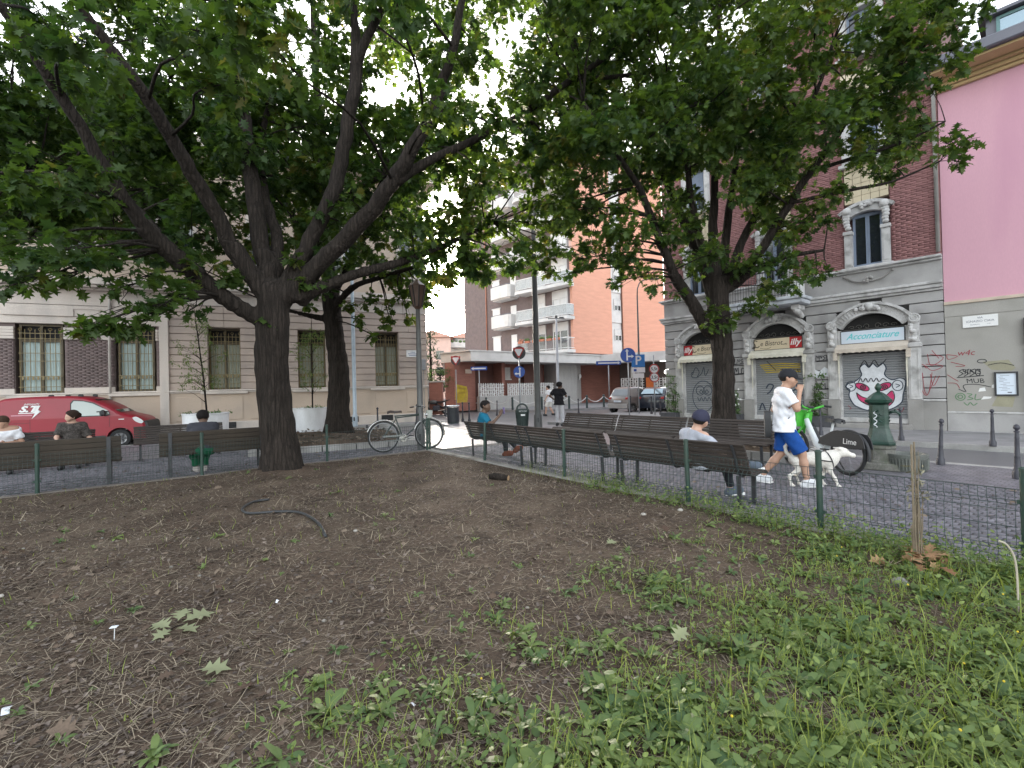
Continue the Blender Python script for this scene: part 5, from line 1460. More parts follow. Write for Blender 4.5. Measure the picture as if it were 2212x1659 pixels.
# ---- right tree
B2_ = Vector((4.8, 10.8, .12))
T2_limbs = [
    limb((1550, 640, 10.8, 44), (1540, 540, 10.8, 30), (1543, 420, 10.8, 22), (1545, 280, 10.8, 18), (1550, 120, 10.8, 12), (1555, 0, 10.8, 8)),
    limb((1530, 715, 10.8, 40), (1492, 650, 10.7, 32), (1459, 600, 10.5, 28), (1430, 530, 10.3, 24), (1380, 405, 10.0, 18), (1330, 330, 9.7, 14), (1260, 220, 9.4, 10)),
    limb((1545, 640, 10.8, 40), (1495, 520, 11.0, 28), (1459, 440, 11.2, 24), (1415, 340, 11.4, 20), (1365, 270, 11.6, 16), (1300, 150, 11.8, 10)),
    limb((1540, 610, 10.8, 30), (1500, 470, 10.5, 20), (1480, 330, 10.2, 16), (1440, 180, 9.8, 12)),
    limb((1565, 620, 10.8, 34), (1570, 500, 11.1, 24), (1599, 290, 11.5, 16), (1620, 150, 11.8, 10)),
    limb((1575, 620, 10.8, 36), (1600, 530, 10.7, 24), (1667, 400, 10.5, 20), (1711, 304, 10.3, 17), (1763, 200, 10.1, 12), (1800, 90, 9.9, 9)),
    limb((1590, 610, 10.8, 36), (1650, 530, 10.4, 26), (1727, 405, 10.0, 21), (1807, 296, 9.6, 17), (1870, 200, 9.3, 13), (1985, 110, 8.9, 9)),
    limb((1750, 370, 9.9, 13), (1887, 328, 9.4, 10), (1960, 303, 9.1, 9), (2042, 262, 8.8, 5)),
    limb((1700, 440, 10.1, 12), (1839, 410, 9.5, 10), (1927, 392, 9.2, 7), (2031, 348, 8.9, 4)),
    limb((1600, 600, 10.8, 24), (1680, 560, 10.4, 14), (1780, 540, 10, 8)),
]
c2 = join(clumps_from([(1180, 1960, -90, 300, 8.4, 11.6, 78, .5, .8, .92), (1200, 1700, 250, 500, 9.2, 12, 80, .45, .75, .85), (1240, 1800, -50, 330, 10.8, 13, 95, .7, 1.0, .85)], 9),
          pts_clumps([(1950, 60, 8.8, .6), (2020, 30, 8.7, .55), (2060, 110, 8.6, .45), (1960, 150, 8.8, .5), (1930, 220, 9, .4), (2010, 190, 8.7, .3), (1980, 230, 8.9, .3), (1900, 160, 9, .5), (2075, 40, 8.5, .4), (2120, 10, 8.2, .2),
                      (1860, 260, 9.3, .45), (1800, 240, 9.5, .5), (1940, 290, 9.1, .3), (1985, 270, 9, .25), (2060, 310, 8.8, .3), (2090, 300, 8.7, .24), (2035, 340, 8.8, .2), (2075, 350, 8.8, .17), (1980, 320, 9, .3), (1930, 360, 9.2, .3), (1880, 340, 9.3, .3), (1900, 380, 9.3, .18), (1850, 300, 9.3, .35),
                      (1770, 430, 9.8, .4), (1810, 400, 9.6, .3), (1740, 480, 9.9, .42), (1700, 500, 10.1, .4), (1660, 470, 10.3, .45), (1790, 470, 9.7, .3), (1640, 430, 10.4, .45), (1700, 420, 10.2, .4), (1760, 360, 9.8, .35),
                      (1640, 560, 10.2, .4), (1690, 550, 10.1, .4), (1740, 580, 9.9, .35), (1700, 610, 9.9, .35), (1650, 620, 10, .35), (1760, 600, 9.8, .22), (1600, 580, 10.4, .35), (1785, 590, 9.8, .12), (1540, 670, 10.2, .25), (1575, 690, 10.15, .25), (1610, 670, 10.1, .28), (1530, 700, 10.2, .16), (1660, 660, 10, .25),
                      (1480, 560, 10.6, .4), (1430, 480, 10.4, .5), (1350, 560, 9.8, .4), (1310, 520, 9.7, .4), (1290, 560, 9.7, .3), (1390, 590, 9.8, .35), (1410, 620, 9.8, .2), (1250, 560, 10, .3), (1330, 610, 9.7, .17), (1370, 540, 9.8, .35), (1270, 470, 9.8, .5), (1350, 450, 9.8, .45), (1460, 630, 10.4, .2), (1500, 590, 10.5, .3), (1230, 590, 10.2, .2)]))
tree('oak_tree', 'tall slim trunked tree in the raised bed in front of the shuttered bistro', tuple(B2_),
     [B2_ + Vector((0, 0, -.1)), B2_ + Vector((0, 0, .6)), P(1562, 780, 10.8), P(1553, 690, 10.8), P(1548, 610, 10.8)], [.28, .245, .225, .22, .20], T2_limbs, c2, .175, 8.0, LT_V, LT_F, m_leafB, .045, 3.9, 6, .011, 5)

# ---- back tree
B3_ = Vector((-5.75, 15.6, .15))
T3_limbs = [
    limb((716, 660, 15.6, 44), (708, 560, 15.6, 38), (700, 420, 15.7, 32), (690, 280, 15.8, 26), (680, 100, 15.9, 18), (675, -40, 16, 12)),
    limb((722, 670, 15.6, 22), (760, 622, 15.2, 17), (820, 600, 14.8, 13), (900, 575, 14.4, 10), (940, 560, 14.2, 7)),
    limb((718, 640, 15.6, 22), (770, 540, 15.8, 17), (850, 420, 16, 14), (940, 300, 16.2, 10)),
    limb((706, 690, 15.6, 18), (660, 680, 15.2, 12), (620, 670, 14.8, 8)),
    limb((710, 600, 15.6, 24), (640, 480, 15.2, 18), (540, 330, 14.8, 14), (420, 200, 14.4, 10)),
]
c3 = join(clumps_from([(150, 1040, -40, 560, 12.6, 17.5, 100, .8, 1.2, .72), (-100, 400, 250, 520, 12, 15, 100, .7, 1.1, .55), (680, 960, 540, 620, 13.5, 16, 75, .5, .75, .75)], 21),
          pts_clumps([(800, 650, 14.6, .4), (840, 670, 14.5, .35), (870, 640, 14.4, .4), (760, 660, 15, .35), (900, 640, 14.3, .3), (845, 700, 14.5, .25), (780, 690, 15, .2), (880, 690, 14.5, .22), (808, 728, 14.8, .15), (660, 660, 15, .3), (930, 600, 14.2, .4), (975, 590, 14.2, .3)]))
tree('oak_tree', 'slender trunked tree in the kerbed bed between the bicycle and the palazzo', tuple(B3_),
     [B3_ + Vector((0, 0, -.1)), B3_ + Vector((0, 0, .7)), P(732, 800, 15.6), P(722, 720, 15.6), P(716, 640, 15.6)], [.40, .34, .30, .28, .26], T3_limbs, c3, .23, 5.0, LS_V, LS_F, m_leafB, .055, 5.2, 7, .014, 6)

# ---- conifer and bush over the garden wall, saplings in the planters
def simple_plant(name, label, cat, base, stem, cs, rs, size, dens, lm, TV=LS_V, TF=LS_F, group=None, droop=.3):
    t = thing(name, label, cat, base, 0, group)
    mb = MB(); mb.tube(stem[0], stem[1], 7)
    sp, sr = smooth_path([Vector(q) for q in stem[0]], list(stem[1]), 10); stem = (sp, sr)
    top = Vector(stem[0][-1])
    for ci, c in enumerate(cs):
        if ci % 3 and len(cs) > 50: continue
        i = min(range(len(stem[0])), key=lambda k: abs(stem[0][k].z - (c[2] - .35)))
        a = Vector(stem[0][i]); mb.tube([a, a.lerp(Vector(c), .5) + Vector((0, 0, .05)), c], [min(.012, stem[1][i] * .5), .005, .003], 4)
    mb.build('trunk', m_bark, t, True)
    V, F, T = clump_leaves(np.array(cs), np.array(rs), dens, size, TV, TF, droop)
    o = link('crown', npmesh('crown', V, F, lm, T), t); o['kind'] = 'stuff'
    return t
OV_V = np.array([(0, 0, 0), (.3, .2, .02), (.3, -.2, .02), (.65, .2, 0), (.65, -.2, 0), (1, 0, -.06)], float); OV_F = np.array([(0, 2, 1), (1, 2, 4), (1, 4, 3), (3, 4, 5)])
NA_V = OV_V * np.array([1, .55, 1])
m_con = leaf_mat('conifer_needles', (.035, .06, .035), (.07, .10, .05), .2)
m_bush = leaf_mat('bush_leaf', (.05, .10, .035), (.11, .18, .06), .35)
m_wil = leaf_mat('sapling_leaf', (.06, .11, .03), (.15, .20, .06), .45)
b0 = Vector((-6.2, 36.3, 0)); cs, rs = [], []
for k in range(9):
    z = 1.4 + k * .56; wd = 1.0 - k * .085
    for j in range(6):
        a = j * 1.05 + k * .6; cs.append((math.cos(a) * wd * .75, math.sin(a) * wd * .75, z)); rs.append(.5 - k * .025)
simple_plant('conifer', 'dark conifer rising behind the graffiti garden wall at palazzo corner', 'tree', b0, ([(0, 0, 0), (0, 0, 3), (0, 0, 6.3)], [.14, .1, .04]), cs, rs, .22, 3.2, m_con, NA_V, OV_F, droop=.5)
b0 = Vector((-5.1, 33.7, 0)); cs = [(random.gauss(0, .42), random.gauss(0, .3), 1.75 + random.random() * 1.3) for k in range(26)]
simple_plant('round_bush', 'rounded green bush overhanging the brick garden wall', 'bush', b0, ([(0, 0, 0), (0, 0, 1.6), (0, 0, 3)], [.1, .08, .03]), cs, [.36] * 26, .12, 5, m_bush, OV_V, OV_F)
m_planter = mat('white_planter', (0.66, 0.66, 0.68), .6, .05, 2, .06, 40, .05, 30, dirt=(.38, .37, .36), dirt_amt=.55, dscale=2, stretch=(1, 1, .35))
for i, (p, lab) in enumerate(((Vector((-9.72, 15.0, 0)), 'large round white planter with leaning sapling behind the dark haired man'), (Vector((-7.55, 17.75, 0)), 'large round white planter with sapling between the two big trunks'))):
    pl = thing('planter', lab, 'planter', p, 0, 'round white planters')
    mb = MB(); mb.lathe([(.54, 0), (.60, .02), (.63, .96), (.65, .97), (.65, 1.0), (.60, 1.0), (.59, .9)], n=36, cap=False); mb.build('tub', m_planter, pl, 30)
    mb = MB(); mb.lathe([(.001, .9), (.595, .9)], n=24, cap=False); mb.build('soil', m_soil, pl)
    V, F, T = clump_leaves(np.array([(random.gauss(0, .3), random.gauss(0, .22), .98) for _ in range(16)]), np.full(16, .14), 12, .07, OV_V, OV_F)
    o = link('ground_cover', npmesh('ground_cover', V, F, m_bush, T), pl); o['kind'] = 'stuff'
    r = random.Random(40 + i); cs = []
    H = 3.6
    for k in range(64):
        z = 1.55 + r.random() ** .8 * 2.3; wd = .75 * (1 - abs(z - 2.6) / 1.9) + .12
        a = r.random() * 6.28; cs.append((math.cos(a) * wd * r.random() ** .5, math.sin(a) * wd * r.random() ** .5, z))
    lean = -.35 if i == 0 else 0.02
    st = ([(0, 0, -.2), (lean * .3, 0, 1.2), (lean * .7, 0, 2.4), (lean * 1.1, 0, H)], [.03, .026, .018, .006])
    cs = [(x + lean * z / 3.2, y, z) for x, y, z in cs]
    simple_plant('sapling', ('leaning young tree growing in the planter behind the dark haired man', 'young tree growing in the planter between the two big trunks')[i], 'tree', p + Vector((0.05, 0, .9)),
                 st, [(x, y, z - .75) for x, y, z in cs], [.2] * len(cs), .085, 11, m_wil, NA_V, OV_F, 'saplings in the white planters', .8)
# ================================================================ FENCES
m_green = mat('green_post', (0.018, 0.045, 0.034), .5, .15, 6, .15, 60, dirt=(.06, .05, .04), dirt_amt=.5, dscale=6)
m_wire = mat('green_wire', (0.028, 0.045, 0.042), .5, .1, 6, 0)
def fence_panel(L, h=.66, seed=0):
    """welded mesh: vertical wires with two V folds, horizontal wires; local x along, y outward"""
    mb = MB(); prof = [(0, .06), (0, .12), (.045, .16), (0, .20), (0, h - .17), (.045, h - .13), (0, h - .09), (0, h)]
    n = int(L / .055)
    for i in range(n + 1):
        x = .03 + (L - .06) * i / n
        mb.tube([(x, y, z) for y, z in prof], .0026, 3, False)
    for y, z in ((0, .065), (0, .12), (.045, .16), (0, .2), (0, .36), (0, h - .17), (.045, h - .13), (0, h - .09), (0, h - .004)):
        mb.tube([(.02, y + .003, z), (L - .02, y + .003, z)], .003, 4, False)
    return mb
def fence(name, label, org, A, N, posts, hs, n_off):
    rz = math.atan2(A.y, A.x)
    t = thing(name, label, 'fence', (org.x, org.y, 0), rz)
    side = 1 if N.dot(Vector((-A.y, A.x, 0))) > 0 else -1
    for i in range(len(posts) - 1):
        a, b = posts[i], posts[i + 1]
        me = fence_panel(b - a - .05).mesh('mesh_panel', m_wire)
        o = link('mesh_panel', me, t, (a + .025, 0, 0), None, (1, side, 1)); o['kind'] = 'stuff'
    mb = MB(); mb.tube([(0, 0, -.05), (0, 0, .79)], .029, 12); mb.lathe([(.033, .785), (.033, .80), (.02, .812), (.001, .814)], n=12, cap=False)
    for z in (.17, .52): mb.b3(-.045, .045, -.012, .012, z, z + .035, .004); mb.tube([(.04, 0, z + .017), (.062, 0, z + .017)], .008, 6)
    pm = mb.mesh('post', m_green); pm.shade_smooth(); pm.set_sharp_from_angle(angle=R_(40))
    for i, a in enumerate(posts):
        link('post', pm, t, (a, 0, hs[i] if isinstance(hs, list) else hs), (random.gauss(0, .01), random.gauss(0, .012), 0))
    return t
fence('mesh_fence', 'low green welded mesh fence running behind the right hand bench backs', K, E1, N1, [0.02, 2.6, 5.07, 7.41, 8.92, 10.35, 12.8, 15], 0.03, 0)
fence('mesh_fence', 'low green welded mesh fence beside the big trunk towards the red van', K, E2, N2, [0.06, 2.52, 4.85, 7.1, 9.4, 11.8], 0.03, 0)

# ================================================================ BENCHES
m_slat = mat('weathered_slat', (0.042, 0.031, 0.026), .75, .3, 2, .3, 30, .4, 30, stretch=(.6, 6, 6), dirt=(.03, .025, .023), dirt_amt=.6, dscale=2)
m_slat2 = mat('worn_slat', (0.042, 0.031, 0.022), .8, .3, 2, .3, 30, .4, 30, stretch=(.6, 6, 6), dirt=(.03, .025, .02), dirt_amt=.6)
m_legs = mat('bench_iron', (0.03, 0.03, 0.034), .55, .2, 5, .2)
def bench_proto(curved=True):
    """local: x along (0..1.9), y = sitting direction (front +y), z up"""
    L = 1.9
    parts = []
    def slat(y, z, tilt, wd, th=.028, mt=m_slat):
        mb = MB(); mb.b3(0, L, -wd / 2, wd / 2, -th / 2, th / 2, .005)
        me = mb.mesh('slat', mt); return ('slat', me, (0, y, z), (tilt, 0, 0))
    if curved:
        # seat slats then back slats along a smooth S
        prof = [(.50, .415, -.5), (.455, .436, -.12), (.40, .435, .0), (.345, .428, .04), (.29, .42, .06), (.235, .412, .05), (.18, .41, -.15), (.13, .425, -.55), (.098, .465, -1.05),
                (.075, .52, -1.2), (.055, .575, -1.25), (.033, .63, -1.22), (.010, .685, -1.2), (-.016, .74, -1.15), (-.045, .79, -1.0)]
        for y, z, tl in prof: parts.append(slat(y, z, tl, .047))
        leg = MB()
        curve = [(y, z - .022 if tl > -.7 else z) for y, z, tl in prof]
        curve = [(y - (.02 if tl < -.7 else 0), z) for (y, z), (_, _, tl) in zip(curve, prof)]
        for x in (.12, L - .12): pass
        def frame():
            mb = MB(); mb.tube([(0, y, z) for y, z in curve], .017, 6); return mb
        fm = frame().mesh('frame', m_legs)
        for x in (.13, L / 2, L - .13): parts.append(('frame', fm, (x, 0, 0), (0, 0, 0)))
        mb = MB(); mb.b3(-.022, .022, -.012, .012, 0, .40); mb.b3(-.05, .05, -.04, .04, 0, .012); lm = mb.mesh('leg', m_legs)
        for x in (.13, L - .13):
            parts.append(('leg', lm, (x, .10, .0), (.05, 0, 0))); parts.append(('leg', lm, (x, .44, 0), (-.03, 0, 0)))
    else:
        for y, z, tl in ((.072, .44, -1.42), (.06, .53, -1.42), (.045, .62, -1.42), (.03, .71, -1.42), (.015, .80, -1.42)): parts.append(slat(y, z + .02, tl, .086, .032, m_slat2))
        for y in (.16, .27, .38, .49): parts.append(slat(y, .42, .03, .098, .035, m_slat2))
        mb = MB(); mb.b3(-.03, .03, -.008, .008, 0, .86); mb.b3(-.07, .07, -.05, .05, 0, .012); um = mb.mesh('upright', m_legs)
        mb = MB(); mb.b3(-.025, .025, .03, .50, .375, .402); mb.b3(-.025, .025, .46, .485, 0, .375); sm = mb.mesh('seat_frame', m_legs)
        for x in (.17, L - .17):
            parts.append(('upright', um, (x, .0, 0), (-.0, 0, 0))); parts.append(('seat_frame', sm, (x, 0, 0), (0, 0, 0)))
    return parts
BP = {True: bench_proto(True), False: bench_proto(False)}
def bench(label, group, org, xdir, curved):
    rz = math.atan2(xdir.y, xdir.x)
    t = thing('bench', label, 'bench', (org.x, org.y, org.z), rz, group)
    for nm, me, lc, rt in BP[curved]: link(nm, me, t, lc, rt)
    return t
# near right row: backs to the bed; local +y must be N1 -> x along -E1 ... check handedness
def place_row(labels, A, N, es, n, group, curved, flip=False, z=0.0):
    out = []
    for lab, e in zip(labels, es):
        k_ = 1.13 if (A is E1 and not flip) else 1.0
        F_ = -N if flip else N                      # sitting direction
        X_ = Vector((F_.y, -F_.x, 0))               # x such that x × z ... y = F
        o = (B1 if A is E1 else B2)(e, n, z)
        mid = o
        org = mid - X_ * .95 * k_
        out.append(bench(lab, group, org, X_, curved)); out[-1].scale = (k_, 1, 1)
    return out
g1 = 'slatted benches with backs to the right hand fence'
place_row(['dark slatted bench holding the man in the teal shirt', 'empty dark slatted bench, middle one with its back to the fence', 'dark slatted bench holding the man in the grey shirt and cap'], E1, N1, [2.55, 4.72, 6.98], .22, g1, True)
g2 = 'slatted benches facing the fence across the right alley'
place_row(['slatted bench facing us beside the grey lamp post', 'slatted bench facing us, middle of the row before the slim trunk', 'slatted bench facing us just behind the walking man'], E1, N1, [2.0, 3.95, 5.9], 3.72, g2, True, True)
g3 = 'plank benches with backs to the left hand fence'
place_row(['brown plank bench with the dark haired man, partly behind the big trunk', 'brown plank bench at the left picture edge, its back to us'], E2, N2, [4.55, 7.0], .24, g3, False)
g4 = 'slatted benches in front of the red van'
place_row(['slatted bench facing us left of the dark haired man', 'slatted bench holding the woman and the man looking at his phone'], E2, N2, [5.0, 7.62], 4.25, g4, True, True)

# ================================================================ POSTS, BOLLARDS, LAMPS, SIGNS
m_lamp = mat('lamp_grey', (0.085, 0.085, 0.085), .5, .15, 4, .1, 60, metal=.2)
m_galv = mat('galvanised', (0.36, 0.42, 0.48), .45, .1, 4, .1, 60, metal=.3)
m_boll = mat('bollard_iron', (0.035, 0.034, 0.045), .5, .15, 5, .15)
def bollard_mesh():
    mb = MB(); mb.lathe([(.062, 0), (.062, .10), (.05, .12), (.042, .15), (.034, .3), (.032, .32), (.036, .33), (.032, .345), (.027, .60), (.030, .62), (.026, .64), (.024, .70), (.034, .705), (.034, .72), (.018, .728), (.020, .74), (.036, .755), (.040, .778), (.034, .802), (.016, .82), (.001, .823)], n=14)
    me = mb.mesh('bollard', m_boll); me.shade_smooth(); me.set_sharp_from_angle(angle=R_(50)); return me
BOL = bollard_mesh()
def bollard(p, lab, g, s=1):
    o = link('bollard', BOL, None, p, (random.gauss(0, .015), random.gauss(0, .02), 0), (s, s, s)); tag(o, lab, 'bollard', g); return o
g = 'cast iron bollards along the right street'
for p, lab in (((7.61, 8.46, -.01), 'dark iron bollard just right of the green fountain'), ((7.58, 7.14, -.01), 'dark iron bollard nearest us, behind the fence end at right'),
               ((10.57, 10.45, 0), 'dark iron bollard on the kerb below the notice case'), ((9.63, 11.76, 0), 'dark iron bollard on the kerb before the painted face shutter'),
               ((8.69, 13.38, 0), 'dark iron bollard by the green bicycle handlebar and planter box')): bollard(p, lab, g)
g = 'bollards at the far crossing'
for p, lab in (((-5.23, 18.3, -.01), 'thin iron bollard behind the old bicycle rear wheel'), ((-4.32, 21.2, -.01), 'thin iron bollard behind the old bicycle handlebar'), ((-2.4, 22.7, -.01), 'bollard just right of the slatted far bin'),
               ((-2.05, 22.3, -.01), 'bollard close behind the head of the man in teal'), ((-.95, 28.5, -.12), 'bollard in front of the white chains, left of the open topped bin'), ((1.9, 27.8, -.12), 'bollard left of the stroller in white'),
               ((6.68, 26.9, -.0), 'bollard behind the round blue arrow sign post'), ((7.33, 25.0, -.0), 'bollard in front of the small grey car door'), ((7.5, 24.0, -.0), 'bollard in front of the small grey car bonnet'), ((3.9, 28.0, -.12), 'bollard between standing man and one way arrow'), ((-4.2, 29.5, -.12), 'bollard at the motorbike rear wheel'), ((-5.4, 29.6, -.12), 'pale bollard at the motorbike front wheel'), ((2.9, 30.5, -.12), 'bollard behind the man in black')): bollard(p, lab, g, 1.15)
# chains on short posts
m_chain = mat('white_chain', (.6, .6, .6), .5, .1, 5)
mb = MB(); mb.lathe([(.075, 0), (.075, .8), (.085, .81), (.085, .86), (.03, .9)], n=10); CPM = mb.mesh('chain_post', mat('dark_green_post', (.03, .05, .05), .5))
cps = [Vector((-4.5, 35.6, .02)), Vector((-1.9, 34.4, .02)), Vector((.0, 32.95, .02)), Vector((2.0, 32.25, .02)), Vector((3.9, 32.6, .02)), Vector((5.2, 33.1, .02)), Vector((6.6, 34.2, .02)), Vector((7.9, 34.4, .02))]
labs = ['under the yellow spray tag', 'beneath the left blue arrow plate', 'left of the open topped bin', 'right of the open topped bin', 'beside the white dressed stroller', 'before the concrete drum', 'under the right blue arrow plate', 'behind the small grey car']
for i, p in enumerate(cps):
    o = link('chain_post', CPM, None, p); tag(o, 'short dark green chain post ' + labs[i], 'chain post', 'chain posts along the far pavement')
    if i:
        a, b = cps[i - 1] + Vector((0, 0, .8)), p + Vector((0, 0, .8)); mb = MB()
        pts = [a.lerp(b, k / 14) - Vector((0, 0, .38 * (1 - (2 * k / 14 - 1) ** 2))) for k in range(15)]
        mb.tube(pts, .028, 5)
        tag(mb.build('chain', m_chain), 'white chain sagging between far posts, ending at the post ' + labs[i], 'chain', 'white chains along the far pavement')
# lamp posts
def lamp_post(p, h, r, lab, mt, head, name='lamp_post', cat='lamp post'):
    t = thing(name, lab, cat, p)
    mb = MB(); mb.lathe([(r * 1.5, 0), (r * 1.5, .5), (r * 1.15, .56), (r * 1.1, h * .5), (r * .8, h)], n=12); mb.build('pole', mt, t, 40)
    if head == 'lantern':
        mb = MB(); mb.lathe([(.06, h - .05), (.10, h), (.12, h + .02), (.22, h + .55), (.23, h + .57), (.1, h + .68), (.03, h + .75)], n=8); mb.build('lantern', mat('bronze_lantern', (.12, .07, .05), .4, .2, 3), t)
        mb = MB()
        for k in range(8): a = 2 * math.pi * (k + .5) / 8; mb.tube([(.12 * math.cos(a), .12 * math.sin(a), h + .02), (.23 * math.cos(a), .23 * math.sin(a), h + .56)], .014, 4)
        mb.build('rib', m_iron, t)
    elif head == 'arm':
        mb = MB(); mb.b3(-.55, .55, -.03, .03, h - .02, h + .03); mb.box((0, 0, h + .1), (.16, .14, .22), 0, .03); mb.box((.35, 0, h + .06), (.3, .16, .07), 0, .02); mb.build('lamp_head', m_lamp, t)
    elif head == 'curve':
        mb = MB(); mb.tube([(0, 0, h), (.02, 0, h + .4), (.15, 0, h + .75), (.45, 0, h + .95), (.9, 0, h + 1.0)], r * .7, 8); mb.build('arm', mt, t, True)
        mb = MB(); mb.box((1.1, 0, h + 1.0), (.6, .22, .1), 0, .03); mb.build('lamp_head', m_lamp, t)
    mb = MB(); mb.b3(-.03, .03, -r * 1.5 - .006, -r * 1.5 + .01, .25, .42); mb.build('hatch', m_iron, t)
    return t
lamp_post((-2.44, 12.5, -.01), 3.75, .07, 'grey lamp post with bronze lantern that the old bicycle leans on', m_lamp, 'lantern')
lamp_post((.95, 17.9, -.01), 7.6, .105, 'tall dark grey lamp post right of the open topped bin', mat('dark_post', (.055, .055, .055), .5, .2, 4, .1), 'curve')
lamp_post((-7.1, 21.3, 0), 8.2, .075, 'pale blue galvanised pole against the palazzo wall', m_galv, 'curve')
lamp_post((3.05, 31.5, -.1), 6.2, .09, 'pale pole with small lamp head before the apartment block', mat('pale_pole', (.42, .44, .48), .5), 'arm')
lamp_post((7.9, 29.3, -.1), 7.2, .055, 'thin dark street lamp with curved top by the parking sign', m_lamp, 'curve')

# ---- traffic signs
m_sgw = mat('sign_white', (.66, .66, .68), .4, .04, 2, 0); m_sgr = mat('sign_red_rim', (.36, .03, .03), .45, .05, 2, 0); m_sgb = mat('sign_blue', (.012, .06, .30), .4, .05, 2, 0); m_sgk = mat('sign_back', (.06, .06, .065), .6, .1, 3); m_sgpole = mat('sign_pole', (.30, .31, .33), .45, .1, 4, .1, metal=.3)
def sign_base(name, lab, p, h, face=0.0, mt=None):
    t = thing(name, lab, 'road sign', p, face)
    mb = MB(); mb.tube([(0, 0, 0), (0, 0, h)], .03, 8); mb.build('pole', mt or m_sgpole, t, True); return t
def disc(mb, z, r, y0, y1, n=28): mb.prism([(r * math.cos(2 * math.pi * k / n), z + r * math.sin(2 * math.pi * k / n)) for k in range(n)], lambda x, zz: (x, y0, zz), lambda x, zz: (x, y1, zz))
def tri(mb, z, s, y0, y1, cx=0):
    h = s * .866; q = [(-s / 2 + .04, h / 2), (s / 2 - .04, h / 2), (s / 2, h / 2 - .045), (.03, -h / 2), (-.03, -h / 2), (-s / 2, h / 2 - .045)]
    mb.prism([(x + cx, z + zz) for x, zz in q], lambda x, zz: (x, y0, zz), lambda x, zz: (x, y1, zz))
def yield_plate(t, z, s):
    mb = MB(); tri(mb, z, s, -.06, -.045); pl = mb.build('yield_plate', m_sgr, t)
    mb = MB(); tri(mb, z + s * .02, s * .66, -.066, -.055); mb.build('face', m_sgw, pl)
def arrow(mb, pts, wd, y, head=True):
    a, b = Vector(pts[-2]), Vector(pts[-1]); d = (b - a).normalized(); n = Vector((-d.y, d.x))
    f = lambda x, z: (x, y, z)
    stroke(mb, [tuple(p) for p in pts[:-1]] + [tuple(b - d * wd * 1.2)], wd, f, 1)
    q = [b - d * wd * 1.5 + n * wd * 1.25, b + d * wd * .2, b - d * wd * 1.5 - n * wd * 1.25]
    mb.add([f(*p) for p in q], [[0, 1, 2]])
def plate_arrow(t, z, w_, right=True):
    mb = MB(); mb.b3(-w_ / 2, w_ / 2, -.06, -.04, z - .125, z + .125, .004); pl = mb.build('arrow_plate', m_sgb, t)
    mb = MB(); s = 1 if right else -1
    mb.b3(-w_ * .44, w_ * .44, -.065, -.056, z - .05, z + .05) if False else arrow(mb, [(-s * w_ * .42, z), (0, z), (s * w_ * .45, z)], .085, -.066); mb.build('arrow', m_sgw, pl)
def round_plate(t, z, r, kind):
    mb = MB(); disc(mb, z, r, -.06, -.045); pl = mb.build('round_plate', m_sgb if kind != 'limit' else m_sgr, t)
    mb = MB()
    if kind == 'up_right':
        arrow(mb, [(-.05, z - r * .75), (-.05, z), (-.05, z + r * .8)], r * .2, -.066); arrow(mb, [(-.05, z - r * .55), (-.05, z - r * .2), (r * .1, z - r * .2), (r * .75, z - r * .2)], r * .2, -.067)
    elif kind == 'up_left':
        arrow(mb, [(.03, z - r * .75), (.03, z), (.03, z + r * .8)], r * .2, -.066); arrow(mb, [(.03, z - r * .55), (.03, z - r * .3), (-r * .1, z - r * .3), (-r * .78, z - r * .3)], r * .2, -.067)
    else: disc(mb, z, r * .78, -.066, -.058)
    o = mb.build('arrow' if kind != 'limit' else 'face', m_sgw, pl); return pl
t = sign_base('yield_sign', 'red and white yield triangle left, in front of the garden wall', G(987, 893, -.1), 3.0, R_(6)); Yd = t.location.y
def zat(px, py, Y): return P(px, py, Y).z
z = zat(982, 779, Yd); yield_plate(t, z + .1, .68); mb = MB(); disc(mb, z + .12, .33, .04, .055); mb.build('round_back', m_sgk, t)
t = sign_base('arrow_sign', 'white and blue one way arrow plate pointing left by the brick pier', G(1037, 893, -.1), zat(1034, 796, G(1037, 893, -.1).y) + .2); plate_arrow(t, zat(1034, 796, t.location.y) + .1, 1.15 * .95, False)
t = sign_base('yield_sign', 'tilted yield triangle above a round blue straight or left sign behind the bin', Vector((.33, 20.5, -.01)), 3.3, R_(-8)); Y_ = 20.5
for ch in t.children: pass
z1 = zat(1120, 764, Y_); z2 = zat(1125, 803, Y_); yield_plate(t, z1 + .05, .52)
mb = MB(); disc(mb, z1 + .05, .29, .04, .055); mb.build('round_back', m_sgk, t); round_plate(t, z2, .25, 'up_left')
Yr = 27.0
t = sign_base('arrow_sign', 'blue one way arrow plate pointing right before the concrete drum', G(1317, 888, -.1), zat(1317, 784, G(1317, 888, -.1).y) + .15); plate_arrow(t, zat(1317, 784, t.location.y) + .1, 1.6, True)
t = sign_base('direction_sign', 'round dark blue sign with straight and right arrows', G(1360, 899, 0), zat(1357, 768, G(1360, 899, 0).y) + .3, R_(-6)); Y_ = t.location.y; round_plate(t, zat(1357, 767, Y_), .36, 'up_right'); mb = MB(); disc(mb, zat(1357, 767, Y_), .36, .1, .115); mb.build('round_back', m_sgk, t)
t = sign_base('parking_sign', 'blue P parking sign with small panel below', G(1381, 893, 0), zat(1381, 780, G(1381, 893, 0).y) + .5); Y_ = t.location.y; zp = zat(1380, 785, Y_)
mb = MB(); mb.b3(-.36, .36, -.06, -.045, zp - .2, zp + .48, .01); pl = mb.build('plate', mat('parking_blue', (.02, .16, .45), .4, .05, 2, 0), t); text('lettering', 'P', .68, m_sgw, pl, (0, -.063, zp + .14), offset=.012)
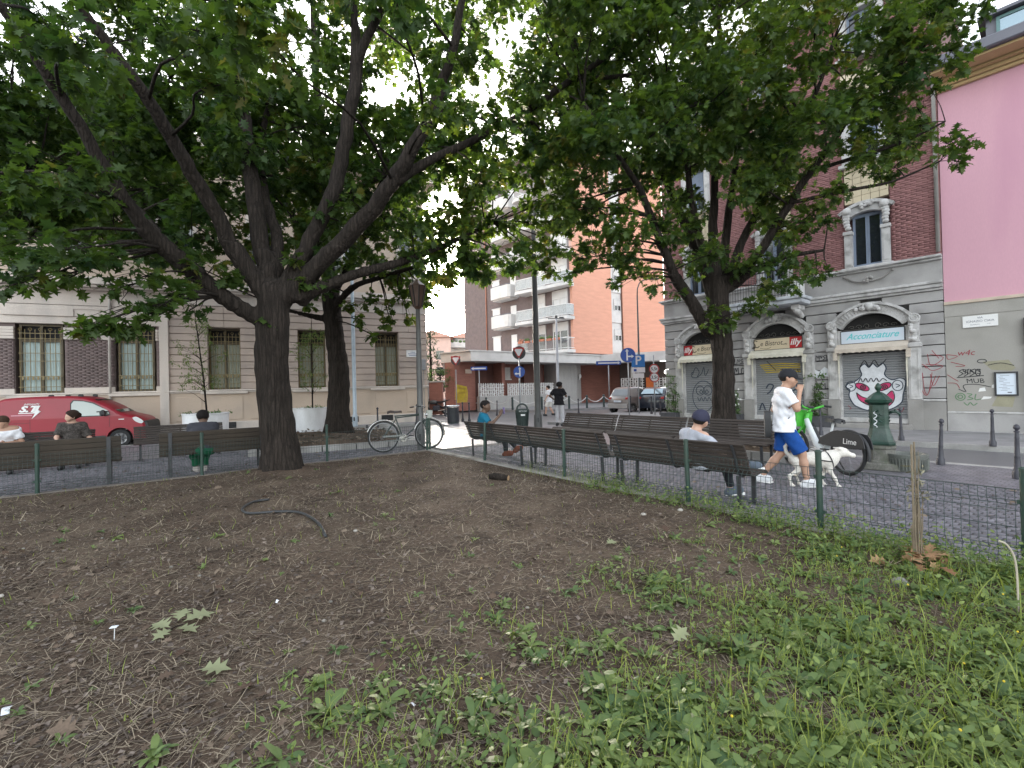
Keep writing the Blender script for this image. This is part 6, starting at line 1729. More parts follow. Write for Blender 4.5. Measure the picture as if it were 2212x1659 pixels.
mb = MB(); mb.b3(-.36, .36, -.06, -.045, zp - .5, zp - .22, .01); pl = mb.build('panel', m_sgw, t); mb = MB(); mb.b3(-.25, -.1, -.064, -.058, zp - .43, zp - .3); mb.build('symbol', m_sgb, pl)
mb = MB(); mb.b3(-.3, .3, -.06, -.045, zp - .78, zp - .54, .01); mb.build('panel', m_sgw, t)
t = sign_base('limit_sign', 'pair of round red rimmed limit signs at the shop building corner', G(1415, 896, 0), zat(1414, 780, G(1415, 896, 0).y) + .3); Y_ = t.location.y
for zz, s in ((zat(1414, 797, Y_), '5,5t'), (zat(1414, 815, Y_), '3,5t')):
    pl = round_plate(t, zz, .255, 'limit'); text('lettering', s, .22, m_gblack, pl, (0, -.068, zz), offset=.004)

# ---- bins
m_bin = mat('bin_green', (0.03, 0.045, 0.042), .5, .15, 5, .1)
t = thing('litter_bin', 'dark green open topped litter bin with arched lid at the grey lamp post', 'litter bin', (.36, 18.1, -.01), R_(5))
mb = MB(); mb.lathe([(.19, 0), (.20, .02), (.245, .70), (.25, .72)], n=20); mb.build('body', m_bin, t, 40)
mb = MB()
for k in range(20): a = 2 * math.pi * k / 20; mb.tube([(.2 * math.cos(a), .2 * math.sin(a), .03), (.248 * math.cos(a), .248 * math.sin(a), .6)], .012, 4)
mb.build('rib', m_bin, t)
mb = MB(); mb.lathe([(.262, .60), (.272, .62), (.272, .73), (.262, .745), (.235, .745), (.235, .70)], n=20, cap=False); mb.build('rim', m_bin, t, 40)
mb = MB(); mb.torus((0, 0, .74), (0, 1, 0), .2, .035, 14, 6, 0 - math.pi / 2, math.pi / 2); mb.build('arched_lid', m_bin, t, True)
text('lettering', 'GETTA QUI', .06, m_sgw, t, (0, -.275, .675), ext=.001); mb = MB(); mb.b3(-.08, .08, -.262, -.246, .5, .56); mb.build('sticker', m_sgw, t)
t = thing('litter_bin', 'dark slatted cylindrical litter bin beyond the old bicycle', 'litter bin', (-2.76, 21.9, -.01))
mb = MB(); mb.lathe([(.27, 0), (.27, .05), (.25, .06), (.25, .74)], n=20); mb.build('body', m_bin, t, 40)
mb = MB()
for k in range(22): a = 2 * math.pi * k / 22; mb.box((.268 * math.cos(a), .268 * math.sin(a), .4), (.012, .045, .68), a)
o = mb.build('slat', m_boll, t); o['kind'] = 'stuff'
mb = MB(); mb.lathe([(.3, .78), (.3, .82), (.24, .83), (.24, .78)], n=20, cap=False); mb.build('rim', m_galv, t)

# ---- drinking fountain
m_fg = mat('fountain_green', (0.010, 0.036, 0.024), .42, .25, 4, .25, 40, .15, 40, dirt=(.06, .08, .07), dirt_amt=.5, dscale=5)
m_fs = mat('wet_stone', (0.14, 0.135, 0.12), .8, .25, 4, .25, 40, .4, 30, dirt=(.07, .08, .05), dirt_amt=.7, dscale=5)
FT = thing('drinking_fountain', 'old green cast iron drinking fountain on a stone block with ribbed basin', 'fountain', (6.38, 8.25, -.01), R_(-40))
FT.scale = (.86, .86, .97)
mb = MB(); mb.box((0, 0, .06), (.62, .62, .13), 0, .02); mb.lathe([(.30, .125), (.30, .15), (.265, .17), (.26, .36), (.28, .38), (.28, .42), (.24, .44)], n=8); mb.build('stone_base', m_fs, FT)
def sq_lathe(prof): 
    mb = MB(); vs = []; fs = []
    for r, z in prof:
        c = r * .38
        vs += [(-r + c, -r, z), (r - c, -r, z), (r, -r + c, z), (r, r - c, z), (r - c, r, z), (-r + c, r, z), (-r, r - c, z), (-r, -r + c, z)]
    for i in range(len(prof) - 1):
        for k in range(8): fs.append([i * 8 + k, i * 8 + (k + 1) % 8, i * 8 + 8 + (k + 1) % 8, i * 8 + 8 + k])
    fs.append(list(range(8))[::-1]); fs.append([(len(prof) - 1) * 8 + k for k in range(8)]); mb.add(vs, fs); return mb
sq_lathe([(.25, .44), (.255, .47), (.22, .50), (.215, .53), (.185, .62), (.160, .72), (.15, .80), (.148, 1.05), (.15, 1.14), (.17, 1.16)]).build('column', m_fg, FT)
sq_lathe([(.17, 1.165), (.215, 1.19), (.225, 1.235), (.20, 1.25), (.15, 1.30), (.09, 1.35), (.05, 1.37)]).build('cornice_cap', m_fg, FT)
mb = MB(); mb.lathe([(.045, 1.36), (.028, 1.39), (.05, 1.42), (.062, 1.46), (.045, 1.50), (.015, 1.53), (.001, 1.535)], n=12); mb.build('finial', m_fg, FT, True)
mb = MB()
for k in range(4):
    a = k * math.pi / 2; c, s = math.cos(a), math.sin(a)
    mb.box((c * .15, s * .15, .95), (.012, .15, .34), a, .004)
    for q in range(4): mb.tube([(c * .158 - s * .05 * (-1) ** q, s * .158 + c * .05 * (-1) ** q, .84 + q * .06), (c * .165, s * .165, .87 + q * .06)], .012, 4)
mb.build('relief_panel', m_fg, FT)
mb = MB(); mb.tube([(.14, .02, 1.0), (.22, .02, 1.02), (.29, .02, 1.01), (.32, .02, .985), (.33, .02, .95)], [.03, .026, .024, .022, .018], 8); blob(mb, (.26, .02, 1.04), .03); mb.build('spout', m_fg, FT, True)
BS = MB(); rim = []
for (r, z) in ((.36, 0), (.385, .03), (.40, .24), (.42, .27), (.42, .30), (.37, .30), (.35, .27), (.33, .14)):
    rim.append([(.40 + r * .82 * math.cos(2 * math.pi * k / 40), r * .82 * math.sin(2 * math.pi * k / 40), z) for k in range(40)])
BS.add([p for r in rim for p in r], [[i * 40 + k, i * 40 + (k + 1) % 40, i * 40 + 40 + (k + 1) % 40, i * 40 + 40 + k] for i in range(7) for k in range(40)] + [[7 * 40 + k for k in range(40)]])
bs = BS.build('basin', mat('basin_green', (.125, .13, .118), .6, .25, 4, .2, 40, dirt=(.05, .06, .05), dirt_amt=.5, dscale=4), FT, 40)
mb = MB()
for k in range(40): a = 2 * math.pi * k / 40; mb.tube([(.40 + .33 * math.cos(a), .33 * math.sin(a), .04), (.40 + .338 * math.cos(a), .338 * math.sin(a), .225)], .013, 4)
mb.build('rib', _M['basin_green'], bs)
mb = MB(); mb.add([(.40 + .28 * math.cos(2 * math.pi * k / 24), .28 * math.sin(2 * math.pi * k / 24), .2) for k in range(24)], [list(range(24))]); mb.build('water', m_glassdark, bs)
mb = MB()
for q in range(3): stroke(mb, [(.0, .7 + .1 * q), (.03, .76 + .1 * q), (-.02, .8 + .1 * q), (.03, .84 + .1 * q)], .012, lambda x, z: (x - .06, -.157, z))
mb.build('scribble', m_gwhite, FT)

# ---- flower boxes at the shop front
m_boxg = mat('dark_planter', (.055, .055, .062), .6, .15, 4, .1)
def flower_box(x, w_, lab, kind):
    t = thing('planter_box', lab, 'planter', RBw(x, -.35, 0), RB_RZ, 'dark planter boxes at the shop fronts')
    mb = MB(); mb.b3(-w_ / 2, w_ / 2, -.17, .17, 0, .36, .015); mb.build('box', m_boxg, t)
    cs = []; rs = []
    mb = MB()
    for k in range(5):
        x0 = random.uniform(-w_ * .4, w_ * .4); h_ = random.uniform(.6, 1.5) if kind == 'tall' else random.uniform(.3, .75)
        x1 = x0 + random.uniform(-.3, .3); mb.tube([(x0, 0, .34), (x0 * .8 + x1 * .2, .03, .34 + h_ * .5), (x1, .1, .36 + h_)], [.012, .01, .005], 5)
        for q in range(5): u = q / 4; cs.append((x0 + (x1 - x0) * u + random.gauss(0, .08), random.gauss(.05, .05), .42 + h_ * u)); rs.append(.10)
    mb.build('stem', m_bark, t)
    V, F, T = clump_leaves(np.array(cs), np.array(rs), 16, .09, OV_V, OV_F); o = link('foliage', npmesh('foliage', V, F, m_bush, T), t); o['kind'] = 'stuff'
    if kind == 'white':
        mb = MB()
        for k in range(26): blob(mb, (random.gauss(0, .22), random.gauss(-.05, .1), .6 + random.random() * .7), .035)
        o = mb.build('flowers', m_white, t); o['kind'] = 'stuff'
    return t
flower_box(-2.95, .7, 'dark planter box with climbing plant at the left shop corner', 'tall')
flower_box(-.32, .7, 'dark planter box with white flowers beside the bistro door', 'white')
flower_box(2.5, .85, 'dark planter box with vine between bistro and hairdresser doors', 'tall')
# ================================================================ VEHICLES
m_tyre = mat('tyre', (.018, .018, .019), .85, .15, 10, .1)
m_rim = mat('rim_alloy', (.25, .25, .26), .4, .1, 5, 0, metal=.7)
m_blackpl = mat('black_plastic', (.022, .022, .024), .6, .1, 5, .1)
m_lens = mat('headlight_lens', (.6, .62, .62), .12, .05, 2, 0, coat=.5)
m_tail = mat('tail_lamp', (.35, .015, .015), .25, .05, 2, 0, coat=.5)
m_carglass = mat('car_glass', (.035, .045, .045), .05, .1, 1, 0, spec=.8)
def resample(pl, closed_pts): return pl
def car_body(outline, arches, W, belt, tumble, rnd=.06):
    """outline: list of (x,z) clockwise from rear bottom over the roof to the front bottom; arches: (cx, r). Returns MB + y(z)"""
    def yz(z): return W - max(0, z - belt) * tumble
    # bottom edge with wheel arches, front to rear
    zb = outline[0][1]; bot = []
    for cx, r, wz in sorted(arches, reverse=True):
        a0 = math.asin(max(-1, min(1, (zb - wz) / r)))
        for k in range(11):
            a = a0 + (math.pi - 2 * a0) * k / 10
            bot.append((cx + r * math.cos(a), wz + r * math.sin(a)))
    ring = outline + bot
    n = len(ring); no = len(outline)
    # inner ring shrunk for the rounded shoulder
    inner = []
    for i, (x, z) in enumerate(ring):
        p0 = Vector(ring[i - 1]); p1 = Vector((x, z)); p2 = Vector(ring[(i + 1) % n])
        t = ((p1 - p0).normalized() + (p2 - p1).normalized())
        t = t.normalized() if t.length > 1e-6 else Vector((1, 0))
        nrm = Vector((t.y, -t.x))
        k = rnd if i < no and z > zb + .12 else .004
        inner.append((x + nrm.x * k, z + nrm.y * k))
    mb = MB(); vs = []
    for s in (-1, 1):
        for (x, z) in inner: vs.append((x, s * yz(z), z))
        for (x, z), (xi, zi) in zip(ring, inner): vs.append((x * .6 + xi * .4, s * (yz(z) - rnd * .35), z * .6 + zi * .4))
        for (x, z) in ring: vs.append((x, s * (yz(z) - rnd), z))
    fs = []
    def sidefaces(o):
        # split the inner polygon at the belt so each half is planar
        return list(range(o, o + n))
    for s in (0, 1):
        o = s * 3 * n
        for lv in (0, 1):
            for i in range(n):
                j = (i + 1) % n; fs.append([o + lv * n + i, o + lv * n + j, o + (lv + 1) * n + j, o + (lv + 1) * n + i])
    for i in range(n):
        j = (i + 1) % n; fs.append([2 * n + i, 2 * n + j, 5 * n + j, 5 * n + i])
    mb.add(vs, fs)
    # side skins in horizontal strips (keeps the tumblehome smooth)
    for s in (-1, 1):
        bm = bmesh.new(); bv = [bm.verts.new((x, 0, z)) for x, z in inner]; bm.faces.new(bv)
        for zc_ in [zb + .15 * k for k in range(1, 14)] + [belt]:
            bmesh.ops.bisect_plane(bm, geom=bm.verts[:] + bm.edges[:] + bm.faces[:], plane_co=(0, 0, zc_), plane_no=(0, 0, 1))
        bmesh.ops.triangulate(bm, faces=bm.faces[:])
        bm.verts.index_update()
        mb.add([(v.co.x, s * yz(v.co.z), v.co.z) for v in bm.verts], [[v.index for v in f.verts] for f in bm.faces]); bm.free()
    return mb, yz
def side_panel(poly, yz, s, off=.006, th=.01, sub=None):
    mb = MB(); n = len(poly)
    mb.add([(x, s * (yz(z) + off), z) for x, z in poly] + [(x, s * (yz(z) - th), z) for x, z in poly], [list(range(n)), list(range(n, 2 * n))[::-1]] + [[i, (i + 1) % n, n + (i + 1) % n, n + i] for i in range(n)])
    return mb
def cr(pts, m=4):
    P2 = [Vector(p) for p in pts]; q = []
    for i in range(len(P2) - 1):
        p0, p1, p2, p3 = P2[max(i - 1, 0)], P2[i], P2[i + 1], P2[min(i + 2, len(P2) - 1)]
        for j in range(m):
            t = j / m; q.append(tuple(0.5 * ((2 * p1) + (p2 - p0) * t + (2 * p0 - 5 * p1 + 4 * p2 - p3) * t * t + (3 * p1 - p0 - 3 * p2 + p3) * t ** 3)))
    q.append(tuple(P2[-1])); return q
def wheel(parent, x, y, r, w_, s, spokes=6):
    mb = MB(); k = 28; prof = [(r * .62, -w_ / 2), (r * .93, -w_ / 2), (r, -w_ * .35), (r, w_ * .35), (r * .93, w_ / 2), (r * .62, w_ / 2)]
    vs = [(x + a * math.cos(2 * math.pi * i / k), y + b, r + a * math.sin(2 * math.pi * i / k)) for a, b in prof for i in range(k)]
    mb.add(vs, [[j * k + i, j * k + (i + 1) % k, (j + 1) * k + (i + 1) % k, (j + 1) * k + i] for j in range(5) for i in range(k)])
    o = mb.build('wheel', m_tyre, parent, 40)
    mb = MB(); yo = y + s * w_ * .42
    mb.torus((x, yo, r), (0, 1, 0), r * .6, .02, 24, 5)
    for q in range(spokes):
        a = 2 * math.pi * q / spokes; mb.tube([(x, yo, r), (x + r * .6 * math.cos(a), yo, r + r * .6 * math.sin(a))], .035, 5)
    vs = [(x + r * .6 * math.cos(2 * math.pi * i / 20), yo - s * .05, r + r * .6 * math.sin(2 * math.pi * i / 20)) for i in range(20)]; mb.add(vs, [list(range(20))])
    mb.build('rim', m_rim, o)
    return o
# ---- red van; local x forward, y left, z up
m_vanred = mat('van_red', (0.25, 0.003, 0.016), .42, .05, 2, .03, coat=.08)
VAN = thing('parked_van', 'red panel van with S.T. lettering parked along the palazzo', 'van', LBw(-10.72, -2.55, -.12), LB_RZ)
top = cr([(-1.93, .28), (-1.97, .75), (-1.93, 1.15), (-1.86, 1.5), (-1.70, 1.70), (-1.2, 1.755), (-.4, 1.77), (.15, 1.745), (.5, 1.66), (.95, 1.42), (1.28, 1.17), (1.5, 1.08), (1.8, .98), (1.95, .82), (1.99, .6), (1.98, .28)], 4)
mb, yz = car_body(top, [(-1.2, .36, .3), (1.28, .36, .3)], .85, 1.05, .17, .07)
bo = mb.build('body', m_vanred, VAN, 35)
sidew = [(.02, 1.1), (-.0, 1.5), (.06, 1.6), (.3, 1.58), (.55, 1.5), (.95, 1.26), (1.0, 1.14), (.9, 1.1)]
m_vg = mat('van_glass', (.30, .33, .30), .08, .1, 1, 0, spec=.8)
for s in (-1, 1):
    o = side_panel(sidew, yz, s).build('window', m_vg, VAN)
    fr = [(x + (.03 if x > .5 else -.03), z + (.03 if z > 1.3 else -.03)) for x, z in sidew]
    side_panel(fr, yz, s, .003).build('window_seal', m_blackpl, o)
    # seat, wheel and mirror silhouettes seen in the window
    mb = MB(); mb.b3(.66, .98, s * (yz(1.2) + .002) - .004, s * (yz(1.2) + .008) + .004, 1.1, 1.24); mb.build('mirror_base', m_blackpl, VAN)
    mb = MB(); mb.box((.86, s * (yz(1.2) + .12), 1.18), (.12, .2, .2), 0, .05); mb.build('wing_mirror', m_blackpl, VAN)
    mb = MB(); mb.b3(-1.0, -.992, s * (yz(.7) - .02), s * (yz(.7) + .002), .5, 1.04); mb.b3(-1.9, -1.0, s * (yz(1.0) - .02), s * (yz(1.0) + .0025), .93, .938); mb.b3(-.02, -.008, s * (yz(.7) - .02), s * (yz(.7) + .003), .5, 1.05); mb.b3(1.0, 1.008, s * (yz(.7) - .02), s * (yz(.7) + .003), .7, 1.05); mb.build('door_gap', m_blackpl, VAN)
    mb = MB(); mb.box((.12, s * (yz(.98) + .015), .98), (.18, .03, .035), 0, .01); mb.build('door_handle', m_vanred, VAN)
    side_panel([(-.8, .30), (-.8, .42), (.9, .42), (.9, .30)], yz, s, .015).build('side_strip', m_blackpl, VAN)
    side_panel(cr([(1.62, .98), (1.72, 1.01), (1.85, .93), (1.93, .84), (1.86, .78), (1.7, .86), (1.62, .98)], 3)[:-1], yz, s, .004).build('headlight', m_lens, VAN)
    side_panel([(-1.93, .95), (-1.91, 1.25), (-1.84, 1.3), (-1.82, 1.0)], yz, s, -.01, .05).build('tail_light', m_tail, VAN)
    mb = MB(); mb.b3(1.25, 1.4, s * (yz(.9) + .002), s * (yz(.9) + .01), .93, .96); mb.build('indicator', m_lens, VAN)
    for x in (-.55, .2): mb = MB(); mb.box((x, s * .62, 1.77), (.12, .08, .1), 0, .02); mb.build('roof_bar_foot', m_blackpl, VAN)
mb = MB(); mb.prism(cr([(1.75, .75), (1.9, .86), (2.02, .8), (2.05, .55), (2.02, .3), (1.8, .28)], 3), lambda x, z: (x, -.80, z), lambda x, z: (x, .80, z)); mb.build('front_bumper', m_blackpl, VAN)
mb = MB(); mb.prism([(-1.9, .3), (-2.02, .32), (-2.04, .6), (-1.9, .66)], lambda x, z: (x, -.82, z), lambda x, z: (x, .82, z)); mb.build('rear_bumper', m_blackpl, VAN)
mb = MB(); mb.add([(.56, -.66, 1.645), (1.28, -.74, 1.19), (1.28, .74, 1.19), (.56, .66, 1.645)], [[0, 1, 2, 3]]); mb.build('windscreen', m_carglass, VAN)
for x in (-1.2, 1.28):
    for s in (-1, 1): wheel(VAN, x, s * .74, .3, .18, s)
sy = -(yz(1.3) + .012)
tilt = math.atan(.17)
lg = link('logo', MB().b3(-1.28, -.92, sy + .001, sy + .004, 1.235, 1.265).mesh('logo', m_white), VAN)
o = text('lettering', 'S.T.', .26, m_white, VAN, (-1.02, sy - .003, 1.37), (R_(90) - tilt, 0, 0), .35, sx=1.25, offset=.012)
mb = MB(); mb.add([(x, sy - .004 + (z - 1.3) * .17, z) for x, z in ((-.86, 1.45), (-.78, 1.45), (-.82, 1.3), (-.74, 1.3), (-.95, 1.06), (-.88, 1.24), (-.95, 1.24))], [[0, 1, 2, 3, 4, 5, 6]]); mb.build('lightning_mark', m_white, VAN)
mb = MB(); mb.b3(-1.45, -.95, sy - .014, sy - .006, 1.165, 1.2); mb.build('logo_bar', mat('pale_pink_print', (.55, .25, .3), .5), VAN)
text('lettering', 'IMPIANTI', .09, m_white, VAN, (-.98, sy + .022, 1.52), (R_(90) - tilt, 0, 0), .3)

# ---- small grey two seat car, seen from behind three quarter
def small_car(lab, loc, rz, paint, outline, arches, W, belt, tumble, L, sidewin, rearwin, cat='car'):
    t = thing('parked_car', lab, cat, loc, rz)
    mb, yz = car_body(cr(outline, 4), arches, W, belt, tumble, .07)
    mb.build('body', paint, t, 35)
    for s in (-1, 1):
        side_panel(sidewin, yz, s).build('window', m_carglass, t)
        mb = MB(); mb.box((sidewin[-1][0] - .1, s * (yz(.95) + .1), .98), (.14, .18, .13), 0, .04); mb.build('wing_mirror', m_blackpl, t)
        for cx, r, wz in arches: wheel(t, cx, s * (W - .1), wz, .18, s, 5)
    return t, yz
m_smart = mat('grey_brown_paint', (.16, .14, .135), .35, .06, 2, .05, coat=.5)
ang = math.atan2(-.5, .87)
sc_rz = R_(28)
t, yz = small_car('small taupe two seat city car at the crossing behind the round arrow sign', (7.2, 28.4, -.12), R_(36), m_smart,
    [(-1.22, .3), (-1.3, .55), (-1.27, .85), (-1.12, 1.1), (-.95, 1.42), (-.75, 1.53), (-.2, 1.56), (.25, 1.48), (.62, 1.2), (.85, .98), (1.15, .85), (1.3, .62), (1.32, .3)], [(-.88, .33, .29), (.92, .33, .29)], .78, .95, .3, 2.6,
    [(-.35, 1.0), (-.3, 1.42), (.1, 1.42), (.45, 1.2), (.62, 1.0)], None)
mb = MB(); mb.add([(-1.17, -.62, 1.06), (-1.17, .62, 1.06), (-.97, .5, 1.43), (-.97, -.5, 1.43)], [[0, 1, 2, 3]]); mb.build('rear_window', mat('hazy_glass', (.16, .18, .2), .1, .1, 1, 0), t)
for s in (-1, 1):
    mb = MB(); mb.box((-1.22, s * .62, .9), (.1, .16, .16), 0, .03); mb.build('tail_light', m_tail, t)
mb = MB(); mb.b3(-1.36, -1.28, -.26, .26, .68, .79); mb.build('number_plate', mat('plate_white', (.5, .55, .62), .5), t)
mb = MB(); mb.prism([(-1.26, .3), (-1.36, .34), (-1.36, .58), (-1.27, .62)], lambda x, z: (x, -.74, z), lambda x, z: (x, .74, z)); mb.build('rear_bumper', mat('silver_bumper', (.3, .29, .29), .4), t)
m_dark = mat('navy_paint', (.02, .025, .04), .25, .06, 2, 0, coat=.6)
t, yz = small_car('dark blue car parked behind the shop building corner', (9.15, 28.6, -.12), R_(50), m_dark,
    [(-1.9, .32), (-1.98, .6), (-1.93, .95), (-1.75, 1.12), (-1.35, 1.42), (-.9, 1.5), (-.1, 1.48), (.5, 1.2), (.95, 1.0), (1.7, .88), (1.95, .65), (1.98, .3)], [(-1.2, .36, .31), (1.25, .36, .31)], .86, .95, .28, 3.9,
    [(-1.1, 1.02), (-1.0, 1.36), (-.15, 1.38), (.35, 1.15), (.5, 1.02)], None)
mb = MB(); mb.add([(-1.8, -.66, 1.14), (-1.8, .66, 1.14), (-1.4, .56, 1.42), (-1.4, -.56, 1.42)], [[0, 1, 2, 3]]); mb.build('rear_window', m_gsky, t)
for s in (-1, 1): mb = MB(); mb.box((-1.93, s * .68, .9), (.1, .26, .14), 0, .03); mb.build('tail_light', m_tail, t)

# ---- two wheelers
def spoked(parent, c, r, ax_rot=0, mt=m_rim, n=18, tr=.019):
    mb = MB(); mb.torus(c, (0, 1, 0), r - tr, tr, 36, 8); o = mb.build('wheel', m_tyre, parent, True)
    mb = MB(); mb.torus(c, (0, 1, 0), r - tr * 2.2, .012, 36, 6); mb.tube([(c[0], c[1] - .05, c[2]), (c[0], c[1] + .05, c[2])], .025, 10)
    for k in range(n):
        a = 2 * math.pi * k / n; sgn = .025 * (-1) ** k
        mb.tube([(c[0], c[1] + sgn, c[2]), (c[0] + (r - tr * 2) * math.cos(a), c[1], c[2] + (r - tr * 2) * math.sin(a))], .0018, 3, False)
    mb.build('rim', mt, o); return o
m_bikeg = mat('old_bike_green', (.035, .05, .045), .45, .2, 6, .15); m_chrome = mat('chrome', (.45, .44, .43), .25, .15, 8, .1, metal=.9)
def place_bike(name, lab, rear, front, z):
    d = Vector((front[0] - rear[0], front[1] - rear[1], 0)); 
    return thing(name, lab, 'bicycle', (rear[0], rear[1], z), math.atan2(d.y, d.x)), d.length
BK, _ = place_bike('bicycle', 'old dark green city bicycle leaning on the grey lamp post', (-3.27, 11.95), (-2.2, 12.52), .0)
s = 1.13; BK.scale = (s, s, s); BK.rotation_euler.x = R_(-3)
r = .35; wb = 1.06
spoked(BK, (0, 0, r), r); spoked(BK, (wb, 0, r), r)
mb = MB(); bb = (.44, 0, .29); st = (.27, 0, .80); hd = (.87, 0, .82); hb = (.91, 0, .66)
for a, b in ((st, hd), (hb, bb), (st, bb), ((.30, 0, .76), (.86, 0, .80))): mb.tube([a, b], .014, 8)
for sy_ in (-.05, .05): mb.tube([(.30, sy_ * .4, .74), (0, sy_, r)], .008, 6); mb.tube([bb, (0, sy_, r)], .009, 6)
mb.tube([(.865, 0, .86), (.93, 0, .60)], .018, 8)
for sy_ in (-.045, .045): mb.tube([(.93, sy_ * .6, .72), (.96, sy_, .6), (1.02, sy_, .44), (wb, sy_, r)], .010, 6)
mb.build('frame', m_bikeg, BK, True)
for cx, a0, a1 in ((0, R_(20), R_(210)), (wb, R_(40), R_(190))):
    mb = MB(); mb.torus((cx, 0, r), (0, 1, 0), r + .02, .018, 22, 6, math.pi / 2 - a1 if False else -R_(70), R_(100) if cx else R_(110)); mb.build('mudguard', m_chrome, BK, True)
mb = MB(); mb.tube([(.27, 0, .80), (.255, 0, .88)], .013, 8); mb.build('seat_post', m_chrome, BK)
mb = MB(); 
for x, w_, z in (): pass
vs = []; prof = [(.10, .02, .885), (.115, .09, .90), (.17, .105, .915), (.25, .085, .905), (.32, .04, .90), (.40, .025, .905), (.43, .012, .90)]
for x, w_, z in prof: vs += [(x, -w_, z - .035), (x, -w_ * .8, z + .012), (x, 0, z + .022), (x, w_ * .8, z + .012), (x, w_, z - .035)]
mb.add(vs, [[i * 5 + k, i * 5 + k + 1, i * 5 + 6 + k, i * 5 + 5 + k] for i in range(6) for k in range(4)]); mb.build('saddle', mat('saddle_leather', (.05, .035, .03), .5, .2, 5), BK, True)
mb = MB()
mb.tube([(.865, 0, .86), (.85, 0, .93), (.87, 0, .95)], .012, 8)
for sg in (-1, 1): mb.tube([(.87, 0, .95), (.93, sg * .09, .955), (.93, sg * .2, .98), (.84, sg * .27, 1.0), (.72, sg * .28, .99)], .011, 8)
mb.build('handlebar', m_chrome, BK, True)
for sg in (-1, 1): mb = MB(); mb.tube([(.80, sg * .275, .998), (.70, sg * .28, .988)], .016, 8); mb.build('grip', m_blackpl, BK)
mb = MB(); mb.tube([(.93, .12, .96), (.86, .22, .93), (.8, .25, .95)], .006, 5); mb.tube([(.93, -.12, .96), (.86, -.22, .93), (.8, -.25, .95)], .006, 5); mb.tube([(.88, .02, .93), (.98, .03, .85), (.95, .02, .7)], .005, 5); mb.build('brake_rod', m_chrome, BK)
mb = MB(); mb.lathe([(.001, -.01), (.085, -.01), (.095, 0), (.085, .012), (.001, .012)], n=24)
for i in range(len(mb.v)): a, b, c = mb.v[i]; mb.v[i] = (bb[0] + a, -.05 - c, bb[2] + b)
mb.build('chainwheel', m_chrome, BK)
mb = MB(); mb.b3(-.02, .46, -.062, -.05, .335, .375, .004); mb.b3(.0, .46, -.062, -.05, .245, .27, .004); mb.build('chain_guard', mat('chain_guard_grey', (.2, .21, .2), .5), BK)
mb = MB(); mb.tube([(.44, -.07, .29), (.58, -.09, .34)], .009, 6); mb.tube([(.44, .07, .29), (.30, .09, .24)], .009, 6); mb.b3(.54, .64, -.18, -.09, .335, .36, .005); mb.b3(.25, .35, .09, .18, .225, .25, .005); mb.build('pedal_crank', m_blackpl, BK)
mb = MB(); mb.tube([(.98, 0, .80), (1.05, 0, .80)], [.03, .05], 12); mb.build('headlamp', m_chrome, BK)
mb = MB(); mb.b3(-.37, -.33, -.03, .03, .56, .64, .01); mb.build('rear_reflector', m_blackpl, BK)
mb = MB(); mb.lathe([(.06, .62), (.075, .80), (.08, .80), (.065, .62)], c=(1.08, .0, .1), n=10); mb.build('wire_basket', mat('pale_basket', (.35, .36, .33), .6), BK)
# ---- share bike (white and green)
m_lg = mat('share_green', (.06, .36, .035), .4, .06, 3, 0); m_lw = mat('share_white', (.66, .68, .70), .4, .06, 3, 0)
LM, _ = place_bike('share_bicycle', 'white and bright green electric share bicycle beside the fountain', (5.42, 7.72), (5.22, 8.85), -.01)
LM.rotation_euler.x = R_(5)
r = .34; wb = 1.15
spoked(LM, (0, 0, r), r, n=24, tr=.028); spoked(LM, (wb, 0, r), r, n=24, tr=.028)
mb = MB(); mb.tube([(.34, 0, .33), (.50, 0, .34), (.62, 0, .42), (.78, 0, .66), (.90, 0, .86)], [.055, .065, .062, .058, .05], 10, squash=.75); mb.tube([(.40, 0, .34), (0.05, -.07, .35)], [.04, .028], 8); mb.tube([(.40, 0, .34), (.05, .07, .35)], [.04, .028], 8); mb.tube([(.44, 0, .36), (.36, 0, .62)], [.045, .035], 8); mb.build('frame', m_lw, LM, True)
mb = MB(); mb.tube([(.63, -.05, .5), (.76, -.05, .72)], .032, 8); mb.box((.8, -.055, .78), (.06, .02, .06), .0, .01); mb.build('battery', m_blackpl, LM)
mb = MB(); mb.tube([(.86, 0, .98), (.93, 0, .78), (.96, 0, .66)], .035, 10)
for sg in (-1, 1): mb.tube([(.95, sg * .02, .72), (1.0, sg * .06, .62), (wb, sg * .065, r)], .02, 8)
mb.tube([(.86, 0, .96), (.82, 0, 1.06)], .025, 8)
for sg in (-1, 1): mb.tube([(.82, 0, 1.05), (.82, sg * .12, 1.07), (.78, sg * .24, 1.12)], .02, 8)
mb.build('fork', m_lg, LM, True)
mb = MB()
for sg in (-1, 1): mb.tube([(.78, sg * .24, 1.12), (.68, sg * .31, 1.11)], .018, 8); mb.tube([(.8, sg * .2, 1.1), (.72, sg * .27, 1.05)], .006, 5)
mb.box((.83, 0, 1.08), (.09, .12, .05), 0, .02); mb.build('grip', m_blackpl, LM)
mb = MB(); mb.prism([(.96, .72), (.93, 1.0), (1.25, 1.02), (1.2, .76)], lambda x, z: (x, -.16, z), lambda x, z: (x, .16, z)); mb.prism([(.98, .78), (.95, 1.021), (1.23, 1.041), (1.18, .80)], lambda x, z: (x, -.13, z), lambda x, z: (x, .13, z)); mb.build('basket', m_lg, LM)
gd = [(-.37, .47), (-.33, .60), (-.26, .68), (-.05, .71), (.14, .72), (.24, .70), (.42, .60), (.50, .56), (.52, .46), (.40, .45), (.2, .44), (.0, .43), (-.2, .44)]
for sg in (-1, 1): mb = MB(); mb.prism(gd, lambda x, z: (x, sg * .07, z), lambda x, z: (x, sg * .085, z)); mb.build('skirt_guard', m_blackpl, LM)
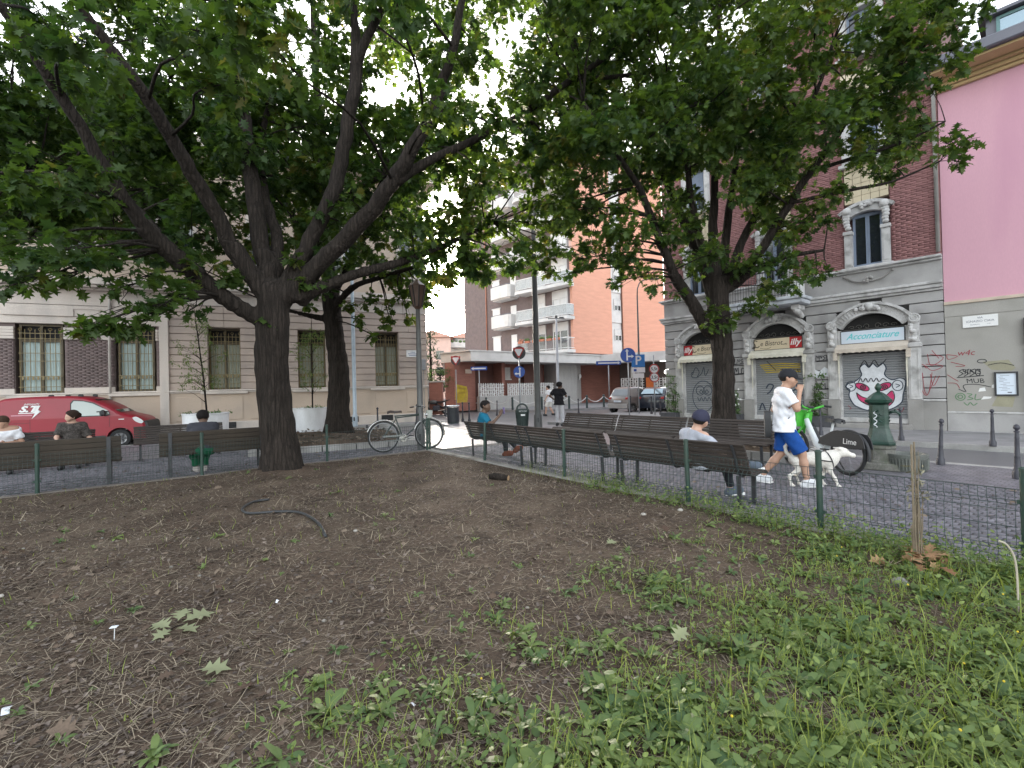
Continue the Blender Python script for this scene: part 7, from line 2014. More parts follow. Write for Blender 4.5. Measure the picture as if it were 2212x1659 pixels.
mb = MB(); mb.torus((0, 0, r), (0, 1, 0), r + .035, .03, 22, 6, -R_(100), R_(60)); mb.build('mudguard', m_blackpl, LM, True)
text('lettering', 'Lime', .10, m_white, LM, (-.17, -.087, .52), ext=.001)
text('lettering', 'Lime', .13, m_white, LM, (-.1, .087, .55), (R_(90), 0, R_(180)), ext=.001)
mb = MB(); mb.tube([(.36, 0, .6), (.31, 0, .84)], .02, 8); mb.build('seat_post', m_lw, LM)
mb = MB(); vs = []
for x, w_, z in [(p[0] + .04, p[1], p[2] - .02) for p in prof]: vs += [(x, -w_, z - .04), (x, -w_ * .8, z + .012), (x, 0, z + .022), (x, w_ * .8, z + .012), (x, w_, z - .04)]
mb.add(vs, [[i * 5 + k, i * 5 + k + 1, i * 5 + 6 + k, i * 5 + 5 + k] for i in range(6) for k in range(4)]); mb.build('saddle', m_blackpl, LM, True)
mb = MB(); mb.tube([(.42, -.1, .33), (.55, -.11, .28)], .012, 6); mb.tube([(.42, .1, .33), (.3, .11, .38)], .012, 6); mb.b3(.51, .61, -.2, -.11, .265, .29); mb.b3(.25, .35, .11, .2, .37, .395); mb.build('pedal_crank', m_blackpl, LM)
mb = MB(); mb.tube([(.3, -.06, .3), (.22, -.2, .01)], .012, 6); mb.build('kickstand', m_blackpl, LM)
# ---- motorbike
MT = thing('motorbike', 'dark motorbike parked in front of the graffiti garden wall', 'motorbike', (-5.75, 31.2, -.12), R_(8))
wheel(MT, 0, 0, .31, .12, -1, 6); wheel(MT, 1.38, 0, .31, .15, -1, 6)
mb = MB(); mb.tube([(0, 0, .31), (.28, 0, .95)], .035, 8); mb.tube([(.28, 0, .9), (.7, 0, .75), (1.38, 0, .35)], .045, 8); mb.build('frame', m_blackpl, MT)
mb = MB(); mb.box((.72, 0, .45), (.45, .34, .36), 0, .06); mb.build('engine', m_boll, MT)
mb = MB(); blob(mb, (.52, 0, .86), .26, (1.25, .6, .55)); mb.build('tank', m_lamp, MT, True)
mb = MB(); mb.prism(cr([(.72, .82), (1.0, .80), (1.3, .86), (1.6, .98), (1.62, 1.02), (1.25, .95), (.95, .9), (.75, .92)], 3), lambda x, z: (x, -.12, z), lambda x, z: (x, .12, z)); mb.build('saddle', m_tyre, MT)
mb = MB(); mb.tube([(.3, -.36, 1.08), (.24, -.1, 1.02), (.24, .1, 1.02), (.3, .36, 1.08)], .018, 6); blob(mb, (.1, 0, .92), .12, (.8, 1, 1)); mb.build('handlebar', m_blackpl, MT)
mb = MB(); mb.tube([(.8, -.16, .28), (1.7, -.2, .42)], [.035, .055], 8); mb.build('exhaust', m_chrome, MT)
# ================================================================ PEOPLE
def skin_mat(n, c): return mat(n, c, .55, .06, 8, .05, 90, spec=.35)
def cloth(n, c, v=.1): return mat(n, c, .9, v, 14, .1, 90, .25, 60, spec=.2, dist=.008)
m_skA = skin_mat('skin_tan', (.40, .235, .165)); m_skB = skin_mat('skin_light', (.50, .31, .235)); m_skC = skin_mat('skin_dark', (.11, .065, .045))
def V3(*a): return np.array(a, np.float32)
def unit(v): v = np.asarray(v, float); return v / (np.linalg.norm(v) + 1e-9)
def person(label, loc, rz, J, skin, h=.016, top=None, bottom=None, shoe=None, hair=None, cap=None, face_dir=(0, 1, 0), hands=None, sleeve=.62, leg_len=1.0, fat=1.0, extra=None, hem=0.0, beard=None, shoe_sole=None, sandals=False):
    """J: joints in the person's own frame (facing +y): pelvis, chest, neck, head, sL,eL,wL, sR,eR,wR, hL,kL,aL, hR,kR,aR, tL,tR (toe dirs)"""
    J = {k: np.array(v, float) for k, v in J.items()}
    t = thing('person', label, 'person', loc, rz)
    pel, ch, nk, hd = J['pelvis'], J['chest'], J['neck'], J['head']
    f = unit(face_dir); up = unit(hd - nk); side = unit(np.cross(f, up)); up2 = np.cross(side, f)
    acr = J['sR'] - J['sL']; sx = unit(acr)
    hip = unit(J['hR'] - J['hL'])
    def torso(g):
        mid = (pel + ch) / 2
        return [(pel - hip * .085, pel + hip * .085, .105 * fat + g, .105 * fat + g), (mid - sx * .075, mid + sx * .075, .105 * fat + g, .105 * fat + g),
                (ch - sx * .10, ch + sx * .10, .115 * fat + g, .115 * fat + g), (J['sL'] * .82 + J['sR'] * .18, J['sR'] * .82 + J['sL'] * .18, .07 + g, .07 + g), (J['sL'], J['sR'], .055 + g, .055 + g), (ch, nk, .10 + g, .062 + g), (pel, mid, .11 * fat + g, .11 * fat + g), (mid, ch, .11 * fat + g, .115 * fat + g)]
    def arm(s, g, frac=1.0, fore=True):
        a, b, c = J['s' + s], J['e' + s], J['w' + s]
        if frac < 1: return [(a, a + (b - a) * frac, .056 + g, .05 + g * 1.6)]
        o = [(a, b, .052 + g, .041 + g)]
        if fore: o.append((b, c, .041 + g, .028 + g))
        return o
    def leg(s, g, flare=0.0, frac=1.0):
        a, b, c = J['h' + s], J['k' + s], J['a' + s]
        o = [(a, b, .085 * fat + g, .056 + g + flare)]
        if frac >= 1: o += [(b, b + (c - b) * .35, .054 + g + flare, .057 + g + flare), (b + (c - b) * .35, c, .057 + g + flare, .036 + g + flare)]
        elif frac > .5: o[0] = (a, b, .09 * fat + g, .07 + g + flare)
        return o
    def foot(s, g):
        c = J['a' + s]; d = J['t' + s]; dl = unit(d); dn = np.array((0, 0, 0)) if 'z' not in J else 0
        heel = c - dl * .045 + V3(0, 0, -.045) * 1.0; toe = c + d + V3(0, 0, 0)
        return [(c, heel, .04 + g, .036 + g), (heel, c + d * .6 + V3(0, 0, -.03), .038 + g, .036 + g), (c + d * .6 + V3(0, 0, -.03), toe + V3(0, 0, -.012) - dl * .03, .04 + g, .024 + g), (c, c + d * .6, .036 + g, .03 + g)]
    R3 = [side, f, up2]
    def loc_h(a, b, c): return hd + side * a + f * b + up2 * c
    head = [(loc_h(0, -.02, .035), loc_h(0, .012, .03), .092, .088), (loc_h(0, .045, -.04), loc_h(0, .055, -.075), .058, .042), (loc_h(0, .088, .0), loc_h(0, .112, -.028), .013, .017), (loc_h(-.025, .075, -.06), loc_h(.025, .075, -.06), .018, .018),
            (loc_h(-.03, .078, .022), loc_h(.03, .078, .022), .02, .02), (nk - up * .05, loc_h(0, -.01, -.05), .056, .052), (loc_h(-.05, .05, -.02), loc_h(.05, .05, -.02), .038, .038)]
    ears = [(loc_h(s * .088, -.005, -.022), loc_h(s * .098, -.018, .02), .012, .017) for s in (-1, 1)]
    def hand(s):
        w_ = J['w' + s]; hp = (hands or {}).get(s, {})
        d = unit(hp.get('dir', w_ - J['e' + s])); palm_n = unit(hp.get('palm', (0, 0, -1) if abs(d[2]) < .8 else (0, -1, 0)))
        sd = unit(np.cross(d, palm_n)) * (1 if s == 'R' else -1); pn = np.cross(sd, d) * (1 if s == 'R' else -1)
        if pn @ palm_n < 0: pn = -pn
        curl = hp.get('curl', .45)
        o = [(w_, w_ + d * .03, .028, .026), (w_ + d * .03 + sd * .02, w_ + d * .085 + sd * .026, .018, .015), (w_ + d * .03 - sd * .02, w_ + d * .08 - sd * .026, .018, .015), (w_ + d * .03, w_ + d * .085, .018, .015)]
        for q, (off, ln) in enumerate(((.033, .066), (.012, .078), (-.011, .073), (-.033, .057))):
            p0 = w_ + d * .085 + sd * off; c1, c2 = curl, curl * 2.1
            d1 = unit(d * math.cos(c1) + pn * math.sin(c1) + sd * off * 1.2); d2 = unit(d * math.cos(c2) + pn * math.sin(c2) + sd * off * .6)
            p1 = p0 + d1 * ln * .55; p2 = p1 + d2 * ln * .5
            o += [(p0 - d * .015, p1, .0095, .0088, .006), (p1, p2, .0088, .0075, .004)]
        th = unit(d * .55 + sd * .75 + pn * .4); p0 = w_ + d * .03 + sd * .024; p1 = p0 + th * .04; p2 = p1 + unit(d * .9 + pn * .35 + sd * .15) * .03
        o += [(p0, p1, .013, .011, .008), (p1, p2, .011, .009, .004)]
        return o
    allp = torso(0) + arm('L', 0) + arm('R', 0) + leg('L', 0) + leg('R', 0) + foot('L', -.004) + foot('R', -.004) + head
    pts = np.array([p[0] for p in allp] + [p[1] for p in allp]); lo, hi = pts.min(0) - .2, pts.max(0) + .2
    hl, hr = hand('L'), hand('R')
    def body(p):
        v = union(p, allp, .035)
        for e in ears: v = smin(v, cap_sdf(p, *e), .012)
        # eye sockets and mouth line
        for s in (-1, 1): v = np.maximum(v, -(np.sqrt(((p - loc_h(s * .034, .098, .008)) ** 2).sum(-1)) - .0135))
        for hh in (hl, hr):
            hv = union(p, hh, .010); v = smin(v, hv, .012)
        return v
    VV, FF = surface_nets(body, lo, hi, h); o = link('body', npmesh('body', VV, FF, skin, smooth=True), t)
    mb = MB()
    for s in (-1, 1): blob(mb, loc_h(s * .034, .085, .008), .0115)
    mb.build('eyes', mat('eye_dark', (.03, .02, .018), .3), t, True)
    mb = MB(); pth = [loc_h(-.024, .094, -.066), loc_h(0, .103, -.064), loc_h(.024, .094, -.066)]; mb.tube(pth, .005, 5); mb.build('mouth', mat('lips', (.26, .11, .09), .5), t)
    def garment(name, fn, prims_pts, mt, hh=None):
        q = np.array(prims_pts); l2, h2 = q.min(0) - .17, q.max(0) + .17
        v_, f_ = surface_nets(fn, l2, h2, hh or h); return link(name, npmesh(name, v_, f_, mt, smooth=True), t)
    ax = unit(ch - pel)
    if top:
        gm, g = top
        pr = torso(g); pr.pop(5); pr.append((ch, ch + (nk - ch) * .72, .10 + g, .075 + g))
        for s in 'LR': pr += arm(s, g, sleeve) if sleeve < 1 else arm(s, g)
        if hem: pr.append((pel - ax * (hem + .05) - hip * .09, pel - ax * (hem + .05) + hip * .09, .135 * fat + g, .135 * fat + g)); pr.append((pel + ax * .06, pel - ax * (hem + .04), .13 * fat + g, .14 * fat + g))
        cut0 = pel - ax * (.02 + hem)
        def shirt(p):
            v = union(p, pr, .035)
            v = v + .006 * np.sin(p[..., 2] * 44 + p[..., 0] * 27 + 3 * np.sin(p[..., 1] * 17)) * np.sin(p[..., 0] * 19 - p[..., 2] * 8 + p[..., 1] * 13)
            v = np.maximum(v, -((p - cut0) @ ax.astype(np.float32)))
            v = np.maximum(v, (p - (nk + up * .012)) @ up.astype(np.float32))
            if sleeve < 1:
                for s in 'LR':
                    a, b = J['s' + s], J['e' + s]; d = unit(b - a).astype(np.float32)
                    e = a + (b - a) * sleeve
                    near = np.sqrt(((p - e) ** 2).sum(-1)) - .11
                    v = np.where(near < 0, np.maximum(v, (p - e) @ d), v)
            return v
        garment('shirt', shirt, [q[0] for q in pr] + [q[1] for q in pr], gm)
    if bottom:
        gm, g, ln, fl = bottom
        pr = [(pel - hip * .085, pel + hip * .085, .108 * fat + g, .108 * fat + g), (pel, pel + ax * .06, .115 * fat + g, .115 * fat + g)]
        for s in 'LR': pr += leg(s, g, fl, ln)
        def trous(p):
            v = union(p, pr, .03) + .006 * np.sin(p[..., 2] * 31 + p[..., 1] * 26) * np.sin(p[..., 0] * 23 + p[..., 2] * 11)
            v = np.maximum(v, (p - (pel + ax * (.09 if hem < .05 else .02 - hem))) @ ax.astype(np.float32))
            for s in 'LR':
                if ln < 1: a, e = J['h' + s], J['k' + s]; q = e + (a - e) * .04
                else: a, e = J['k' + s], J['a' + s]; q = e + (a - e) * .10
                d = unit(e - a).astype(np.float32); near = np.sqrt(((p - q) ** 2).sum(-1)) - .16
                v = np.where(near < 0, np.maximum(v, (p - q) @ d), v)
            return v
        garment('shorts' if ln < 1 else 'trousers', trous, [q[0] for q in pr] + [q[1] for q in pr], gm)
    if shoe:
        for s in 'LR':
            pr = foot(s, .010)
            garment('sandal' if sandals else 'shoe', lambda p: union(p, pr, .03) if not sandals else np.maximum(union(p, pr, .03), (p - (J['a' + s] + V3(0, 0, -.03))) @ V3(0, 0, 1)), [q[0] for q in pr] + [q[1] for q in pr], shoe)
            if shoe_sole:
                d = J['t' + s]; dl = unit(d); c = J['a' + s]; k = MB()
                nrm = unit(np.cross(np.cross(dl, V3(0, 0, 1)), dl)); lat = unit(np.cross(dl, nrm))
                bot = c - nrm * .078
                q = [(-.085, .03), (-.06, .042), (.05, .040), (.12, .048), (np.linalg.norm(d) + .005, .03), (np.linalg.norm(d) + .02, 0)]
                ring = [(a, b) for a, b in q] + [(a, -b) for a, b in q[-2::-1]]
                k.prism(ring, lambda a, b: tuple(bot + dl * a + lat * b + nrm * .03), lambda a, b: tuple(bot + dl * a + lat * b))
                k.build('sole', shoe_sole, t)
    if hair:
        hm, style = hair
        pr = [(loc_h(0, -.03, .045), loc_h(0, .008, .046), .1 + style.get('vol', .006), .095 + style.get('vol', .006))]
        if style.get('bun'): pr.append((loc_h(0, -.13, .02), loc_h(0, -.13, .0), .05, .045))
        cutp = loc_h(0, .035 + style.get('front', 0), .03).astype(np.float32); nr = (f * .8 - up2 * .72).astype(np.float32)
        cut2 = loc_h(0, 0, style.get('low', -.045)).astype(np.float32); n2 = (-up2).astype(np.float32)
        def hairf(p):
            v = union(p, pr, .02) + style.get('rough', .004) * np.sin(p[..., 0] * 150) * np.sin(p[..., 1] * 140) * np.sin(p[..., 2] * 145)
            return np.maximum(np.maximum(v, (p - cutp) @ nr), (p - cut2) @ n2)
        garment('hair', hairf, [q[0] for q in pr] + [q[1] for q in pr], hm, min(h, .012))
    if beard:
        pr = [(loc_h(0, .05, -.07), loc_h(0, .05, -.08), .052, .045), (loc_h(-.055, .02, -.04), loc_h(.0, .055, -.075), .035, .045), (loc_h(.055, .02, -.04), loc_h(.0, .055, -.075), .035, .045)]
        cutb = loc_h(0, 0, -.05).astype(np.float32); nb = up2.astype(np.float32)
        garment('beard', lambda p: np.maximum(union(p, pr, .015), (p - cutb) @ nb), [q[0] for q in pr] + [q[1] for q in pr], beard, min(h, .012))
    if cap:
        cm, bdir = cap
        bd = unit(f * bdir); cp = loc_h(0, -.012, .055)
        nn = unit(up2 - f * .12 * bdir).astype(np.float32)
        def capf(p):
            v = smin(cap_sdf(p, loc_h(0, -.035, .05), loc_h(0, .02, .05), .104, .1), cap_sdf(p, loc_h(0, 0, .06), loc_h(0, 0, .075), .095, .085), .03)
            v = np.maximum(v, -((p - loc_h(0, 0, .028)) @ nn))
            e = p - (cp + bd * .12 - up2 * .02).astype(np.float32)
            a = e @ side.astype(np.float32); b = e @ bd.astype(np.float32); c = e @ up2.astype(np.float32)
            brim = np.maximum(np.sqrt((a / .082) ** 2 + (b / .088) ** 2) - 1, 0) * .08 + 0
            br_ = np.maximum((np.sqrt((a / .082) ** 2 + (b / .088) ** 2) - 1) * .08, np.abs(c + b * .18 + a * a * 3.0) - .0075)
            return smin(v, br_, .01)
        q = [loc_h(0, 0, .06), cp + bd * .2, cp - bd * .05]
        garment('cap', capf, q, cm, min(h, .0105))
    return t
def seated(lean=.1, kn=.0, open_=.09, seat=.46):
    return dict(pelvis=(0, 0, seat + .08), chest=(0, .02 - lean * .3, seat + .42), neck=(0, .03 - lean * .35, seat + .58), head=(0, .07 - lean * .3, seat + .72),
                sL=(-.185, .02 - lean * .35, seat + .52), sR=(.185, .02 - lean * .35, seat + .52), eL=(-.25, .1, seat + .27), eR=(.25, .1, seat + .27), wL=(-.15, .3, seat + .2), wR=(.15, .3, seat + .2),
                hL=(-.095, .02, seat + .06), hR=(.095, .02, seat + .06), kL=(-.14, .42, seat + .04), kR=(.14, .42, seat + .04), aL=(-.14, .46, .085), aR=(.14, .46, .085), tL=(-.02, .17, 0), tR=(.02, .17, 0))
# -- walking man in white T-shirt (faces +y in his own frame)
J = dict(pelvis=(0, 0, .93), chest=(0, .0, 1.26), neck=(0, .03, 1.45), head=(0, .075, 1.585), sL=(-.185, -.02, 1.39), sR=(.185, .02, 1.39), eL=(-.27, -.10, 1.12), wL=(-.26, .04, .90),
         eR=(.235, .15, 1.155), wR=(.125, .205, 1.405), hL=(-.09, 0, .90), hR=(.09, 0, .90), kL=(-.09, -.03, .49), aL=(-.08, -.33, .10), kR=(.09, .21, .50), aR=(.08, .27, .085), tL=(-.01, .165, -.02), tR=(.02, .165, 0.02))
WM_P = Vector((4.06, 7.1, -.01)); WM_RZ = math.atan2(-.42, .9) - math.pi / 2
person('man walking in white T-shirt, blue shorts and black cap with hand at his mouth', WM_P, WM_RZ, J, m_skA, .0115, (cloth('white_cotton', (.70, .70, .74)), .02), (cloth('blue_shorts', (.012, .06, .24)), .022, .8, .015), cloth('white_sneaker', (.62, .62, .64)),
       cap=(cloth('black_cap', (.022, .022, .026)), 1), hair=(cloth('dark_hair', (.02, .016, .014)), dict(vol=.0, low=-.035)), face_dir=(.08, 1, -.12), hands={'R': dict(dir=(-.35, .12, .9), palm=(-.8, .2, .2), curl=.7), 'L': dict(curl=.5, palm=(1, 0, 0))}, sleeve=.72, hem=.10, shoe_sole=m_white)
bag = thing('shoulder_bag', 'black bag hanging behind the back of the walking man', 'bag', WM_P, WM_RZ)
mb = MB(); mb.prism(cr([(-.10, .72), (-.13, .9), (-.1, 1.08), (.08, 1.1), (.1, .9), (.08, .72), (-.1, .72)], 3)[:-1], lambda x, z: (x - .05, -.17, z), lambda x, z: (x - .05, -.255, z)); mb.build('pouch', m_blackpl, bag, 40)
mb = MB(); mb.tube([(-.12, -.19, 1.06), (-.16, -.13, 1.3), (-.12, -.02, 1.46), (-.02, .11, 1.35), (.12, .15, 1.15), (.18, .02, .98), (.05, -.17, .9)], .008, 5); mb.build('strap', m_blackpl, bag)
# -- seated man, grey T-shirt
GM_E = 7.32
gp = B1(GM_E, .47, -.01); F_ = (N1 * .92 + E1 * .38).normalized(); GRZ = math.atan2(F_.y, F_.x) - math.pi / 2
J = seated(.25, seat=.42)
J.update(chest=(0, -.09, .76), neck=(.02, -.10, .925), head=(.05, -.06, 1.055), sL=(-.19, -.12, .865), sR=(.19, -.10, .865), eR=(.30, .10, .60), wR=(.33, .33, .475), eL=(-.3, -.05, .6), wL=(-.16, .16, .52),
         kL=(-.10, .40, .47), aL=(-.05, .47, .085), tL=(.04, .17, 0), kR=(.20, .38, .60), aR=(.08, .66, .50), hL=(-.095, 0, .47), hR=(.095, 0, .48), tR=(.09, .12, .04))
J['aR'] = np.array((.16, .60, .44)); J['kR'] = np.array((.13, .36, .60)); J['tR'] = np.array((.12, .10, .03)); J['kL'] = np.array((-.05, .40, .46))
person('man seated with his back to us in grey T-shirt and navy cap, legs crossed', gp, GRZ, J, m_skB, .0115, (cloth('grey_cotton', (.36, .37, .42)), .018), (cloth('black_jeans', (.022, .024, .03)), .008, 1.0, .0), cloth('grey_trainer', (.10, .12, .15)),
       cap=(cloth('navy_cap', (.035, .035, .06)), 1), hair=(cloth('dark_hair', (.02, .016, .014)), dict(vol=-.002, low=-.05)), face_dir=(-.55, 1, -.12), hands={'R': dict(dir=(.1, .6, -.5), palm=(0, .3, -1), curl=.35), 'L': dict(curl=.5)}, sleeve=.72, shoe_sole=m_white, hem=.02)
# -- teal man with phone
tp = B1(1.98, .44, -.01); F_ = (N1 * .85 + E1 * .55).normalized(); TRZ = math.atan2(F_.y, F_.x) - math.pi / 2
J = seated(.2, seat=.43); J.update(eR=(.27, .12, .76), wR=(.17, .33, .97), kR=(.15, .42, .55), aR=(.20, .68, .22), tR=(.06, .14, .05))
person('man in teal shirt on the far bench end holding up a phone', tp, TRZ, J, m_skC, .0145, (cloth('teal_cotton', (.012, .12, .20)), .02), (cloth('dark_trousers', (.03, .03, .035)), .012, 1.0, 0), cloth('brown_sandal', (.16, .05, .03)), hair=(cloth('black_hair', (.012, .01, .01)), dict(vol=.004, rough=.005)),
       face_dir=(.4, 1, -.1), hands={'R': dict(dir=(-.1, .3, .9), palm=(-.6, .5, 0), curl=.5)}, sleeve=.7, sandals=False)
mb = MB(); mb.box((.155, .41, 1.06), (.075, .012, .15), .4, .006); 
ph = thing('phone', 'phone with bright purple back held up by the man in teal', 'phone', tp, TRZ); mb.build('case', mat('phone_purple', (.2, .15, .32), .4), ph)
mb = MB(); mb.tube([(.17, -.06, .97), (.0, -.20, .80), (-.17, -.13, .60)], .016, 5, squash=.4); sp_ = thing('bag_strap', 'dark bag strap slung across the back of the man in teal', 'strap', tp, TRZ); mb.build('band', m_blackpl, sp_)
# -- standing man in black
J = dict(pelvis=(0, 0, .95), chest=(0, .01, 1.28), neck=(0, .03, 1.47), head=(.01, .06, 1.61), sL=(-.185, 0, 1.42), sR=(.185, 0, 1.42), eL=(-.38, -.08, 1.2), wL=(-.2, .04, 1.02), eR=(.26, .12, 1.18), wR=(.12, .2, 1.42),
         hL=(-.09, 0, .93), hR=(.09, 0, .93), kL=(-.1, .02, .5), kR=(.12, .03, .5), aL=(-.1, -.01, .085), aR=(.15, .0, .085), tL=(-.03, .16, 0), tR=(.05, .16, 0))
person('man in black T-shirt and pale trousers standing by the tall dark lamp post', (1.87, 19.0, -.01), R_(-35), J, m_skC, .017, (cloth('black_cotton', (.014, .013, .016)), .02), (cloth('pale_track', (.45, .44, .47)), .015, 1.0, .008), m_blackpl, hair=(cloth('black_hair', (.012, .01, .01)), dict(vol=.018, rough=.008)), face_dir=(.3, 1, 0), sleeve=.75, hem=.1, hands={'R': dict(dir=(-.4, .1, .9), palm=(-.8, .2, 0), curl=.8)})
J = dict(J); J.update(eL=(-.24, .03, 1.16), wL=(-.22, .15, .95), eR=(.25, -.05, 1.16), wR=(.25, .0, .92), kL=(-.09, .14, .52), aL=(-.09, .2, .085), kR=(.09, -.02, .5), aR=(.09, -.24, .12))
person('stroller in white T-shirt and white shorts beyond the tall dark lamp post', (2.12, 27.4, -.12), R_(70), J, m_skB, .018, (cloth('white_cotton', (.70, .70, .74)), .03), (cloth('white_shorts', (.6, .58, .55)), .025, .8, .02), m_blackpl, hair=(cloth('dark_hair', (.02, .016, .014)), dict(vol=.008)), sleeve=.75, hem=.12)
# -- left benches
F_ = -N2; LRZ = math.atan2(F_.y, F_.x) - math.pi / 2
J = seated(-.35, seat=.43); J.update(head=(0, .17, 1.09), neck=(0, .10, .98), wL=(-.06, .33, .66), wR=(.06, .33, .66), eL=(-.27, .12, .66), eR=(.27, .12, .66))
person('man in white T-shirt looking down at a phone on the left bench', B2(8.12, 3.98, -.01), LRZ, J, m_skA, .0145, (cloth('white_cotton', (.70, .70, .74)), .02), (cloth('black_jeans', (.022, .024, .03)), .01, 1.0, 0), m_blackpl, hair=(cloth('brown_hair', (.05, .03, .02)), dict(vol=.002)), face_dir=(0, 1, -.75), sleeve=.75, hands={'R': dict(palm=(-.6, 0, .5), curl=.6), 'L': dict(palm=(.6, 0, .5), curl=.6)})
q = B2(8.12, 3.98, -.01); ph = thing('phone', 'black phone in the hands of the white T-shirt man at left', 'phone', q, LRZ); MB().box((0, .42, .68), (.075, .14, .012), 0, .004).build('case', m_blackpl, ph)
J = seated(.15, seat=.43); J.update(wL=(-.28, .2, .46), eL=(-.3, .02, .64), wR=(.22, .28, .6))
person('dark haired woman in patterned black top looking aside on the left bench', B2(7.05, 3.98, -.01), LRZ, J, m_skB, .0145, (mat('patterned_top', (.05, .042, .038), .9, .6, 30, .5, 60), .016), (cloth('dark_trousers', (.03, .03, .035)), .012, 1.0, 0), m_blackpl, hair=(cloth('dark_hair2', (.03, .018, .014)), dict(vol=.016, bun=True, low=-.08, rough=.006)), face_dir=(1, .35, -.15), sleeve=.85, fat=.92)
pbag = thing('plastic_bag', 'crumpled blue and white plastic bag on the bench between woman and man', 'bag', B2(7.55, 4.0, .43), LRZ)
mb = MB(); 
for k in range(9): blob(mb, (random.gauss(0, .07), random.gauss(0, .05), .06 + random.random() * .06), .08, (1, .8, .8))
o = mb.build('sack', mat('bag_blue', (.25, .42, .68), .4, .4, 9, .1), pbag, True)
F_ = N2; DRZ = math.atan2(F_.y, F_.x) - math.pi / 2
J = seated(-.1, seat=.43); J.update(head=(0, .09, 1.12)); J['aL'] = (-.10, .40, .085); J['aR'] = (.03, .40, .085); J['kR'] = (.06, .42, .48)
person('man with black hair and dark shirt seen from behind on the plank bench', B2(4.78, .42, -.01), DRZ, J, m_skC, .0145, (cloth('charcoal_shirt', (.045, .045, .055)), .024), (cloth('green_trousers', (.01, .09, .045)), .02, 1.0, .012), cloth('pale_shoe', (.4, .36, .34)), hair=(cloth('black_hair', (.012, .01, .01)), dict(vol=.01, rough=.006)), face_dir=(.1, 1, -.35), sleeve=1.0, fat=1.12)

# ================================================================ DOG (white, curled tail, dark harness), faces +x in its own frame
DG = thing('dog', 'white dog with curled tail and dark harness trotting beside the walking man', 'dog', (4.42, 7.0, -.01), math.atan2(-.22, .97))
D_ = [((-.24, 0, .40), (.0, 0, .405), .085, .095), ((.0, 0, .405), (.20, 0, .40), .10, .115), ((.20, 0, .38), (.24, 0, .42), .11, .10), ((.22, 0, .44), (.36, 0, .50), .075, .062),
      ((.37, 0, .51), (.40, 0, .505), .068, .062), ((.42, 0, .49), (.515, 0, .455), .042, .03), ((.515, 0, .458), (.53, 0, .455), .028, .022), ((.05, 0, .36), (.16, 0, .34), .07, .08)]
for s_, (fx, kx) in ((-1, (.26, .05)), (1, (.12, -.06))):
    D_ += [((.18, s_ * .06, .36), (.19, s_ * .065, .24), .05, .03), ((.19, s_ * .065, .24), (fx, s_ * .065, .12), .028, .02), ((fx, s_ * .065, .12), (fx + .03, s_ * .065, .03), .018, .016), ((fx + .03, s_ * .065, .018), (fx + .065, s_ * .065, .014), .017, .014)]
for s_, dx in ((-1, -.04), (1, .10)):
    D_ += [((-.24, s_ * .055, .38), (-.19 + dx * .5, s_ * .065, .25), .075, .042), ((-.19 + dx * .5, s_ * .065, .25), (-.31 + dx, s_ * .065, .155), .035, .02), ((-.31 + dx, s_ * .065, .155), (-.28 + dx, s_ * .065, .03), .018, .016), ((-.28 + dx, s_ * .065, .018), (-.24 + dx, s_ * .065, .014), .017, .014)]
tl = [(-.30, 0, .43), (-.36, 0, .50), (-.37, 0, .58), (-.32, 0, .645), (-.25, 0, .64), (-.22, 0, .59)]
for a, b in zip(tl[:-1], tl[1:]): D_.append((a, b, .026, .024, .01))
for s_ in (-1, 1): D_.append(((.36, s_ * .045, .55), (.30, s_ * .075, .56), .022, .010, .012))
D_ = [tuple(np.array(q[i]) if i < 2 else q[i] for i in range(len(q))) for q in D_]
VV, FF = surface_nets(lambda p: union(p, D_, .035) + .002 * np.sin(p[..., 0] * 120) * np.sin(p[..., 2] * 110), (-.5, -.2, -.02), (.62, .2, .74), .0115)
link('body', npmesh('body', VV, FF, mat('white_fur', (.62, .58, .53), .95, .1, 6, .15, 70, .4, 80), smooth=True), DG)
mb = MB(); blob(mb, (.548, 0, .463), .016); mb.build('nose', m_blackpl, DG)
mb = MB()
for s_ in (-1, 1): blob(mb, (.435, s_ * .040, .525), .009)
mb.build('eyes', m_blackpl, DG)
mb = MB(); mb.torus((.20, 0, .395), (.92, 0, .3), .128, .008, 20, 5); mb.torus((.05, 0, .39), (1, 0, 0), .115, .008, 20, 5); mb.tube([(.05, -.115, .40), (.2, -.125, .38)], .009, 5); mb.tube([(.05, .115, .40), (.2, .125, .38)], .009, 5); mb.tube([(.05, 0, .505), (.2, 0, .515)], .01, 5); mb.build('harness', m_blackpl, DG)
a = DG.location + Vector((.06, 0, .51)); b = WM_P + Matrix.Rotation(WM_RZ, 3, 'Z') @ Vector((-.25, .12, .85))
mb = MB(); mb.tube([a, a.lerp(b, .5) - Vector((0, 0, .12)), b], .005, 5)
ls = thing('leash', 'thin dark leash between the walking man and the white dog', 'leash', (0, 0, 0)); mb.build('strap', m_blackpl, ls)
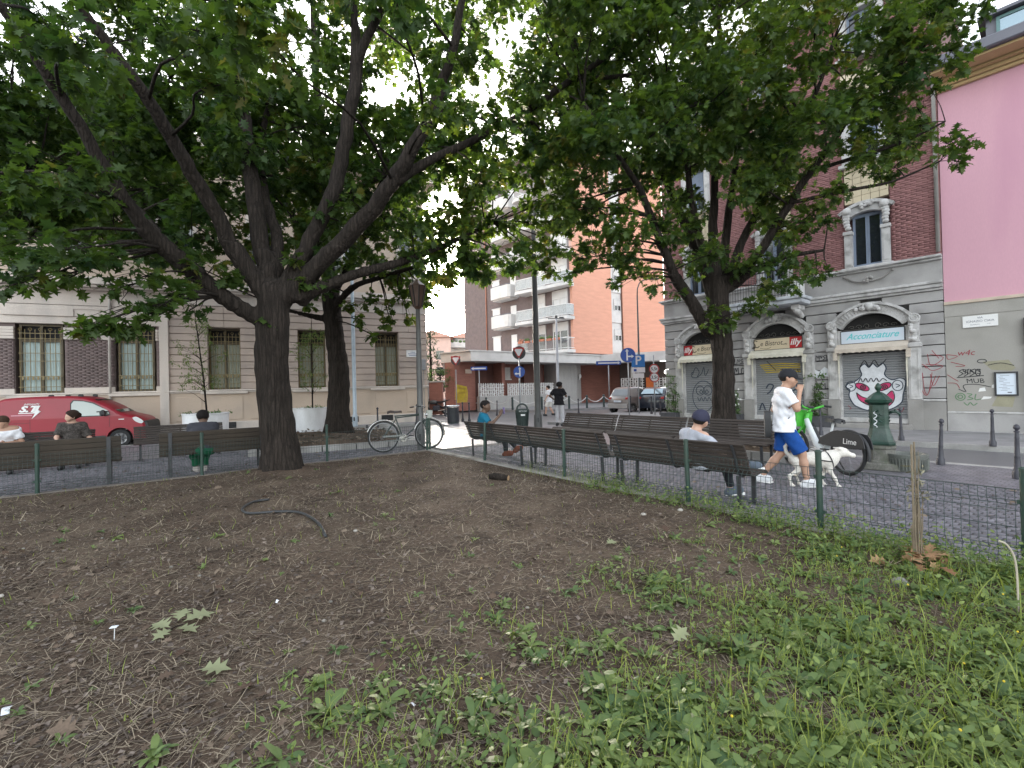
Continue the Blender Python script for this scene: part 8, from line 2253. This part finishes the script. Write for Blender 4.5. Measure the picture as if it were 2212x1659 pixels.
# ================================================================ GROUND COVER IN THE BED
def lush(x, y):
    """0..1 how green the bed is: lush towards the near right corner, bare at the left"""
    s = (x + .62) * .66 - (y - 1.94) * .70
    n = fbm(x * 2.1, y * 2.1, 3, 5) * .95 + fbm(x * 6, y * 6, 2, 9) * .45
    return np.clip(.5 + s * .45 + n * .55, 0, 1) ** 1.15
def lift(x, y): return soil_h(x, y)
def ground_pts(n, p_of, m=.1):
    x, y = bed_xy(n)
    k = RNG.random(len(x)) < p_of(x, y)
    x, y = x[k], y[k]
    k = inside_bed(x, y, m) & (np.hypot(x + 4.52, y - 9.2) > .5)
    return x[k], y[k]
def ribbon(x, y, L, wd, ang, pitch0, curl, tint, name, mt, segs=3, fold=0.0, z0=0.0, prof=None):
    """blades/strap leaves rising from (x,y): arrays"""
    n = len(x); z = lift(x, y) + z0
    V = np.zeros((n, (segs + 1) * 2, 3)); d = np.stack([np.cos(ang), np.sin(ang)], -1); s = np.stack([-np.sin(ang), np.cos(ang)], -1)
    cx = np.zeros(n); cz = np.zeros(n); pt = pitch0.copy()
    prof = prof or [1 - .9 * (k / segs) ** 1.5 for k in range(segs + 1)]
    for k in range(segs + 1):
        hw = wd * prof[k] / 2
        for q, sg in ((0, -1), (1, 1)):
            V[:, 2 * k + q, 0] = x + d[:, 0] * cx + s[:, 0] * hw * sg; V[:, 2 * k + q, 1] = y + d[:, 1] * cx + s[:, 1] * hw * sg; V[:, 2 * k + q, 2] = z + cz + fold * hw * (sg > 0)
        cx = cx + L / segs * np.cos(pt); cz = cz + L / segs * np.sin(pt); pt = pt - curl / segs
    F = np.concatenate([np.array([[2 * k, 2 * k + 2, 2 * k + 3, 2 * k + 1]]) for k in range(segs)])
    F = (np.arange(n)[:, None, None] * (segs + 1) * 2 + F[None]).reshape(-1, 4)
    o = link(name, npmesh(name, V.reshape(-1, 3), F, mt, np.repeat(tint, (segs + 1) * 2)))
    return tag(o, kind='stuff')
def tmat(name, c0, c1, rough=.8): return tint_mat(name, c0, c1, rough, .1, 60, .15, .25)
m_straw = tmat('straw', (.09, .068, .05), (.36, .295, .215)); m_twig = tmat('twig', (.05, .038, .03), (.12, .09, .07)); m_dead = tmat('dead_leaf', (.07, .043, .03), (.20, .155, .115)); m_chip = tmat('bark_chip', (.05, .038, .032), (.20, .16, .135))
m_weed = leaf_mat('weed_leaf', (.06, .112, .045), (.185, .245, .075), .3, .5); m_cover = leaf_mat('cover_leaf', (.065, .122, .04), (.205, .265, .08), .35, .5); m_grass = leaf_mat('grass_blade', (.10, .155, .03), (.27, .32, .085), .42, .5)
# straw and dry strands
x, y = ground_pts(80000, lambda x, y: .5 + .5 * (1 - lush(x, y)))
n = len(x); ribbon(x, y, RNG.uniform(.03, .16, n), RNG.uniform(.0016, .004, n), RNG.random(n) * 6.28, RNG.normal(.03, .14, n), RNG.normal(.1, .5, n), RNG.random(n) ** 1.4, 'straw', m_straw, 2, z0=.006, prof=[1, 1, .7])
x, y = ground_pts(30000, lambda x, y: np.clip((y - 3.5) / 3, 0, 1) * (.25 + .75 * (fbm(x * 1.3, y * 1.3, 3, 3) > -.1)))
n = len(x); ribbon(x, y, RNG.uniform(.05, .2, n), RNG.uniform(.004, .009, n), RNG.random(n) * 6.28, RNG.normal(.05, .18, n), RNG.normal(.1, .5, n), RNG.random(n) ** 1.2, 'straw', m_straw, 2, z0=.008, prof=[1, 1, .7])
# bark chips / leaf fragments
x, y = ground_pts(26000, lambda x, y: .35 + .65 * (1 - lush(x, y)))
n = len(x); V4 = np.array([(-.5, -.3, 0), (.5, -.35, .12), (.4, .35, .02), (-.45, .25, .1)]); F4 = np.array([(0, 1, 2), (0, 2, 3)])
a = RNG.normal(0, 1, (n, 3)); a[:, 2] *= .22; u = RNG.normal(0, .3, (n, 3)); u[:, 2] += 1
V, F, T = scatter(V4, F4, np.stack([x, y, lift(x, y) + .006], -1), a, u, RNG.uniform(.008, .035, n), RNG.random(n) ** 1.6)
tag(link('bark_chips', npmesh('bark_chips', V, F, m_chip, T)), kind='stuff')
# fallen brown leaves
x, y = ground_pts(3000, lambda x, y: .35 + .65 * (1 - lush(x, y)), .15)
n = len(x); a = RNG.normal(0, 1, (n, 3)); a[:, 2] *= .18; u = RNG.normal(0, .35, (n, 3)); u[:, 2] += 1
V, F, T = scatter(LT_V, LT_F, np.stack([x, y, lift(x, y) + .014], -1), a, u, RNG.uniform(.02, .075, n) * (1 + .9 * (RNG.random(n) > .96)), RNG.random(n) * .75)
tag(link('dead_leaves', npmesh('dead_leaves', V, F, m_dead, T)), kind='stuff')
# twigs
x, y = ground_pts(1300, lambda x, y: .6 + 0 * x)
mb = MB()
for px_, py_ in zip(x, y):
    L = random.uniform(.06, .3); an = random.random() * 6.28; z = float(lift(px_, py_)) + .008; r = random.uniform(.0015, .005); b_ = random.gauss(0, .2)
    mb.tube([(px_, py_, z), (px_ + L * .5 * math.cos(an), py_ + L * .5 * math.sin(an), z + random.uniform(0, .02)), (px_ + L * math.cos(an + b_), py_ + L * math.sin(an + b_), z)], [r, r * .8, r * .5], 4, False)
o = mb.build('twigs', mat('twig_bark', (.075, .055, .042), .9, .4, 5)); tag(o, kind='stuff')
# pebbles
mb = MB(); x, y = ground_pts(260, lambda x, y: .7 + 0 * x)
for px_, py_ in zip(x, y): blob(mb, (px_, py_, float(lift(px_, py_)) + .004), random.uniform(.005, .018), (1, random.uniform(.6, 1), .6))
tag(mb.build('pebbles', mat('pebble', (.19, .175, .155), .85, .3, 8), None, True), kind='stuff')
# small leaved ground cover
x, y = ground_pts(84000, lambda x, y: np.clip(lush(x, y) * 1.15 - .18, 0, 1) ** 1.3)
n = len(x); hgt = RNG.random(n) ** 1.6 * (.03 + .085 * np.clip(lush(x, y) + fbm(x * 3, y * 3, 2, 2) * .5, 0, 1.3))
a = RNG.normal(0, 1, (n, 3)); a[:, 2] = RNG.normal(.15, .35, n); u = RNG.normal(0, .35, (n, 3)); u[:, 2] += 1
V, F, T = scatter(OV_V * np.array([1, 1.15, 1]), OV_F, np.stack([x, y, lift(x, y) + .004 + hgt], -1), a, u, RNG.uniform(.014, .046, n), np.clip(RNG.random(n) * .7 + hgt * 3.5, 0, 1))
tag(link('ground_cover', npmesh('ground_cover', V, F, m_cover, T)), kind='stuff')
# grass
x, y = ground_pts(70000, lambda x, y: np.clip(lush(x, y) * 1.2 - .3, 0, 1) * .8 + .035)
n = len(x); L = RNG.uniform(.05, .17, n) * (.6 + .7 * lush(x, y)); ribbon(x, y, L, RNG.uniform(.003, .0075, n), RNG.random(n) * 6.28, RNG.normal(1.15, .25, n), RNG.uniform(.3, 1.9, n), RNG.random(n), 'grass', m_grass, 3, .4)
# broad grass in the near right corner
cx, cy = ground_pts(9000, lambda x, y: (np.clip(((x - .8) * .8 - (y - 1.9) * .9) * 1.1, 0, 1)) * .55)
n = len(cx); L = RNG.uniform(.12, .34, n); ribbon(cx, cy, L, RNG.uniform(.006, .013, n), RNG.random(n) * 6.28, RNG.normal(1.2, .2, n), RNG.uniform(.5, 2.1, n), RNG.random(n), 'broad_grass', m_grass, 4, .4)
# rosettes (dandelion and plantain like)
rx, ry = ground_pts(4200, lambda x, y: np.clip(.12 + lush(x, y) * .75, 0, 1) * np.clip(.38 + lush(x, y) * 1.5, 0, 1))
k = np.repeat(np.arange(len(rx)), 11); n = len(k); sz = RNG.uniform(.045, .135, len(rx)) * (.6 + .6 * lush(rx, ry)); an = np.tile(np.arange(11) * 2.399, len(rx)) + RNG.normal(0, .25, n)
L = sz[k] * RNG.uniform(.6, 1.15, n); tl = np.clip(np.repeat(RNG.random(len(rx)), 11) * .7 + RNG.random(n) * .3, 0, 1)
ribbon(rx[k] + RNG.normal(0, .006, n), ry[k] + RNG.normal(0, .006, n), L, L * RNG.uniform(.20, .36, n), an, RNG.uniform(.25, 1.0, n), RNG.uniform(.6, 1.5, n), tl, 'weeds', m_weed, 5, .5, .004, [.25, .5, .8, 1.0, .85, .12])
# taller leafy weeds
tx, ty = ground_pts(900, lambda x, y: np.clip(lush(x, y) - .45, 0, 1) * .9)
P_, A_, U_, S_, T_ = [], [], [], [], []
mb = MB()
for px_, py_ in zip(tx, ty):
    H = random.uniform(.06, .22); z = float(lift(px_, py_)); lx, ly = random.gauss(0, .05), random.gauss(0, .05)
    mb.tube([(px_, py_, z), (px_ + lx, py_ + ly, z + H)], [.0025, .0015], 3, False)
    tt = random.random()
    for q in range(9):
        u_ = (q + 1) / 9; an = q * 2.4
        P_.append((px_ + lx * u_, py_ + ly * u_, z + H * u_)); A_.append((math.cos(an), math.sin(an), .5 - .3 * random.random())); U_.append((0, 0, 1)); S_.append(random.uniform(.04, .09) * (1.25 - u_ * .5)); T_.append(min(1, tt * .6 + .4 * random.random()))
V, F, T = scatter(OV_V, OV_F, np.array(P_), np.array(A_, float), np.array(U_, float) + RNG.normal(0, .2, (len(P_), 3)), np.array(S_), np.array(T_))
tag(link('leafy_weeds', npmesh('leafy_weeds', V, F, m_weed, T)), kind='stuff'); tag(mb.build('weed_stems', m_bush), kind='stuff')
# weeds at the foot of the right fence
mb = MB()
fx = []
for k in range(520):
    e = 5.6 + random.random() ** .7 * 6.0; nn = random.uniform(-.45, .1); p = B1(e, nn); fx.append((p.x, p.y))
fx = np.array(fx); kk = np.repeat(np.arange(len(fx)), 12); n = len(kk)
hz = RNG.random(n) * RNG.uniform(.06, .3, len(fx))[kk]
V, F, T = scatter(OV_V, OV_F, np.stack([fx[kk, 0] + RNG.normal(0, .03, n), fx[kk, 1] + RNG.normal(0, .03, n), .03 + hz], -1), RNG.normal(0, 1, (n, 3)) * np.array([1, 1, .5]), RNG.normal(0, .4, (n, 3)) + np.array([0, 0, 1]), RNG.uniform(.02, .055, n), RNG.random(n))
tag(link('fence_weeds', npmesh('fence_weeds', V, F, m_cover, T)), kind='stuff')
n = 700; e = 4 + RNG.random(n) * 7.5; q = np.array([tuple(B1(a_, RNG.normal(-.12, .1))) for a_ in e])
ribbon(q[:, 0], q[:, 1], RNG.uniform(.1, .32, n), RNG.uniform(.003, .006, n), RNG.random(n) * 6.28, RNG.normal(1.3, .15, n), RNG.uniform(.2, 1.4, n), RNG.random(n), 'fence_grass', m_grass, 3, .4)
# yellow flower heads
mb = MB(); x, y = ground_pts(500, lambda x, y: np.clip(lush(x, y) - .3, 0, 1) * .5)
for px_, py_ in zip(x, y): blob(mb, (px_, py_, float(lift(px_, py_)) + random.uniform(.05, .16)), .0055)
tag(mb.build('yellow_flowers', mat('flower_yellow', (.55, .40, .02), .6)), kind='stuff')

# dry litter on the raised beds of the other trees
def bed_litter(c, ax, ay, w_, d_, n, z, s=1):
    x = RNG.random(n) * w_; y = RNG.random(n) * d_; p = np.stack([c.x + ax.x * x + ay.x * y, c.y + ax.y * x + ay.y * y, z + RNG.random(n) * .04], -1)
    a = RNG.normal(0, 1, (n, 3)); a[:, 2] *= .2; u = RNG.normal(0, .35, (n, 3)); u[:, 2] += 1
    V, F, T = scatter(LS_V, LS_F, p, a, u, RNG.uniform(.05, .14, n), RNG.random(n)); tag(link('dead_leaves', npmesh('dead_leaves', V, F, m_dead, T)), kind='stuff')
bed_litter(F0 + ul * .3 + vl * .3, ul, vl, 3.7, 4.6, 700, .2)
bed_litter(B1(2.9, 4.45), E1, N1, 3.8, 1.0, 350, .2)
n = 500; e = RNG.random(n) * 14; q = np.array([tuple(B1(a_, RNG.uniform(.15, 4.0))) for a_ in e[:250]] + [tuple(B2(a_ * .65, RNG.uniform(.15, 4.2))) for a_ in e[250:]])
a = RNG.normal(0, 1, (n, 3)); a[:, 2] *= .1; u = RNG.normal(0, .2, (n, 3)); u[:, 2] += 1; q[:, 2] = .012
V, F, T = scatter(LS_V, LS_F, q, a, u, RNG.uniform(.03, .10, n), RNG.random(n)); tag(link('dead_leaves', npmesh('dead_leaves', V, F, m_dead, T)), kind='stuff')

# ---- single things lying in the bed
def gz(p, dz=0.0): return (p.x, p.y, float(lift(p.x, p.y)) + dz)
hp = [G(*q) for q in ((582, 1088), (548, 1094), (524, 1108), (532, 1117), (560, 1117), (600, 1114), (640, 1115), (668, 1126), (690, 1144), (704, 1172))]
mb = MB(); mb.tube([gz(p, .02) for p in cr([(p.x, p.y) for p in hp], 4) and [Vector((a, b, 0)) for a, b in cr([(p.x, p.y) for p in hp], 4)]], .016, 8)
tag(mb.build('hose_pipe', mat('black_hose', (.03, .032, .035), .5, .1, 4), None, True), 'curved piece of black plastic hose lying on the bare soil', 'hose')
p = G(1078, 1043); lg = thing('log_piece', 'short rotten log piece with pale cut end on the soil', 'log', gz(p, .05), R_(-20))
mb = MB(); mb.tube([(-.17, 0, 0), (-.08, .01, .01), (.06, -.01, 0), (.16, 0, -.01)], [.045, .055, .052, .05], 9); mb.build('bark', m_bark, lg, True)
mb = MB(); mb.tube([(.158, 0, -.01), (.172, 0, -.011)], [.045, .042], 9); mb.build('cut_end', mat('cut_wood', (.38, .24, .13), .8), lg)
m_pale = leaf_mat('leaf_underside', (.20, .22, .12), (.27, .285, .165), .2, .7)
def leaf_thing(name, lab, cat, px, leaves):
    p = G(*px); t = thing(name, lab, cat, gz(p, .015))
    P_ = np.array([q[0] for q in leaves], float); V, F, T = scatter(LT_V, LT_F, P_, np.array([q[1] for q in leaves], float), np.array([q[2] for q in leaves], float), np.array([q[3] for q in leaves], float), np.full(len(leaves), .6))
    if len(leaves) > 1:
        me_n = len(LT_V)
        for i in range(len(leaves)):
            link('leaf', npmesh('leaf', V[i * me_n:(i + 1) * me_n], LT_F, m_pale, T[:me_n]), t)
        mb = MB(); mb.tube([(-.02, -.03, 0), (.0, .02, .005), (.02, .06, .0)], .004, 5); mb.build('stem', m_twig if False else m_bark, t)
    else: link('blade', npmesh('blade', V, F, m_pale, T), t)
leaf_thing('oak_sprig', 'fallen oak sprig with pale green undersides upward', 'sprig', (375, 1372), [((-.02, 0, .01), (-1, .25, .15), (0, -.2, 1), .16), ((.02, .05, .02), (.8, .9, .1), (.2, 0, 1), .2), ((.02, 0, .01), (1, -.25, .05), (0, .2, 1), .17), ((0, -.02, .01), (-.2, -1, .05), (.2, 0, 1), .13), ((0, .04, .03), (-.3, 1, .3), (0, 0, 1), .15)])
leaf_thing('fallen_leaf', 'single pale oak leaf lying on bare soil below the sprig', 'leaf', (430, 1468), [((0, 0, .01), (1, .1, .05), (0, -.1, 1), .17)])
leaf_thing('fallen_leaf', 'single pale oak leaf among the weeds at bottom middle', 'leaf', (1310, 1335 - 150), [((0, 0, .01), (1, .5, .1), (0, -.3, 1), .13)])
leaf_thing('fallen_leaf', 'grey lobed leaf tilted among green weeds at the lower right', 'leaf', (1455, 1345 + 80), [((0, 0, .04), (.6, .3, .4), (-.2, -.6, 1), .13)])
m_paper = mat('paper_scrap', (.62, .64, .68), .7, .06, 6, 0)
def scrap(lab, px, w_, d_, col=m_paper):
    p = G(*px); t = thing('paper_scrap', lab, 'litter', gz(p, .012), random.random() * 3)
    mb = MB(); mb.add([(-w_, -d_, 0), (0, -d_ * .8, .012), (w_, -d_, .004), (w_ * .9, d_, .01), (0, d_, .02), (-w_, d_ * .9, .003)], [[0, 1, 4, 5], [1, 2, 3, 4]]); mb.build('sheet', col, t)
scrap('crumpled white and blue wrapper at the left picture edge on soil', (14, 1552), .035, .016); scrap('small white paper scrap at the bottom among dry stalks', (890, 1546), .016, .01); scrap('small white scrap on bare soil left of the pale sprig', (597 * .0 + 600, 1312), .014, .007) if False else scrap('tiny white paper scrap above the stick flag on bare soil', (330 + 270, 1311), .015, .008)
p = G(247, 1392); fl = thing('lolly_stick', 'white paper flag on a thin upright stick in soil', 'litter', gz(p, 0))
mb = MB(); mb.tube([(0, 0, 0), (.004, .0, .075)], .0025, 5); mb.build('stick', m_sgw, fl); mb = MB(); mb.box((.0, 0, .08), (.04, .03, .006), .3, .002); mb.build('flag', m_paper, fl)
# dead staked shrub near the right fence
p = G(1985, 1228); DS = thing('dead_shrub', 'dead staked shrub wrapped in torn netting before the fence', 'shrub', gz(p, 0))
mb = MB()
for k in range(11):
    a = random.random() * 6.28; b_ = random.uniform(.01, .05)
    mb.tube([(math.cos(a) * b_, math.sin(a) * b_, 0), (math.cos(a) * b_ * .6 + random.gauss(0, .02), math.sin(a) * b_ * .6, .3), (random.gauss(0, .02), random.gauss(0, .02), random.uniform(.5, .95))], [.005, .004, .002], 5)
mb.tube([(-.03, .0, 0), (-.03, 0, .98)], .008, 6); mb.tube([(.02, .02, 0), (-.0, .01, 1.0)], .007, 6); mb.build('stems', mat('dry_stem', (.19, .15, .105), .9, .25, 6), DS)
n = 46; z = RNG.uniform(.5, .80, n); pp = np.stack([RNG.normal(.0, .03, n), RNG.normal(0, .03, n), z], -1); a = RNG.normal(0, 1, (n, 3)); a[:, 2] -= .6
V, F, T = scatter(OV_V * np.array([1, .5, 1]), OV_F, pp, a, RNG.normal(0, 1, (n, 3)), RNG.uniform(.04, .09, n), RNG.random(n)); o = link('netting', npmesh('netting', V, F, tmat('dry_net', (.11, .10, .07), (.24, .22, .15)), T), DS); o['kind'] = 'stuff'
n = 26; pp = np.stack([RNG.normal(.08, .13, n), RNG.normal(.0, .1, n), RNG.uniform(.02, .1, n)], -1); a = RNG.normal(0, 1, (n, 3)); a[:, 2] *= .3
V, F, T = scatter(LT_V, LT_F, pp, a, RNG.normal(0, .4, (n, 3)) + np.array([0, 0, 1]), RNG.uniform(.1, .17, n), RNG.random(n)); o = link('dry_leaves', npmesh('dry_leaves', V, F, tmat('russet_leaf', (.20, .10, .05), (.42, .27, .15)), T), DS); o['kind'] = 'stuff'
p = G(2200, 1330); mb = MB(); mb.tube(cr([(0, 0), (.0, .22), (-.02, .35), (-.08, .43), (-.13, .45)], 4) and [(a, 0, b) for a, b in cr([(0, -.02), (.0, .22), (-.015, .35), (-.06, .43), (-.11, .455)], 4)], .006, 6)
o = mb.build('bent_pipe', mat('pale_pipe', (.42, .37, .30), .6, .1, 5), None, True); o.location = gz(p, 0); tag(o, 'thin pale pipe bent over at its top near the right edge', 'pipe')
p = G(1944, 1272); mb = MB(); blob(mb, (0, 0, .02), .055, (1.1, .8, .8)); o = mb.build('round_stone', mat('grey_stone_round', (.2, .19, .18), .85, .25, 8, .2, 60, .4, 40), None, True); o.location = gz(p); tag(o, 'round grey stone half sunk among the green weeds', 'stone')
for px, lab, s in (((768, 1157), 'small pale pebble on bare soil near the hose', .02), ((1390, 1120), 'white stone beside the fence post', .028), ((1470, 1111), 'white stone in weeds below the grey shirt man', .03), ((2, 1300), 'pale stone at left edge of the soil', .02)):
    p = G(*px); mb = MB(); blob(mb, (0, 0, .01), s, (1.2, .8, .7)); o = mb.build('pale_stone', mat('pale_stone', (.34, .315, .28), .85, .2, 9), None, True); o.location = gz(p); tag(o, lab, 'stone')
